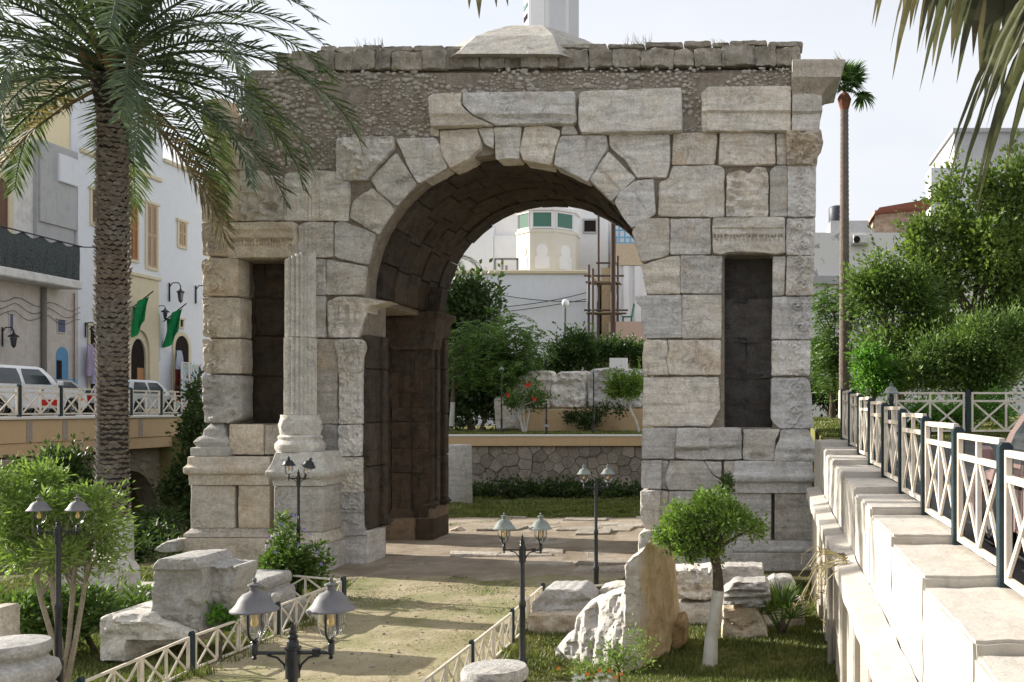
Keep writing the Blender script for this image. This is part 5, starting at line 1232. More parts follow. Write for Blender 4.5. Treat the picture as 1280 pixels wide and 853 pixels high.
car('dull rose-grey car parked in the street behind the tall cream railing', (2.98,8.35,zr(8.35)-.27), R(90), paint('rose_grey_paint',(.30,.20,.19),.35), L=4.1, Wd=1.6, H=1.42, nose=.95)

# ------------------------------------------------------------------ street details on the left
def wall_lantern(px, py, s, label):
    Y = XP(px, XB); z = HC+(CY-py)*Y/F; t = thing('wall_lantern', (XB,Y,z), label, 'lantern', 'wall lanterns on the houses')
    MB().tube([(XB+.04,Y,z-.45*s),(XB+.04,Y,z+.5*s)],.04*s,6).tube([(XB+.05,Y,z+.3*s),(XB+.2*s,Y,z+.5*s),(XB+.5*s,Y,z+.5*s),(XB+.6*s,Y,z+.35*s),(XB+.6*s,Y,z+.2*s)],.03*s,6).build('bracket', MT['black'], t)
    h = MB().lathe([(.01,.28),(.05,.24),(.04,.2),(.2,.1),(.22,.06),(.18,.05)], (XB+.6*s,Y,z-.05*s), 6).build('lantern_cap', MT['black'], t)
    MB().lathe([(.17*s,.04*s),(.11*s,-.36*s)], (XB+.6*s,Y,z-.05*s), 6).build('lantern_glass', MT['carglass'], t)
    MB().lathe([(.12*s,-.36*s),(.03*s,-.46*s),(.005,-.5*s)], (XB+.6*s,Y,z-.05*s), 6).build('lantern_base', MT['black'], t)
wall_lantern(211,366,1.0,'black bracket lantern on the white house above the arched shop door')
wall_lantern(244,369,1.0,'black bracket lantern on the white house nearest the arch')
wall_lantern(196,391,.7,'small black bracket lantern beside the cream stone portal')
wall_lantern(106,413,.7,'black bracket lantern over the clothes shop opening')
wall_lantern(2,422,.8,'black bracket lantern on the old stained house')
def flag(x0, y0, x1, y1, dx, dy, label):
    Y0 = XP(x0+0, XB+.1); a = Vector((XB+.05, Y0+.0, HC+(CY-y0)*Y0/F)); b_ = W(x1, y1, Y0-.6) ; b_ = Vector((XB+1.25, Y0-.1, a.z+.9))
    t = thing('flag', a, label, 'flag', 'green flags on the white house')
    MB().tube([a, b_], .03, 6).build('flag_pole', MT['black'], t)
    m = MB(); n = 10; 
    for i in range(n+1):
        p = a.lerp(b_, .12+.75*i/n)
        for j in range(6):
            k_ = j/5; m.v.append((p.x-.25*k_+.07*math.sin(i*1.1+k_*3), p.y+.14*math.sin(i*.9+k_*2.2), p.z-k_*(1.45+.2*math.sin(i*.4))))
    for i in range(n):
        for j in range(5): m.f.append((i*6+j,(i+1)*6+j,(i+1)*6+j+1,i*6+j+1))
    m.build('flag_cloth', MT['green_flag'], t)
flag(163,388,0,0,0,0,'plain green flag on a slanted pole above the cream portal')
flag(206,402,0,0,0,0,'plain green flag on a slanted pole beside the arched shop door')
def cloth(px, py0, py1, w_, c, name, label):
    Y = XP(px, XB+.3); z1 = HC+(CY-py0)*Y/F; z0 = HC+(CY-py1)*Y/F; m = MB(); n = 12
    for i in range(n+1):
        u = i/n
        for j in range(7):
            k_ = j/6; ww = w_*(.75+.35*k_); m.v.append((XB+.3+.07*math.sin(i*1.6+k_*2), Y+(u-.5)*ww, lerp(z1,z0,k_)-.1*abs(u-.5)*(1-k_)))
    for i in range(n):
        for j in range(6): m.f.append((i*7+j,(i+1)*7+j,(i+1)*7+j+1,i*7+j+1))
    o = m.build(name, plain(name+'_cloth', c, .9, .1)); tag(o, label, 'clothing')
cloth(113,430,470,.5,(.50,.42,.55),'hanging_dress','lavender dress hanging in the shop opening of the white house')
cloth(118,434,480,.45,(.45,.42,.58),'hanging_dress','longer pale violet dress hanging beside the palm trunk')
cloth(224,438,462,.6,(.55,.58,.66),'hanging_shirt','white shirt hanging in the arched shop doorway')
cloth(222,462,505,.5,(.16,.035,.03),'hanging_skirt','dark red skirt hanging below the white shirt in the shop doorway')
t = NT('postcards', .6, .3); vv = t.n('ShaderNodeTexVoronoi'); vv.inputs['Scale'].default_value = 7; vv.inputs['Randomness'].default_value = .3; t.l(t.pos(), vv.inputs['Vector'])
MT['cards'] = t.done(t.mix(.7, vv.outputs['Color'], (.32,.33,.36)))
for a, b_, lab in ((227,236,'postcard rack standing beside the arched shop door'),(239,251,'postcard rack standing nearest the arch, before the white house')):
    Y0, Y1 = XP(a,XB+.7), XP(b_,XB+.7); o = thing('postcard_rack', (XB+.7,(Y0+Y1)/2,2.95), lab, 'rack')
    MB().box(XB+.66,XB+.72,Y0,Y1,3.3,5.5).build('card_board', MT['cards'], o)
    m = MB(); m.bar((XB+.7,Y0,2.95),(XB+.7,Y0,5.6),.06).bar((XB+.7,Y1,2.95),(XB+.7,Y1,5.6),.06).bar((XB+.7,Y0,5.57),(XB+.7,Y1,5.57),.06); m.build('frame', MT['white_lit'], o)
# overhead wires before the white building
m = MB()
wires = thing('overhead_wires', (-12,61.5,5), 'thin dark wires sagging across the white building wall', 'cable')
for k_, (y0_, y1_, y2_) in enumerate(((365,376,377),(385,380,366),(392,384,374))):
    MB().tube([W(lerp(606,733,i/10), (1-i/10)**2*y0_+2*(i/10)*(1-i/10)*(y1_+3)+(i/10)**2*y2_, 61.7) for i in range(11)], .022, 4).build('wire', MT['black'], wires)
# ------------------------------------------------------------------ marble fragments in the garden
def frag(name, label, pts, mat, cat='stone', **k):
    o = facing(name, pts, MT[mat] if isinstance(mat, str) else mat, None, **k); tag(o, label, cat); return o
def zz6(pts): return [(x/3.657, 620+y/3.657) for x, y in pts]
ku = dict(rough=.026, corner=1.8, jit=1.5, step=3.6, nsc=4.2, bev=.03, sharp=28)
frag('marble_slab', 'thick grey moulded marble slab lying under a tall broken block', zp('L', [(60,505),(92,482),(350,478),(385,520),(560,585),(545,655),(250,690),(250,738),(62,738)]), 'marble', Y=13.05, depth=1.1, relief=addr(crack(zp('L',[(160,500),(190,520),(360,518)]),2.2,-.05), crack(zp('L',[(165,505),(175,560)]),2.2,-.05), lambda x, y: (-.25 if (y > 660+630/4.419 and x > 157) else 0)), rstep=3, **{**ku})
frag('broken_block', 'tall broken white marble block standing on the grey slab', zp('L', [(352,590),(350,420),(356,290),(362,215),(400,172),(600,162),(632,192),(636,220),(782,230),(776,272),(738,440),(706,545),(640,592)]), 'marble_white', Y=13.22, depth=.75,
     relief=addr(lambda x, y: (-.22 if x > 253.5 else 0)+(.05 if y < 660+235/4.419 else 0)-.03*max(0, (y-767))/10, lambda x, y: (carve(.05,.16,3)(x, y) if y > 766 else 0)), rstep=3, **ku)
mold = profile([(722,.0),(727,.05),(733,.05),(735,.0),(742,-.02),(744,.06),(750,.07),(757,.02),(760,.0)])
frag('moulded_block', 'white block of stacked classical mouldings beside the path fence', zz6([(1040,385),(1060,378),(1215,382),(1222,420),(1205,440),(1235,452),(1240,515),(1015,515),(1030,440)]), 'marble_white', Y=15.1, depth=.8, relief=mold, rstep=2.6, **ku)
frag('base_block', 'pale square stone base under the moulded block by the path', zz6([(1000,519),(1270,519),(1272,640),(1005,640)]), 'marble_white', Y=15.0, depth=.9, **ku)
frag('marble_stub', 'small upright white marble stub beside the moulded block', zz6([(1238,448),(1270,450),(1272,517),(1243,517)]), 'marble_white', Y=14.9, depth=.3, **ku)
ob = MB().lathe([(.40,0),(.40,.45),(.36,.5),(.40,.55),(.42,.62),(.40,.70),(.33,.73),(.30,.78),(.34,.82),(.35,.88),(.33,.93),(.25,.95)], (PXc(14,10.2),10.2,0), 36).build('moulded_drum', MT['marble_white'], None, 45); tag(ob, 'round moulded white column base on the grass beside the leafy bush', 'column base')
ob = MB().box(PXc(-8,10.9),PXc(14,10.9),10.75,11.05,-.05,zy(757,10.9)).build('stone_post', MT['marble_warm'], None, bevel=.02); tag(ob, 'short square stone post behind the round column base', 'post')
ob = MB().lathe([(.34,0),(.34,.35),(.30,.4),(.33,.46),(.355,.54),(.33,.62),(.275,.645),(.25,.68),(.255,.72),(.30,.75),(.31,.81),(.285,.86),(.2,.87)], (PXc(618.5,9.5),9.5,0), 36).build('moulded_drum', MT['marble_white'], None, 45); tag(ob, 'round moulded white column base on the grass beside a lamp post', 'column base')
frag('broken_capstone', 'broken pale marble slab resting on a plain block by the fence corner', zp('Q', [(108,420),(180,347),(380,345),(436,400),(434,438),(350,472),(112,471)]), 'marble_white', Y=14.9, depth=.8, relief=crack(zp('Q',[(110,415),(300,425),(430,405)]),3,.05), rstep=4, **ku)
frag('base_block', 'plain buff block under the broken slab by the fence corner', zp('Q', [(88,480),(375,476),(360,592),(84,602)]), 'marble_warm', Y=14.7, depth=.85, **ku)
frag('tilted_slab', 'dark grey tilted slab behind the lamp near the fence corner', zp('Q', [(485,345),(560,322),(640,318),(625,350),(520,392),(492,385)]), 'marble', Y=15.6, depth=.5, **ku)
# the tall split stone: sunlit broken face, grey strip, ochre bedding face
def ysplit(x, y):
    t_ = 12.55
    if x < 779: return t_+.012*(779-x)-.0016*(y-690)*max(0,(779-x))/50
    if x < 801: return t_+.010*(x-779)
    return t_+.22+.022*(x-801)
split_pts = zp('Q', [(228,810),(238,672),(345,582),(352,505),(400,452),(520,400),(600,378),(630,322),(622,208),(660,180),(720,132),(752,78),(800,105),(872,142),(880,300),(890,420),(906,535),(880,600),(866,724),(740,772),(612,806)])
t = NT('split_stone', .88, .2); p = t.pos(); px_ = t.n('ShaderNodeSeparateXYZ'); t.l(p, px_.inputs[0])
ocm = t.ramp(t.noise(t.pos((3.2,3.2,1.3)), 2.0, 9, .75, .8), [(.28,(.27,.18,.095)),(.5,(.45,.34,.20)),(.72,(.60,.49,.34))])
whm = t.ramp(t.noise(p, 5, 8, .7), [(.3,(.38,.35,.31)),(.7,(.58,.55,.51))])
rmp = t.n('ShaderNodeMapRange'); rmp.inputs[1].default_value = PXc(801,12.7)-.05; rmp.inputs[2].default_value = PXc(801,12.7)+.06
wob = t.math('ADD', px_.outputs[0], t.math('MULTIPLY', t.math('SUBTRACT', t.noise(t.pos((1,1,1.2)), 3, 4, .6), .5), .25)); t.l(wob, rmp.inputs[0])
MT['split'] = t.done(t.mix(rmp.outputs[0], whm, ocm), t.bump(t.noise(p, 9, 8, .7), .7, .06))
sp = frag('split_stone', 'tall split boulder, white broken crest and ochre bedding face, on the lawn', split_pts, 'split', Y=12.6, Yf=ysplit, depth=.75, rough=.03, corner=1, jit=1.6, step=3, nsc=5, bev=.025, back=None, sharp=24,
     relief=lambda x, y: (.03*mnoise.fractal(Vector((x*.06, y*.03, 5)), .9, 2.1, 5) if x > 779 else -.003*max(0, 800-y)+.09*mnoise.fractal(Vector((x*.075+.01*y, y*.016, 2)), .7, 2.2, 6)))
frag('ochre_rock', 'small ochre rock behind the tall split boulder', zp('Q', [(865,560),(905,510),(945,505),(962,560),(960,640),(900,690),(868,680)]), 'ochre_rock', Y=13.7, depth=.5, **ku)
def zz8(pts): return [(780+x/3.123, 580+y/3.123) for x, y in pts]
frag('low_plinth', 'long low stone plinth carrying the inscribed slab behind the whitewashed tree', zz8([(120,545),(705,545),(703,640),(120,645)]), 'marble_h', Y=15.3, depth=.6, **ku)
frag('inscribed_slab', 'weathered carved slab with a broken left half on the low plinth', zz8([(175,412),(350,408),(362,480),(345,530),(192,528),(180,470)]), 'marble', Y=15.35, depth=.5, relief=carve(.06,.09,7), rstep=3, **ku)
frag('inscribed_slab', 'smooth pale slab on the low plinth beside the carved one', zz8([(366,406),(540,404),(546,460),(545,530),(370,530)]), 'marble_white', Y=15.4, depth=.5, **ku)
for a in ((178,205),(222,262)): pass
frag('rock', 'upper layered rock of the stack beside the whitewashed trunk', zz8([(384,500),(430,466),(555,462),(574,505),(563,552),(525,562),(386,550)]), 'marble_white', Y=14.35, depth=.5, relief=lambda x, y: .035*math.sin(y*.75+x*.05+2.2*mnoise.noise(Vector((x*.05,y*.09,1)))), rstep=3, **ku)
frag('rock', 'lower cracked rock of the stack beside the whitewashed trunk', zz8([(384,568),(515,558),(545,620),(565,690),(480,684),(380,705)]), 'marble_warm', Y=14.4, depth=.55, relief=crack(zz8([(390,610),(460,650),(520,620)]),2,.08), rstep=3, **ku)
frag('rock', 'rounded pale rock behind the young fan palm', zz8([(548,470),(580,446),(650,448),(672,480),(660,545),(555,545)]), 'marble_white', Y=15.0, depth=.4, **ku)
frag('flat_slab', 'long flat pale slab on the ground beyond the leafy bush', [(148,736),(205,734),(221,741),(221,749),(150,750)], 'marble', Y=17.2, depth=.6, **ku)
frag('flat_slab', 'flat pale slab half hidden by plants beside the broken block', [(170,752),(232,749),(236,768),(172,768)], 'marble', Y=16.4, depth=.5, **ku)
frag('rock', 'white angular rock lying in the shade beside the arch plinth', zp('L', [(358,118),(430,78),(490,72),(492,130),(400,138)]), 'marble_white', Y=20.4, depth=.5, **ku)
frag('rock', 'grey rough rocks heaped behind the leafy bush', [(70,716),(100,704),(128,700),(146,716),(146,738),(72,738)], 'marble', Y=15.9, depth=.6, **ku)
frag('rock', 'brownish boulder at the foot of the rear arch plinth', zp('E', [(655,625),(680,612),(715,625),(722,660),(660,665)]), 'marble_warm', Y=26.2, depth=.4, **ku)
# blocks on the upper terrace behind the arch
def zt5(pts): return [(560+x/5.016, 380+y/5.016) for x, y in pts]
o = facing('ochre_plinth', zt5([(425,662),(1235,660),(1235,800),(425,800)]), MT['ochre_band'], None, Y=44.5, depth=1.5, rough=.01, corner=.5); tag(o, 'long ochre plastered plinth carrying carved marble blocks on the upper lawn', 'plinth')
cv = lambda s_: addr(carve(.10,.12,s_), profile([(462,.0),(475,.06),(480,-.05),(505,.0)]))
kt = dict(rough=.08, corner=2, jit=.8, step=4, bev=.1, depth=1.2, nsc=1.4)
frag('carved_block', 'grey carved marble block on the ochre plinth beside the red hibiscus', zt5([(412,520),(440,462),(500,422),(640,418),(646,470),(636,655),(415,655)]), 'marble', Y=44.6, relief=cv(1), rstep=2.4, **kt)
frag('carved_block', 'carved marble block with slanted flutes, middle one on the ochre plinth', zt5([(642,475),(700,428),(868,420),(868,620),(860,655),(640,655)]), 'marble', Y=44.7, relief=cv(5), rstep=2.4, **kt)
frag('carved_block', 'pale marble block on the ochre plinth behind the clipped round tree', zt5([(874,460),(900,412),(1000,402),(1230,412),(1230,655),(880,655)]), 'marble_white', Y=44.6, relief=cv(9), rstep=2.4, **kt)
frag('carved_block', 'small grey block at the end of the ochre plinth', zt5([(285,595),(370,572),(422,582),(424,660),(430,790),(300,790)]), 'marble', Y=43.9, **{**kt, 'depth':.8})
ob = MB().lathe([(.43,0),(.44,.05),(.42,1.0),(.41,1.95),(.38,2.02),(.2,2.04)], (PXc(574,34.8),34.8,-.02), 28).build('column_shaft', MT['marble_white'], None, 40); tag(ob, 'plain standing column stump on the lawn before the crazy-paved wall', 'column')
ob = MB().box(PXc(760,47),PXc(782,47),47.5,47.7,zy(462,47),zy(447,47)).build('notice_board', MT['white_lit'], None); tag(ob, 'small white panel half covered by the ivy hedge', 'panel')
MB().bar((ob.matrix_world.translation.x+PXc(771,47),47.6,2.2),(PXc(771,47),47.6,zy(462,47)),.1).build('panel_post', MT['cement'], ob)
# ------------------------------------------------------------------ vegetation
MT['bark'] = stone('bark', (.12,.095,.07), (.22,.18,.13), (.13,.10,.07), (.05,.04,.03), .4, .5, (3,3,.5), objvar=.1, bump=1.0, scale=3)
MT['bark_pale'] = stone('pale_bark', (.30,.26,.20), (.42,.37,.29), (.30,.23,.15), (.15,.12,.09), .4, .4, (3,3,.5), objvar=.1, scale=3)
MT['limewash'] = lime('trunk_limewash', (.55,.54,.50), (.33,.29,.23), .7, 1.0, .8)
MT['lf_oleander'] = foliage('oleander_leaf', (0.127,0.195,0.044), (0.195,0.283,0.068), (0.283,0.361,0.107), 2.2)
MT['lf_ficus'] = foliage('ficus_leaf', (0.091,0.159,0.030), (0.159,0.250,0.049), (0.268,0.366,0.085), 3.0)
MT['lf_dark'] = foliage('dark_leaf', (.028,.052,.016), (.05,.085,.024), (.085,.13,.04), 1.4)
MT['lf_mid'] = foliage('mid_leaf', (0.061,0.110,0.024), (0.110,0.177,0.041), (0.189,0.262,0.073), 1.0)
MT['lf_mulberry'] = foliage('mulberry_leaf', (0.085,0.140,0.029), (0.152,0.220,0.049), (0.244,0.317,0.085), .8)
MT['lf_poinciana'] = foliage('feathery_leaf', (0.073,0.171,0.024), (0.110,0.244,0.037), (0.171,0.329,0.061), .9, .45)
MT['lf_grey'] = foliage('grey_green_leaf', (0.088,0.109,0.048), (0.149,0.171,0.075), (0.228,0.246,0.123), 1.2)
MT['lf_palm'] = foliage('date_palm_leaf', (.058,.088,.045), (.092,.128,.064), (.145,.175,.09), 1.5, .25, .4)
MT['lf_palm_dry'] = foliage('dry_palm_leaf', (.16,.13,.06), (.22,.17,.09), (.30,.24,.13), 1.5, .25, .5)
MT['lf_fan'] = foliage('fan_palm_leaf', (.05,.056,.036), (.085,.088,.058), (.13,.125,.085), 1.2, .3, .4)
MT['lf_fan_dry'] = foliage('dry_fan_leaf', (.10,.088,.062), (.145,.125,.09), (.24,.205,.15), 1.6, .25, .5)  # dry brown, its colour darkened further for fronds hanging against the light
MT['lf_ivy'] = foliage('ivy_leaf', (.03,.06,.016), (.055,.10,.026), (.10,.16,.045), 1.6)
MT['lf_flame'] = foliage('flame_tree_leaf', (.05,.10,.022), (.09,.165,.036), (.16,.24,.06), 1.1, .4)
MT['lf_young'] = foliage('young_fan_leaf', (.05,.10,.03), (.08,.145,.045), (.13,.20,.07), 1.2, .4)
MT['petiole'] = plain('petiole', (.24,.25,.09), .6)
def unit(a): return a/np.maximum(np.linalg.norm(a, axis=1, keepdims=True), 1e-9)
def leaf_mesh(name, P, D, size, aspect=.45, fold=.25, r=RNG):
    """one folded leaf (2 triangles) at each P pointing along D"""
    n = len(P); D = unit(D); q = unit(r.normal(size=(n,3))); S = unit(np.cross(D, q)); N = np.cross(S, D)
    sz = size*r.uniform(.6,1.25,(n,1)); w = sz*aspect/2
    base = P; tip = P+D*sz; mid = P+D*sz*.45
    V = np.stack([base, mid+S*w+N*w*fold, tip-N*w*fold, mid-S*w+N*w*fold], 1).reshape(-1,3)
    b = np.arange(n)[:,None]*4
    Fc = np.concatenate([b+np.array([[0,1,2]]), b+np.array([[0,2,3]])], 1).reshape(-1,3)
    return fast_mesh(name, V, Fc)
def lobes_points(lobes, ncl, per, sig, r=RNG, shell=.45, droop=0):
    """lobes [(c, (rx,ry,rz))]: clumps through each lobe's volume, denser near the surface"""
    vol = np.array([l[1][0]*l[1][1]*l[1][2] for l in lobes])**.67; vol = vol/vol.sum()
    idx = r.choice(len(lobes), ncl, p=vol)
    u = unit(r.normal(size=(ncl,3))); rad = (shell+(1-shell)*r.uniform(0,1,(ncl,1))**.6)
    C = np.array([lobes[i][0] for i in idx]); Rr = np.array([lobes[i][1] for i in idx])
    cl = C+u*rad*Rr*r.uniform(.82,1.12,(ncl,1))
    k = r.normal(size=(ncl,per,3))*sig*r.uniform(.6,1.4,(ncl,1,1))
    P = (cl[:,None,:]+k).reshape(-1,3)
    out = np.repeat(u, per, 0)*.8+unit(k.reshape(-1,3))*1.0+r.normal(size=(ncl*per,3))*.5+np.array([0,0,.25-droop])
    return P, out, cl
def rough_lobes(lobes, k=6, r=RNG):
    out = []
    for c, rr in lobes:
        c = np.array(c); rr = np.array(rr)
        for i in range(k):
            u = unit(r.normal(size=(1,3)))[0]; f = r.uniform(.28,.5)
            out.append((tuple(c+u*rr*r.uniform(.4,.85)), tuple(rr*f*r.uniform(.75,1.25,3))))
        out.append((tuple(c), tuple(rr*.6)))
    return out
def plob(px, py, Y, rx, ry, rd=None):
    w = W(px, py, Y); s = Y/F; return ((w.x,w.y,w.z), (rx*s, (rd if rd else (rx+ry)/2)*s, ry*s))
def limb(m, a, b, r0, r1, k=6, wob=.06):
    a, b = Vector(a), Vector(b); n = 5; L = (b-a).length; pts = []
    for i in range(n+1):
        t = i/n; p = a.lerp(b, t); p += Vector((random.uniform(-1,1), random.uniform(-1,1), 0))*wob*L*math.sin(math.pi*t)+Vector((0,0,.08*L*math.sin(math.pi*t))); pts.append(p)
    m.tube(pts, [lerp(r0, r1, i/n) for i in range(n+1)], k)
def tree(name, label, base, lobes, mat, ncl, per, sig, leaf, asp=.45, trunk=None, cat='tree', group=None, droop=0, shell=.45, bark='bark', nb=10, tr=.08, extra=None, stems=1, shoots=.10):
    t = thing(name, base, label, cat, group)
    P, D, cl = lobes_points(rough_lobes(lobes, 5), int(ncl*.8), per, sig, shell=shell, droop=droop)
    ns = int(len(cl)*shoots)
    if ns:      # stray leafy shoots break the outline
        c0_ = np.mean([l[0] for l in lobes], 0); sc_ = cl[RNG.integers(len(cl), size=ns)]; d_ = unit(unit(sc_-c0_)*.8+np.array([0,0,1.0])+RNG.normal(size=(ns,3))*.45)
        Ls = sig*RNG.uniform(2.0,6.5,(ns,1)); k_ = 13
        tt = np.linspace(.05,1,k_)[None,:,None]; PP = sc_[:,None,:]+d_[:,None,:]*Ls[:,None,:]*tt+np.array([0,0,-1.])*(tt**2)*Ls[:,None,:]*.12
        DD = d_[:,None,:]*.7+RNG.normal(size=(ns,k_,3))*.75
        P = np.concatenate([P, PP.reshape(-1,3)]); D = np.concatenate([D, DD.reshape(-1,3)])
    obj('crown', leaf_mesh('crown', P, D, leaf, asp), mat, t)
    m = MB(); base = Vector(base); c0 = Vector(np.mean([l[0] for l in lobes], 0))
    for s in range(stems):
        b0 = base+Vector((random.uniform(-1,1)*tr*2*(stems > 1), random.uniform(-1,1)*tr*2*(stems > 1), 0))
        top = trunk[s%len(trunk)] if trunk else base.lerp(c0, .6)
        top = Vector(top); pts = [b0+Vector((0,0,-.05)), b0.lerp(top,.35)+Vector((random.uniform(-.3,.3)*tr*4,0,0)), b0.lerp(top,.7)+Vector((random.uniform(-.3,.3)*tr*4,0,0)), top]
        m.tube(pts, [tr*1.25, tr, tr*.9, tr*.75], 9)
        for i in range(nb):
            tgt = Vector(cl[RNG.integers(len(cl))]); limb(m, pts[2].lerp(top, random.random()), tgt, tr*.5, tr*.1, 5)
    m.build('trunk', MT[bark], t, 60)
    return t
def blooms(parent, P, size, mat, name='flower'):
    for p in P:
        m = MB()
        for k in range(5):
            a = 2*math.pi*k/5+random.random(); d = Vector((math.cos(a), -.5, math.sin(a))); s = d.cross(Vector((0,1,0))).normalized(); p = Vector(p)
            m.add([p, p+d*size*.6+s*size*.35, p+d*size, p+d*size*.6-s*size*.35], [(0,1,2,3)])
        m.build(name, mat, parent)

# ---- date palm on the left
PY_ = 17.0; KS = 17.0/12.3; pbx, pcz = PXc(140.5,PY_), zy(78,PY_)
dp = thing('date_palm', (pbx,PY_,0), 'tall date palm with scaly trunk and arching fronds beside the arch', 'palm')
kk = 40; V = []; nr = 60
m = MB(); prof = []
for i in range(nr+1):
    t_ = i/nr; z = lerp(-.05, pcz-.25, t_); r = KS*(lerp(.23, .178, min(1, t_*6)) if t_ < .17 else .178+.009*math.sin(t_*7))
    if t_ > .93: r += .11*(t_-.93)/.07
    prof.append((r*.90, z))
m.lathe(prof, (pbx,PY_,0), 24); m.build('trunk', stone('palm_trunk', (.045,.038,.032), (.09,.077,.065), (.07,.055,.042), (.02,.017,.015), .4, .5, (1,1,1), objvar=0, bump=1.0, scale=3, rnd=0), dp, 60)
# overlapping leaf-base scales wound round the trunk
V = []; Fc = []; b = 0
z = .6; ring = 0
while z < pcz-.3:
    nsc_ = 13
    for j in range(nsc_):
        a = 2*math.pi*(j+.5*(ring%2))/nsc_+.06*mnoise.noise(Vector((ring,j,0)))
        ro = KS*(.172+.009*math.sin(z*1.4)+(.08*max(0,(z-pcz+.8)/.8))); rr = ro*RNG.uniform(.97,1.06); w_ = KS*.056*RNG.uniform(.8,1.2); h_ = KS*.046*RNG.uniform(.7,1.2)
        ca, sa = math.cos(a), math.sin(a); tx, ty = -sa, ca
        zz_ = z+RNG.uniform(-.012,.012)
        pts_ = [(-1,.1,.93),(-.6,.75,1.05),(0,1,1.12),(.6,.75,1.05),(1,.1,.93),(0,-1,.91)]
        for u, v, q in pts_: V.append((pbx+ca*rr*q+tx*u*w_, PY_+sa*rr*q+ty*u*w_, zz_+v*h_*.75))
        V.append((pbx+ca*rr*1.02, PY_+sa*rr*1.02, zz_))
        for k in range(6): Fc.append((b+k, b+(k+1)%6, b+6))
        b += 7
    z += .058*KS; ring += 1
t = NT('palm_scale', .9, .15); p = t.pos()
MT['scale'] = t.done(t.mix(t.ramp(t.noise(p, 1.1, 4, .6), [(.4,0.0),(.7,.35)]), t.ramp(t.noise(p, 14, 5, .6), [(.3,(.13,.113,.098)),(.55,(.24,.213,.188)),(.75,(.40,.365,.325))]), (.22,.14,.085)), t.bump(t.noise(t.pos((8,8,30)), 2, 5, .7), .6, .02))
o = obj('leaf_bases', fast_mesh('leaf_bases', V, Fc), MT['scale'], dp); tag(o, kind='stuff')
MB().lathe([(.335,-.05),(.325,.4),(.31,.9),(.30,1.42),(.24,1.45)], (pbx,PY_,0), 22).build('whitewash_band', MT['limewash'], dp, 60)
def frond(name, L, e0, droop, leaf=.48, n=62, seed=0, dry=False, twist=0):
    r = np.random.default_rng(seed); pts = []; p = np.zeros(3); ns = 26
    for i in range(ns+1):
        t_ = i/ns; a = e0-droop*t_**1.35; pts.append(p.copy()); p = p+np.array([math.cos(a), twist*t_*.35, math.sin(a)])*L/ns
    pts = np.array(pts)
    tang = unit(np.gradient(pts, axis=0)); V = []; Fc = []; b = 0
    for k in range(n):
        t_ = .14+.86*(k+.5)/n; f_ = t_*ns; i = min(int(f_), ns-1); q = pts[i]+(pts[i+1]-pts[i])*(f_-i); T_ = tang[i]
        side = np.array([0,1.,0]); side = side-T_*side.dot(T_); side /= np.linalg.norm(side); up = np.cross(T_, side)
        if up[2] < 0: up = -up
        ln = leaf*(.45+.75*math.sin(math.pi*min(1, .12+.8*t_)))*(1 if t_ < .9 else .75)
        for s in (-1,1):
            fwd = .55+.35*t_; d = side*s*(1-.35*t_)+T_*fwd+up*r.uniform(-.05,.5)*(1-t_*.4)+r.normal(size=3)*.10
            d /= np.linalg.norm(d); ll = ln*r.uniform(.8,1.15); w_ = .0195*r.uniform(.8,1.2)
            nn = np.cross(d, T_); nn /= max(np.linalg.norm(nn), 1e-6); sw = np.cross(nn, d)
            bend = np.array([0,0,-.16*ll])
            V += [q-sw*w_*.5, q+sw*w_*.5, q+d*ll*.5+sw*w_+bend*.2, q+d*ll*.5-sw*w_+bend*.2, q+d*ll+bend]
            Fc += [(b,b+1,b+2), (b,b+2,b+3), (b+3,b+2,b+4)]; b += 5
    me0 = np.array(V)
    mm = MB(); mm.tube([tuple(x) for x in pts[::2]], [lerp(.034,.006,i/(len(pts[::2])-1)) for i in range(len(pts[::2]))], 5)
    V = list(me0)+[np.array(v) for v in mm.v]; F3 = list(Fc)
    for f in mm.f:
        for j in range(1, len(f)-1): F3.append((f[0]+b, f[j]+b, f[j+1]+b))
    return fast_mesh(name, V, F3)
fm = {}
for i, (e0, dr, L) in enumerate(((82,55,2.6),(66,80,2.7),(48,95,2.75),(30,100,2.75),(12,95,2.6),(-8,70,2.35),(-38,42,1.9))):
    for v in range(3): fm[(i,v)] = frond('frond', L*KS*1.07, R(e0), R(dr), seed=i*10+v, twist=(v-1)*.5)
cnt = 0
for lvl, (num, mat_) in enumerate(((7,'lf_palm'),(10,'lf_palm'),(12,'lf_palm'),(12,'lf_palm'),(11,'lf_palm'),(8,'lf_palm'),(2,'lf_palm_dry'))):
    for j in range(num):
        a = 2*math.pi*(j+.37*lvl+random.uniform(-.15,.15))/num
        me = fm[(lvl, random.randrange(3))]
        o = bpy.data.objects.new('frond', me); COL.objects.link(o); o.parent = dp
        if not me.materials: me.materials.append(MT[mat_])
        s = random.uniform(.88,1.12)
        o.location = Vector((.12*math.cos(a), .12*math.sin(a), pcz+.27-.115*lvl)); o.rotation_euler = (0,0,a); o.scale = (s,s,s)
bm_ = MB()
for j in range(26):
    a = random.uniform(0,6.28); z0 = pcz-.3+random.uniform(0,.25); bm_.bar((pbx+.22*math.cos(a),PY_+.22*math.sin(a),z0), (pbx+.48*math.cos(a),PY_+.48*math.sin(a),z0+random.uniform(.1,.45)), .07,.03)
bm_.build('cut_leaf_stalks', plain('cut_stalk',(.22,.12,.05),.8), dp)
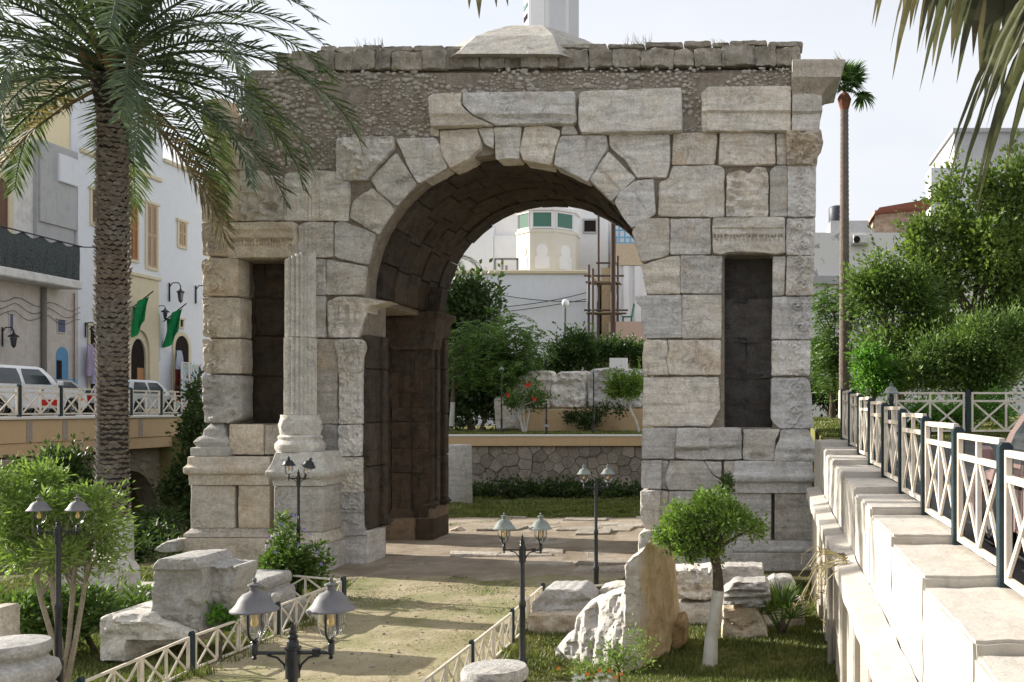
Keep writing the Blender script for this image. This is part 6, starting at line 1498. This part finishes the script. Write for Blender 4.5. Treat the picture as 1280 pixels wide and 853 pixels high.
# ---- fan palms
def fan_leaf(name, pet, seg, n, spread, droop, seed, wid=.03, hang=0.0, start=(1,0,.3)):
    """petiole along +x then a fan of pleated segments; droop bends them down"""
    r = np.random.default_rng(seed); V = []; Fc = []; b = 0
    d0 = np.array(start, float); d0 /= np.linalg.norm(d0); hub = d0*pet
    side = np.array([0,1.,0]); up = np.cross(d0, side); up = up if up[2] > 0 else -up
    for k in range(n):
        a = lerp(-spread, spread, (k+.5)/n)+r.normal()*.03; d = d0*math.cos(a)+side*math.sin(a)+up*(.10*math.cos(a*2)+r.normal()*.06)
        d /= np.linalg.norm(d); L = seg*(1-.22*(abs(a)/spread)**2)*r.uniform(.82,1.12); rows = 7; p = hub.copy()
        s_ = np.cross(d, up); s_ /= np.linalg.norm(s_)
        for i in range(rows):
            t_ = i/(rows-1); w_ = wid*(.25+1.5*t_ if t_ < .45 else (.25+.675)*(1-(t_-.45)/.55)**.8)*1.25+.0008
            V += [p-s_*w_, p+up*w_*.55, p+s_*w_]
            if i: 
                q = b+3*i
                for j in range(2): Fc += [(q+j-3, q+j-2, q+j+1), (q+j-3, q+j+1, q+j)]
            dd = d+np.array([0,0,-1.])*(droop*t_**1.5+hang*t_); dd /= np.linalg.norm(dd); p = p+dd*L/(rows-1)
        b += rows*3
    mm = MB(); mm.tube([(0,0,0), tuple(hub*.5+np.array([0,0,.03*pet])), tuple(hub)], [.022,.016,.012], 5)
    for f in mm.f:
        for j in range(1, len(f)-1): Fc.append((f[0]+b, f[j]+b, f[j+1]+b))
    V += [np.array(v) for v in mm.v]
    return fast_mesh(name, V, Fc)
Yw = 32.0; wx = PXc(1055.5,Yw); wz0 = zy(524,Yw); wz1 = zy(136,Yw)
fp = thing('fan_palm', (wx,Yw,wz0), 'slender tall fan palm with ringed brown trunk and whitewashed foot', 'palm')
m = MB(); prof = []
for i in range(121): t_ = i/120; prof.append((lerp(.17,.125,t_)+(.008 if i%2 else -.006), lerp(wz0+.9,wz1,t_)))
m.lathe(prof, (wx,Yw,0), 14); m.build('trunk', stone('fan_palm_trunk', (.15,.12,.10), (.23,.19,.165), (.17,.125,.095), (.08,.066,.056), .4, .5, (1,1,3), objvar=0, scale=2, rnd=0), fp, 30)
MB().lathe([(.19,wz0-.1),(.185,wz0+.88),(.17,wz0+.9)], (wx,Yw,0), 14).build('whitewash_band', MT['limewash'], fp)
MB().lathe([(.125,wz1-.05),(.17,wz1+.1),(.22,wz1+.3),(.16,wz1+.42),(.08,wz1+.5)], (wx,Yw,0), 12).build('leaf_boots', plain('boot_brown',(.22,.10,.06),.9,.1,var=.3), fp)
fl = [fan_leaf('fan_frond', .5, .65, 26, R(105), d_, 70+i, .03) for i, d_ in enumerate((.5,.9,1.4))]
for me in fl: me.materials.append(MT['lf_young'])
for j in range(24):
    e = R(random.uniform(-35,80)); me = random.choice(fl); o = bpy.data.objects.new('frond', me); COL.objects.link(o); o.parent = fp
    o.location = (0,0,wz1+.55-wz0+random.uniform(-.1,.15)); o.rotation_euler = (random.uniform(-.4,.4), -e, 2*math.pi*j/24*2.4); s = random.uniform(.75,1.05); o.scale = (s,s,s)
# near fan palm whose crown hangs over the view: trunk stands in the street to the right of the viewer
nx_, ny_, nz_ = 2.35, 1.6, 5.75
nf = thing('fan_palm', (nx_,ny_,1.62), 'fan palm hanging dry-tipped fronds over the street', 'palm')
MB().lathe([(.24+.012*(i%2), lerp(1.5,nz_,i/60)) for i in range(61)], (nx_,ny_,0), 16).build('trunk', MT['bark'], nf, 40)
MB().lathe([(.22,nz_-.3),(.32,nz_),(.3,nz_+.3),(.1,nz_+.45)], (nx_,ny_,0), 14).build('leaf_boots', plain('boot_brown2',(.18,.12,.07),.9,.1,var=.3), nf)
t = NT('fan_leaf_dry_tips', .45, .35); geo = t.n('ShaderNodeNewGeometry')
nfan = fan_leaf
def near_frond(target, seg, n, spread, droop, hang, seed, roll=0, wid=.028, mat='lf_fan'):
    c = Vector((nx_,ny_,nz_+.15)); d = Vector(target)-c; pet = d.length; az = math.atan2(d.y, d.x); el = math.asin(d.z/pet)
    me = fan_leaf('fan_frond', pet, seg, n, spread, droop, seed, wid, hang, (math.cos(el),0,math.sin(el))); me.materials.append(MT[mat])
    o = bpy.data.objects.new('frond', me); COL.objects.link(o); o.parent = nf; o.location = c-Vector(nf.location); o.rotation_euler = (0,0,az)
    return o
near_frond(W(1212,-165,4.6), .86, 20, R(85), 3.2, 2.6, 5, wid=.04, mat='lf_fan_dry')
near_frond(W(1268,-175,4.4), 1.08, 20, R(80), 3.2, 2.6, 6, wid=.042, mat='lf_fan_dry')
near_frond(W(1335,-170,4.0), 1.1, 20, R(85), 3.0, 2.2, 7, wid=.04)
near_frond(W(1150,-150,4.8), .55, 20, R(90), 2.0, 1.2, 8, mat='lf_fan_dry')
near_frond(W(592,-112,4.4), .46, 24, R(110), 2.6, 2.0, 9, mat='lf_fan_dry')
near_frond(W(1400,-60,3.6), 1.0, 26, R(95), 2.2, 1.6, 12)
for j, (a, e) in enumerate(((-20,20),(-60,35),(-100,10),(-140,40),(10,50),(40,20),(-5,-20),(-75,-15),(-30,65),(70,60),(-120,70))):
    d = Vector((math.cos(R(a))*math.cos(R(e)), math.sin(R(a))*math.cos(R(e)), math.sin(R(e))))*1.1
    near_frond(Vector((nx_,ny_,nz_+.15))+d, .8, 22, R(100), 1.2, .3, 30+j)

# ---- whitewashed ficus with umbrella crown
bx = GP(887,833); bY = bx.y
lob = [plob(858,648,bY,32,24,40), plob(892,636,bY,38,22,44), plob(920,650,bY,30,18,36), plob(838,672,bY,24,18,26), plob(944,660,bY,18,8,20), plob(866,680,bY,36,18,34), plob(895,676,bY,22,22,24), plob(905,655,bY-.3,22,14,18)]
ft = thing('ficus_tree', tuple(bx), 'small umbrella-clipped ficus tree with whitewashed leaning trunk on the lawn', 'tree')
P, D, cl = lobes_points(rough_lobes(lob, 6), 680, 14, .045, shell=.6)
obj('crown', leaf_mesh('crown', P, D, .06, .5), MT['lf_ficus'], ft)
tp = [W(887,838,bY), W(889,800,bY), W(894,770,bY), W(898,738,bY)]; MB().tube(tp, [.10,.085,.078,.075], 12).build('whitewash_band', MT['limewash'], ft, 60)
m = MB(); m.tube([W(898,739,bY), W(897,715,bY), W(894,700,bY), W(893,685,bY)], [.072,.06,.06,.055], 10)
for c_ in cl[:26]: limb(m, W(893,692,bY), c_, .03, .006, 5)
m.build('trunk', MT['bark'], ft, 60)
P, D, cl = lobes_points([plob(908,606,20.2,7,14)], 40, 14, .03); o = thing('wall_plant', tuple(W(908,622,20.2)), 'small green plant growing out of a joint in the arch pedestal', 'plant'); obj('leaves', leaf_mesh('sprig', P, D, .07, .4), MT['lf_mid'], o)
# ---- light leafy bush tree left
bY = 11.5
lob = [plob(40,635,bY,52,40), plob(95,640,bY,55,42), plob(128,660,bY+.2,38,40), plob(20,690,bY,46,40), plob(75,690,bY-.1,60,34), plob(60,600,bY+.2,40,26), plob(140,700,bY+.1,26,26), plob(5,630,bY,40,50), plob(120,625,bY,34,16)]
lob = [(c, tuple(.86*x for x in r_)) for c, r_ in lob]
tree('oleander_bush', 'pale green leafy multi-stemmed bush beside the date palm', (PXc(75,bY),bY,0), lob, MT['lf_oleander'], 620, 15, .065, .10, .24, cat='bush', stems=4, trunk=[W(40,700,bY),W(60,690,bY),W(95,690,bY),(PXc(110,bY),bY,zy(705,bY))], bark='bark_pale', tr=.028, nb=12, shell=.3)
# undergrowth
def shrub(name, label, px, py, Y, lob, mat, ncl, per, sig, leaf, asp=.45, zg=0, cat='shrub', group=None, **k):
    return tree(name, label, (PXc(px,Y),Y,zg), lob, MT[mat], ncl, per, sig, leaf, asp, cat=cat, group=group, tr=k.pop('tr',.02), nb=k.pop('nb',6), **k)
shrub('garden_shrub', 'bushy green shrub behind the pale bush and the stone slab', 120,800,13.6,[plob(110,760,13.6,60,30), plob(60,780,13.4,60,34), plob(170,750,14.2,26,22), plob(20,770,13.2,40,30)],'lf_mid',420,14,.07,.10,.45, stems=3)
shrub('garden_shrub', 'low dark plants around the foot of the date palm', 150,770,15.6,[plob(180,760,15.4,34,14), plob(100,770,15.2,50,16), plob(215,745,17,14,10)],'lf_dark',220,14,.06,.09,.5, stems=2)
shrub('garden_shrub', 'dark dense shrub against the bridge abutment', 70,620,20,[plob(70,600,20.0,38,34), plob(110,612,20.2,24,26), plob(45,596,20.0,26,22), plob(75,575,20.2,26,18)],'lf_dark',360,14,.10,.12,.5, stems=3, tr=.04, zg=hgt(PXc(70,20),20))
shrub('garden_plant', 'small leafy plant growing before the broken white block', 276,790,12.9,[plob(283,775,13.4,12,12), plob(275,766,13.4,9,10)],'lf_poinciana',40,12,.035,.08,.5, cat='plant')
bY = 17.3
ps = shrub('flowering_shrub', 'tall green shrub with violet flowers before the arch pedestal', 366,750,bY,[plob(366,705,bY,38,30), plob(385,715,bY,28,26), plob(352,690,bY,20,24), plob(345,725,bY,22,18), plob(358,660,bY,7,18), plob(395,690,bY,16,14)],'lf_mid',420,14,.06,.085,.5, stems=5)
blooms(ps, [W(x,y,bY-.35) for x, y in ((366,643),(369,645),(338,672),(346,668),(352,655),(381,662),(345,690),(398,690),(402,705),(374,680),(388,668))], .032, plain('violet_petal',(.30,.22,.60),.7))
# ivy hanging at bridge end
shrub('ivy', 'dark ivy hanging over the end of the bridge beside the arch', 240,600,38,[plob(238,540,36,12,26), plob(230,585,36,14,34), plob(246,520,36,8,24), plob(222,610,36,12,20), plob(243,495,36,8,16), plob(240,640,36,22,24)],'lf_dark',420,14,.14,.16,.6, cat='ivy', zg=-.9, nb=4)
shrub('ground_plants', 'shady ground plants in the hollow before the bridge arch', 190,680,27,[plob(190,672,26,34,16), plob(165,690,22,26,18), plob(212,690,22,14,12), plob(200,650,31,30,8)],'lf_dark',420,14,.12,.12,.5, cat='plant', zg=-.9, nb=3)
# hedge at the foot of the crazy-paved wall
shrub('hedge', 'low dark hedge along the foot of the crazy-paved wall', 690,625,36.8,[plob(q,616,36.8,26,12,22) for q in (600,625,650,675,700,725,750,775,800,560,535)],'lf_dark',700,14,.13,.14,.6, cat='hedge', stems=5)
# trees on the upper terrace seen through the arch
def ter(px, Y): return (PXc(px,Y),Y,2.2)
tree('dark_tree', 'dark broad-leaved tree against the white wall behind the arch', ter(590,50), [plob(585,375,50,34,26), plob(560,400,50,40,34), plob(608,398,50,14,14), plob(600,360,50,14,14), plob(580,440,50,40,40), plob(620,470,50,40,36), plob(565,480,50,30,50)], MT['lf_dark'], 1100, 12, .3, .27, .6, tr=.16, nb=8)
fe = thing('feathery_tree', ter(562,44), 'feathery bright green flame tree with pale whitewashed trunk behind the arch', 'tree')
def pinnate(name, C, n, L, w, mat, parent, spreadv=(1,0,0), droop=.5, nl=9):
    """feathery leaves: midrib with paired leaflets, flat and drooping"""
    C = np.asarray(C); idx = RNG.integers(len(C), size=n); O = C[idx]+RNG.normal(size=(n,3))*L*.35
    az = RNG.uniform(0, 2*math.pi, n); D = np.stack([np.cos(az), np.sin(az), RNG.uniform(-.25,.35,n)], 1); D = unit(D)
    S = unit(np.cross(D, np.array([[0,0,1.]]))); P = []; DD = []
    for k in range(nl):
        t_ = (k+.7)/nl; q = O+D*L*t_+np.array([0,0,-1.])*droop*L*t_**2
        for s in (-1,1): P.append(q); DD.append(S*s+D*.35+np.array([0,0,-.25]))
    P = np.concatenate(P); DD = np.concatenate(DD)
    return obj(name, leaf_mesh(name, P, DD, w, .38, .1), mat, parent)
_, _, C = lobes_points([plob(620,415,44,52,16), plob(590,430,44,34,20), plob(655,432,44,32,14), plob(610,460,44,44,16), plob(640,450,44,30,12)], 300, 1, .01)
pinnate('crown', C, 760, .8, .17, MT['lf_flame'], fe)
m = MB(); m.tube([W(565,530,44), W(566,500,44), W(568,470,44)], [.10,.09,.08], 8)
for c_ in C[:24]: limb(m, W(568,472,44), c_, .05, .012, 5)
m.build('trunk', MT['bark'], fe, 60); MB().tube([W(564.5,533,44), W(566,503,44)], [.115,.1], 8).build('whitewash_band', MT['limewash'], fe)
tree('ivy_hedge', 'rounded ivy-covered hedge behind the carved marble blocks', ter(720,50), [plob(722,436,50,30,24), plob(704,456,50,22,18), plob(745,444,50,30,18), plob(790,440,50,26,12), plob(770,436,50,26,10), plob(685,468,50,24,10), plob(808,445,50,20,24), plob(660,474,50,26,10)], MT['lf_ivy'], 1700, 14, .18, .14, .75, cat='hedge', tr=.12, nb=8, shell=.7)
hs = tree('hibiscus', 'hibiscus shrub with red flowers and whitewashed stems on the upper lawn', ter(655,42.5), [plob(655,503,42.5,24,12), plob(638,500,42.5,18,8), plob(668,496,42.5,18,14), plob(664,485,42.5,12,10)], MT['lf_mid'], 130, 12, .13, .16, .5, cat='shrub', stems=4, trunk=[W(648,512,42.5),W(664,510,42.5),W(655,508,42.5)], bark='limewash', tr=.04)
blooms(hs, [W(635,494,42.0), W(660,482,42.0), W(668,499,42.0), W(661,481,42.2)], .11, plain('red_petal',(.60,.03,.02),.6))
tc = tree('clipped_tree', 'clipped round green tree on the upper lawn partly behind the arch', ter(800,41.5), [plob(778,482,41.5,20,16), plob(792,480,41.5,18,18), plob(770,486,41.5,12,12)], MT['lf_ficus'], 420, 14, .10, .13, .55, trunk=[W(785,500,41.5)], bark='limewash', tr=.05)
shrub('trailing_creeper', 'dark creeper trailing over the ochre plinth', 730,525,43.6,[plob(715,520,43.8,16,8), plob(735,524,43.8,18,12), plob(752,515,43.8,12,6), plob(772,512,43.8,12,4)],'lf_dark',160,12,.12,.13,.6, cat='creeper', zg=2.2)
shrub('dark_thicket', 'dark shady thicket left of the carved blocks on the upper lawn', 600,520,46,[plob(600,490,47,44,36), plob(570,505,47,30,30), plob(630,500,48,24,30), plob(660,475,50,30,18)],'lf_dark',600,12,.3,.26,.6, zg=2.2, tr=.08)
# wispy palm frond tip and far palm behind the arch
fpx = thing('distant_palm', ter(560,57), 'date palm frond tips showing inside the arch before the white block', 'palm')
m = MB().tube([W(552,540,57), W(553,330,57)], [.22,.2], 8).build('trunk', MT['bark'], fpx, 60)
for a in range(0,360,30):
    me = fm[(3,(a//30)%3)]; o = bpy.data.objects.new('frond', me); COL.objects.link(o); o.parent = fpx; o.location = W(553,328,57)-Vector(fpx.location); o.rotation_euler = (0,0,R(a+8)); o.scale = (.62,)*3
# right-hand trees
def terR(px, Y): return (PXc(px,Y),Y,2.8)
tree('mulberry_tree', 'big leafy mulberry tree with upright shoots behind the street railing', terR(1225,31), [plob(1175,352,31,40,50), plob(1230,312,31,44,60), plob(1270,352,31,40,70), plob(1200,282,31,22,44), plob(1160,312,31,20,40), plob(1245,252,31,20,40), plob(1280,262,31,20,50), plob(1210,422,31,60,40), plob(1260,422,31,50,44), plob(1180,247,31,10,26), plob(1192,222,31,6,24), plob(1150,287,31,9,26), plob(1145,322,31,12,24), plob(1268,222,31,9,36), plob(1228,237,31,9,24)], MT['lf_mulberry'], 2900, 12, .19, .165, .6, tr=.2, nb=16, shell=.35, shoots=.16, group=None)
tree('broad_tree', 'mid green tree crown in front of the flaking white house', terR(1120,30), [plob(1110,350,30,40,24), plob(1140,380,30,40,30), plob(1090,370,30,24,26), plob(1150,420,30,44,30), plob(1110,440,30,34,30)], MT['lf_mid'], 1300, 12, .24, .15, .5, tr=.14, nb=12, shoots=.16, shell=.35)
fe2 = thing('feathery_tree', terR(1040,34), 'feathery green tree behind the slender fan palm', 'tree')
_, _, C = lobes_points([plob(1040,380,34,24,26), plob(1085,355,34,20,14), plob(1035,430,34,22,30), plob(1080,395,34,26,20), plob(1045,470,34,26,24)], 300, 1, .01)
pinnate('crown', C, 800, .55, .12, MT['lf_flame'], fe2)
m = MB(); m.tube([terR(1040,34), W(1042,470,34)], [.12,.09], 8)
for c_ in C[:20]: limb(m, W(1042,472,34), c_, .05, .01, 5)
m.build('trunk', MT['bark'], fe2, 60)
tree('oleander_hedge', 'dense leafy oleander hedge behind the street railing', terR(1200,27), [plob(1170,445,27,40,30), plob(1210,430,27,44,34), plob(1255,445,27,40,34), plob(1225,470,27,60,22), plob(1150,470,27,40,24), plob(1275,420,27,24,30)], MT['lf_mid'], 1900, 13, .17, .14, .36, cat='hedge', tr=.06, nb=10, stems=5, shell=.6)
tree('bright_bush', 'bright green bush beside the slender fan palm', terR(1090,27), [plob(1090,455,27,20,26), plob(1110,470,27,24,20), plob(1080,480,27,14,14)], MT['lf_poinciana'], 500, 12, .13, .11, .5, cat='bush', tr=.04, nb=6, stems=3)
tree('yellow_green_bush', 'low yellow-green plants behind the street-end railing', (PXc(1215,24),24,2.62), [plob(1200,515,23.5,40,12), plob(1160,518,23.5,30,10), plob(1250,515,23.5,30,12), plob(1240,498,23.5,16,8), plob(1130,520,23.5,20,8)], MT['lf_poinciana'], 420, 12, .1, .10, .5, cat='bush', tr=.02, nb=4, stems=4)
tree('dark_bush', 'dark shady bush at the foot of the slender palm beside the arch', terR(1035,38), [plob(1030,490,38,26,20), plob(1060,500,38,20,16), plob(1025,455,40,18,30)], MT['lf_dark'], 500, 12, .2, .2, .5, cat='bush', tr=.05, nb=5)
# young fan palm and dry twigs by the right wall
yp = thing('young_fan_palm', (PXc(978,14.6),14.6,0), 'young spiky fan palm growing behind the rock stack', 'palm')
me = fan_leaf('fan_frond', .42, .42, 14, R(80), .25, 3, .012); me.materials.append(MT['lf_mid'])
for j in range(10):
    o = bpy.data.objects.new('frond', me); COL.objects.link(o); o.parent = yp; o.location = (0,0,.0); o.rotation_euler = (random.uniform(-.3,.3), -R(random.uniform(25,75)), j*.63*2)
MB().lathe([(.06,-.05),(.07,.1),(.03,.25)], (PXc(978,14.6),14.6,0), 8).build('stem', MT['bark'], yp)
tw = thing('dry_creeper', (.92,11.6,zr(11.6)-.8), 'dry straw-coloured creeper hanging over the wall ledge', 'plant')
m = MB()
for i in range(22):
    a = Vector((1.0,11.6+random.uniform(-.3,.4),zr(11.6)-.77)); b_ = a+Vector((-random.uniform(.15,.55),random.uniform(-.4,.3),-random.uniform(.0,.62))); mid = a.lerp(b_,.5)+Vector((-.08,0,.12))
    m.tube([a, mid, b_, b_+Vector((random.uniform(-.1,.05),random.uniform(-.06,.06),-random.uniform(.02,.12)))], [.008,.006,.004,.002], 4)
m.build('stems', plain('straw',(.45,.38,.22),.9), tw)
P = np.array([v for v in m.v])[RNG.integers(len(m.v), size=260)]; obj('dry_leaves', leaf_mesh('dl', P, RNG.normal(size=P.shape), .05, .4), MT['lf_palm_dry'], tw)
# flowers in front of the split stone
fb = shrub('flower_bed', 'orange and white flowers at the foot of the split boulder', 775,850,11.9,[plob(770,828,11.8,44,16), plob(730,838,11.8,36,12), plob(806,812,11.9,10,22), plob(790,795,11.9,5,18), plob(765,812,11.8,5,14)],'lf_oleander',170,9,.05,.05,.4, cat='flowers', stems=6, tr=.008)
blooms(fb, [W(x,y,11.6) for x, y in ((698,835),(735,842),(745,844),(763,838),(750,838),(770,846),(776,842))], .03, plain('orange_petal',(.75,.22,.05),.7))
blooms(fb, [W(random.uniform(715,765),random.uniform(842,853),11.55) for i in range(26)], .022, plain('white_petal',(.8,.8,.78),.7))
# dry wisps on top of the arch
m = MB()
ws = thing('dry_weeds', (-7.0,21.2,zy(60,21)), 'wispy dry weeds growing on the rubble top of the arch', 'plant')
for cxp, w_, hh, n in ((462,18,16,26),(795,16,18,30),(900,14,9,16),(1046,7,20,10)):
    for i in range(n):
        x = cxp+random.uniform(-w_,w_); yb_ = lerp(63,55,(cxp-345)/660) if cxp < 1020 else 80; a = W(x,yb_+2,YA+.25 if cxp < 1020 else 20.9); b_ = W(x+random.uniform(-6,6),yb_-random.uniform(.3,1)*hh,YA+.25 if cxp < 1020 else 20.9); m.tube([a, a.lerp(b_,.5)+Vector((.03,0,0)), b_], [.006,.005,.002], 3)
m.build('stems', plain('weed_straw',(.30,.28,.20),.9), ws)
# ------------------------------------------------------------------ grass
MT['grass'] = foliage('lawn_grass', (.085,.11,.025), (.14,.165,.042), (.25,.235,.085), 1.3, .3)
MT['grass_dry'] = foliage('dry_grass', (.16,.15,.05), (.25,.21,.09), (.33,.27,.14), 1.2, .3)
def grass(name, label, x0, x1, y0, y1, n, h, mask, mat, zf=hgt, wid=.006, lean=.5):
    """blades spread over the ground, denser near the camera"""
    u = RNG.uniform(size=n); Y = 1/(1/y1+(1/y0-1/y1)*u) if y0 > 1 else RNG.uniform(y0,y1,n)
    X = RNG.uniform(x0,x1,n); k = np.array([mask(a,b) for a, b in zip(X, Y)]); X, Y = X[k], Y[k]; n = len(X)
    Zg = np.array([zf(a,b) for a, b in zip(X, Y)])-.01
    a = RNG.uniform(0,2*math.pi,n); H = h*RNG.uniform(.5,1.4,n)*np.clip(.75+.6*np.array([mnoise.noise(Vector((p*1.1,q*1.1,0))) for p, q in zip(X, Y)]), .25, 1.6); ln = lean*RNG.uniform(.2,1.3,n)
    wv = wid*RNG.uniform(.7,1.4,n)*np.clip(Y/11, 1, 3.4)
    dx, dy = np.cos(a), np.sin(a); P = np.stack([X,Y,Zg],1); S = np.stack([-dy,dx,0*dx],1)*wv[:,None]
    M_ = P+np.stack([dx*ln*H*.35,dy*ln*H*.35,H*.6],1); T_ = P+np.stack([dx*ln*H,dy*ln*H,H],1)
    V = np.stack([P-S,P+S,M_+S*.7,M_-S*.7,T_],1).reshape(-1,3); b = np.arange(n)[:,None]*5
    Fc = np.concatenate([b+np.array([[0,1,2]]), b+np.array([[0,2,3]]), b+np.array([[3,2,4]])],1).reshape(-1,3)
    o = obj(name, fast_mesh(name, V, Fc), mat); tag(o, label, 'grass', kind='stuff'); return o
def pat(x, y, s=.8, th=-.1): return mnoise.noise(Vector((x*s, y*s, 3)))+.5*mnoise.noise(Vector((x*s*2.7, y*s*2.7, 8))) > th
def pl_(y): return PXL-.15-(.9*max(0,y-16.6)/3)+edge_wob(y)
def pr_(y): return PXR+.15+(.75*max(0,y-16.2)/3)+edge_wob(y+30)
grass('grass', 'green lawn grass on the side of the split boulder', -3.4, 1.0, 9.2, 20.4, 150000, .085, lambda x, y: x > pr_(y)-.1 and (y < 19 or x < -2) and pat(x,y,.8,-.55), MT['grass'])
grass('grass', 'green lawn grass on the side of the date palm', -14, -6.6, 9.5, 21, 110000, .085, lambda x, y: x < pl_(y)+.12 and pat(x,y,.8,-.5), MT['grass'])
grass('grass', 'tall grass tufts along the path fences', -7.3, -2.9, 9.5, 17, 26000, .17, lambda x, y: (abs(x-PXL+.1) < .28 or abs(x-PXR-.05) < .22) and pat(x,y,1.6,.1), MT['grass'])
grass('grass', 'green and dry grass behind the arch', -12, 2.5, 26.2, 37.6, 110000, .13, lambda x, y: pat(x,y,.5,-.4) and not (-6.9 < x < -1.5 and y < 29.2+mnoise.noise(Vector((x,0,0)))), MT['grass'], wid=.007)
grass('grass', 'short dry grass worn into the sandy path', PXL, PXR+.8, 9.5, 20, 60000, .022, lambda x, y: pl_(y)+.1 < x < pr_(y)-.1 and pat(x,y,.6,.12), MT['grass_dry'], zf=hp, wid=.004, lean=1.0)
grass('grass', 'thin green grass patches on the sandy path near the arch', PXL-1, PXR+.8, 15, 19.6, 26000, .03, lambda x, y: pl_(y)-.2 < x < pr_(y)+.2 and pat(x,y,.7,.2), MT['grass'], zf=hp, wid=.004, lean=1.0)
grass('grass', 'turf on the upper lawn behind the coping', -15, -1.6, 38.8, 44.5, 40000, .10, lambda x, y: pat(x,y,.6,-.3), MT['grass'], zf=lambda x, y: 2.2, wid=.008)
grass('grass', 'turf beside the slender palm right of the arch', 1.5, 8, 22.4, 36, 40000, .10, lambda x, y: pat(x,y,.6,-.3), MT['grass'], zf=lambda x, y: lerp(2.58,2.84,(y-22)/8) if y < 30 else 2.86, wid=.007)

# gravel and fallen leaves scattered over the path and the dirt before the arch
V = []; Fc = []; b = 0
for i in range(1500):
    y = 9.5+11*random.random()**1.4; x = random.uniform(PXL-.2, PXR+.3); r = random.uniform(.005,.014) if random.random() < .96 else random.uniform(.02,.035)
    V.append(iv*r*RNG.uniform(.6,1.3,(len(iv),3))*np.array([1,1,.6])+np.array([x,y,hp(x,y)+r*.2])); Fc.append(ic+b); b += len(iv)
o = obj('gravel', fast_mesh('gravel', np.vstack(V), np.vstack(Fc)), MT['slab']); tag(o, 'scattered gravel on the sandy path', 'gravel', kind='stuff')
n = 450; X = RNG.uniform(-9,.8,n); Y = RNG.uniform(9.8,20,n); P = np.stack([X,Y,np.array([max(hgt(a,c),hp(a,c) if PXL < a < PXR else -9)+.01 for a, c in zip(X,Y)])],1)
D = RNG.normal(size=(n,3))*np.array([1,1,.12]); o = obj('fallen_leaves', leaf_mesh('fallen', P, D, .05, .5), MT['lf_palm_dry']); tag(o, 'dry fallen leaves scattered over path and lawn', 'leaves', kind='stuff')
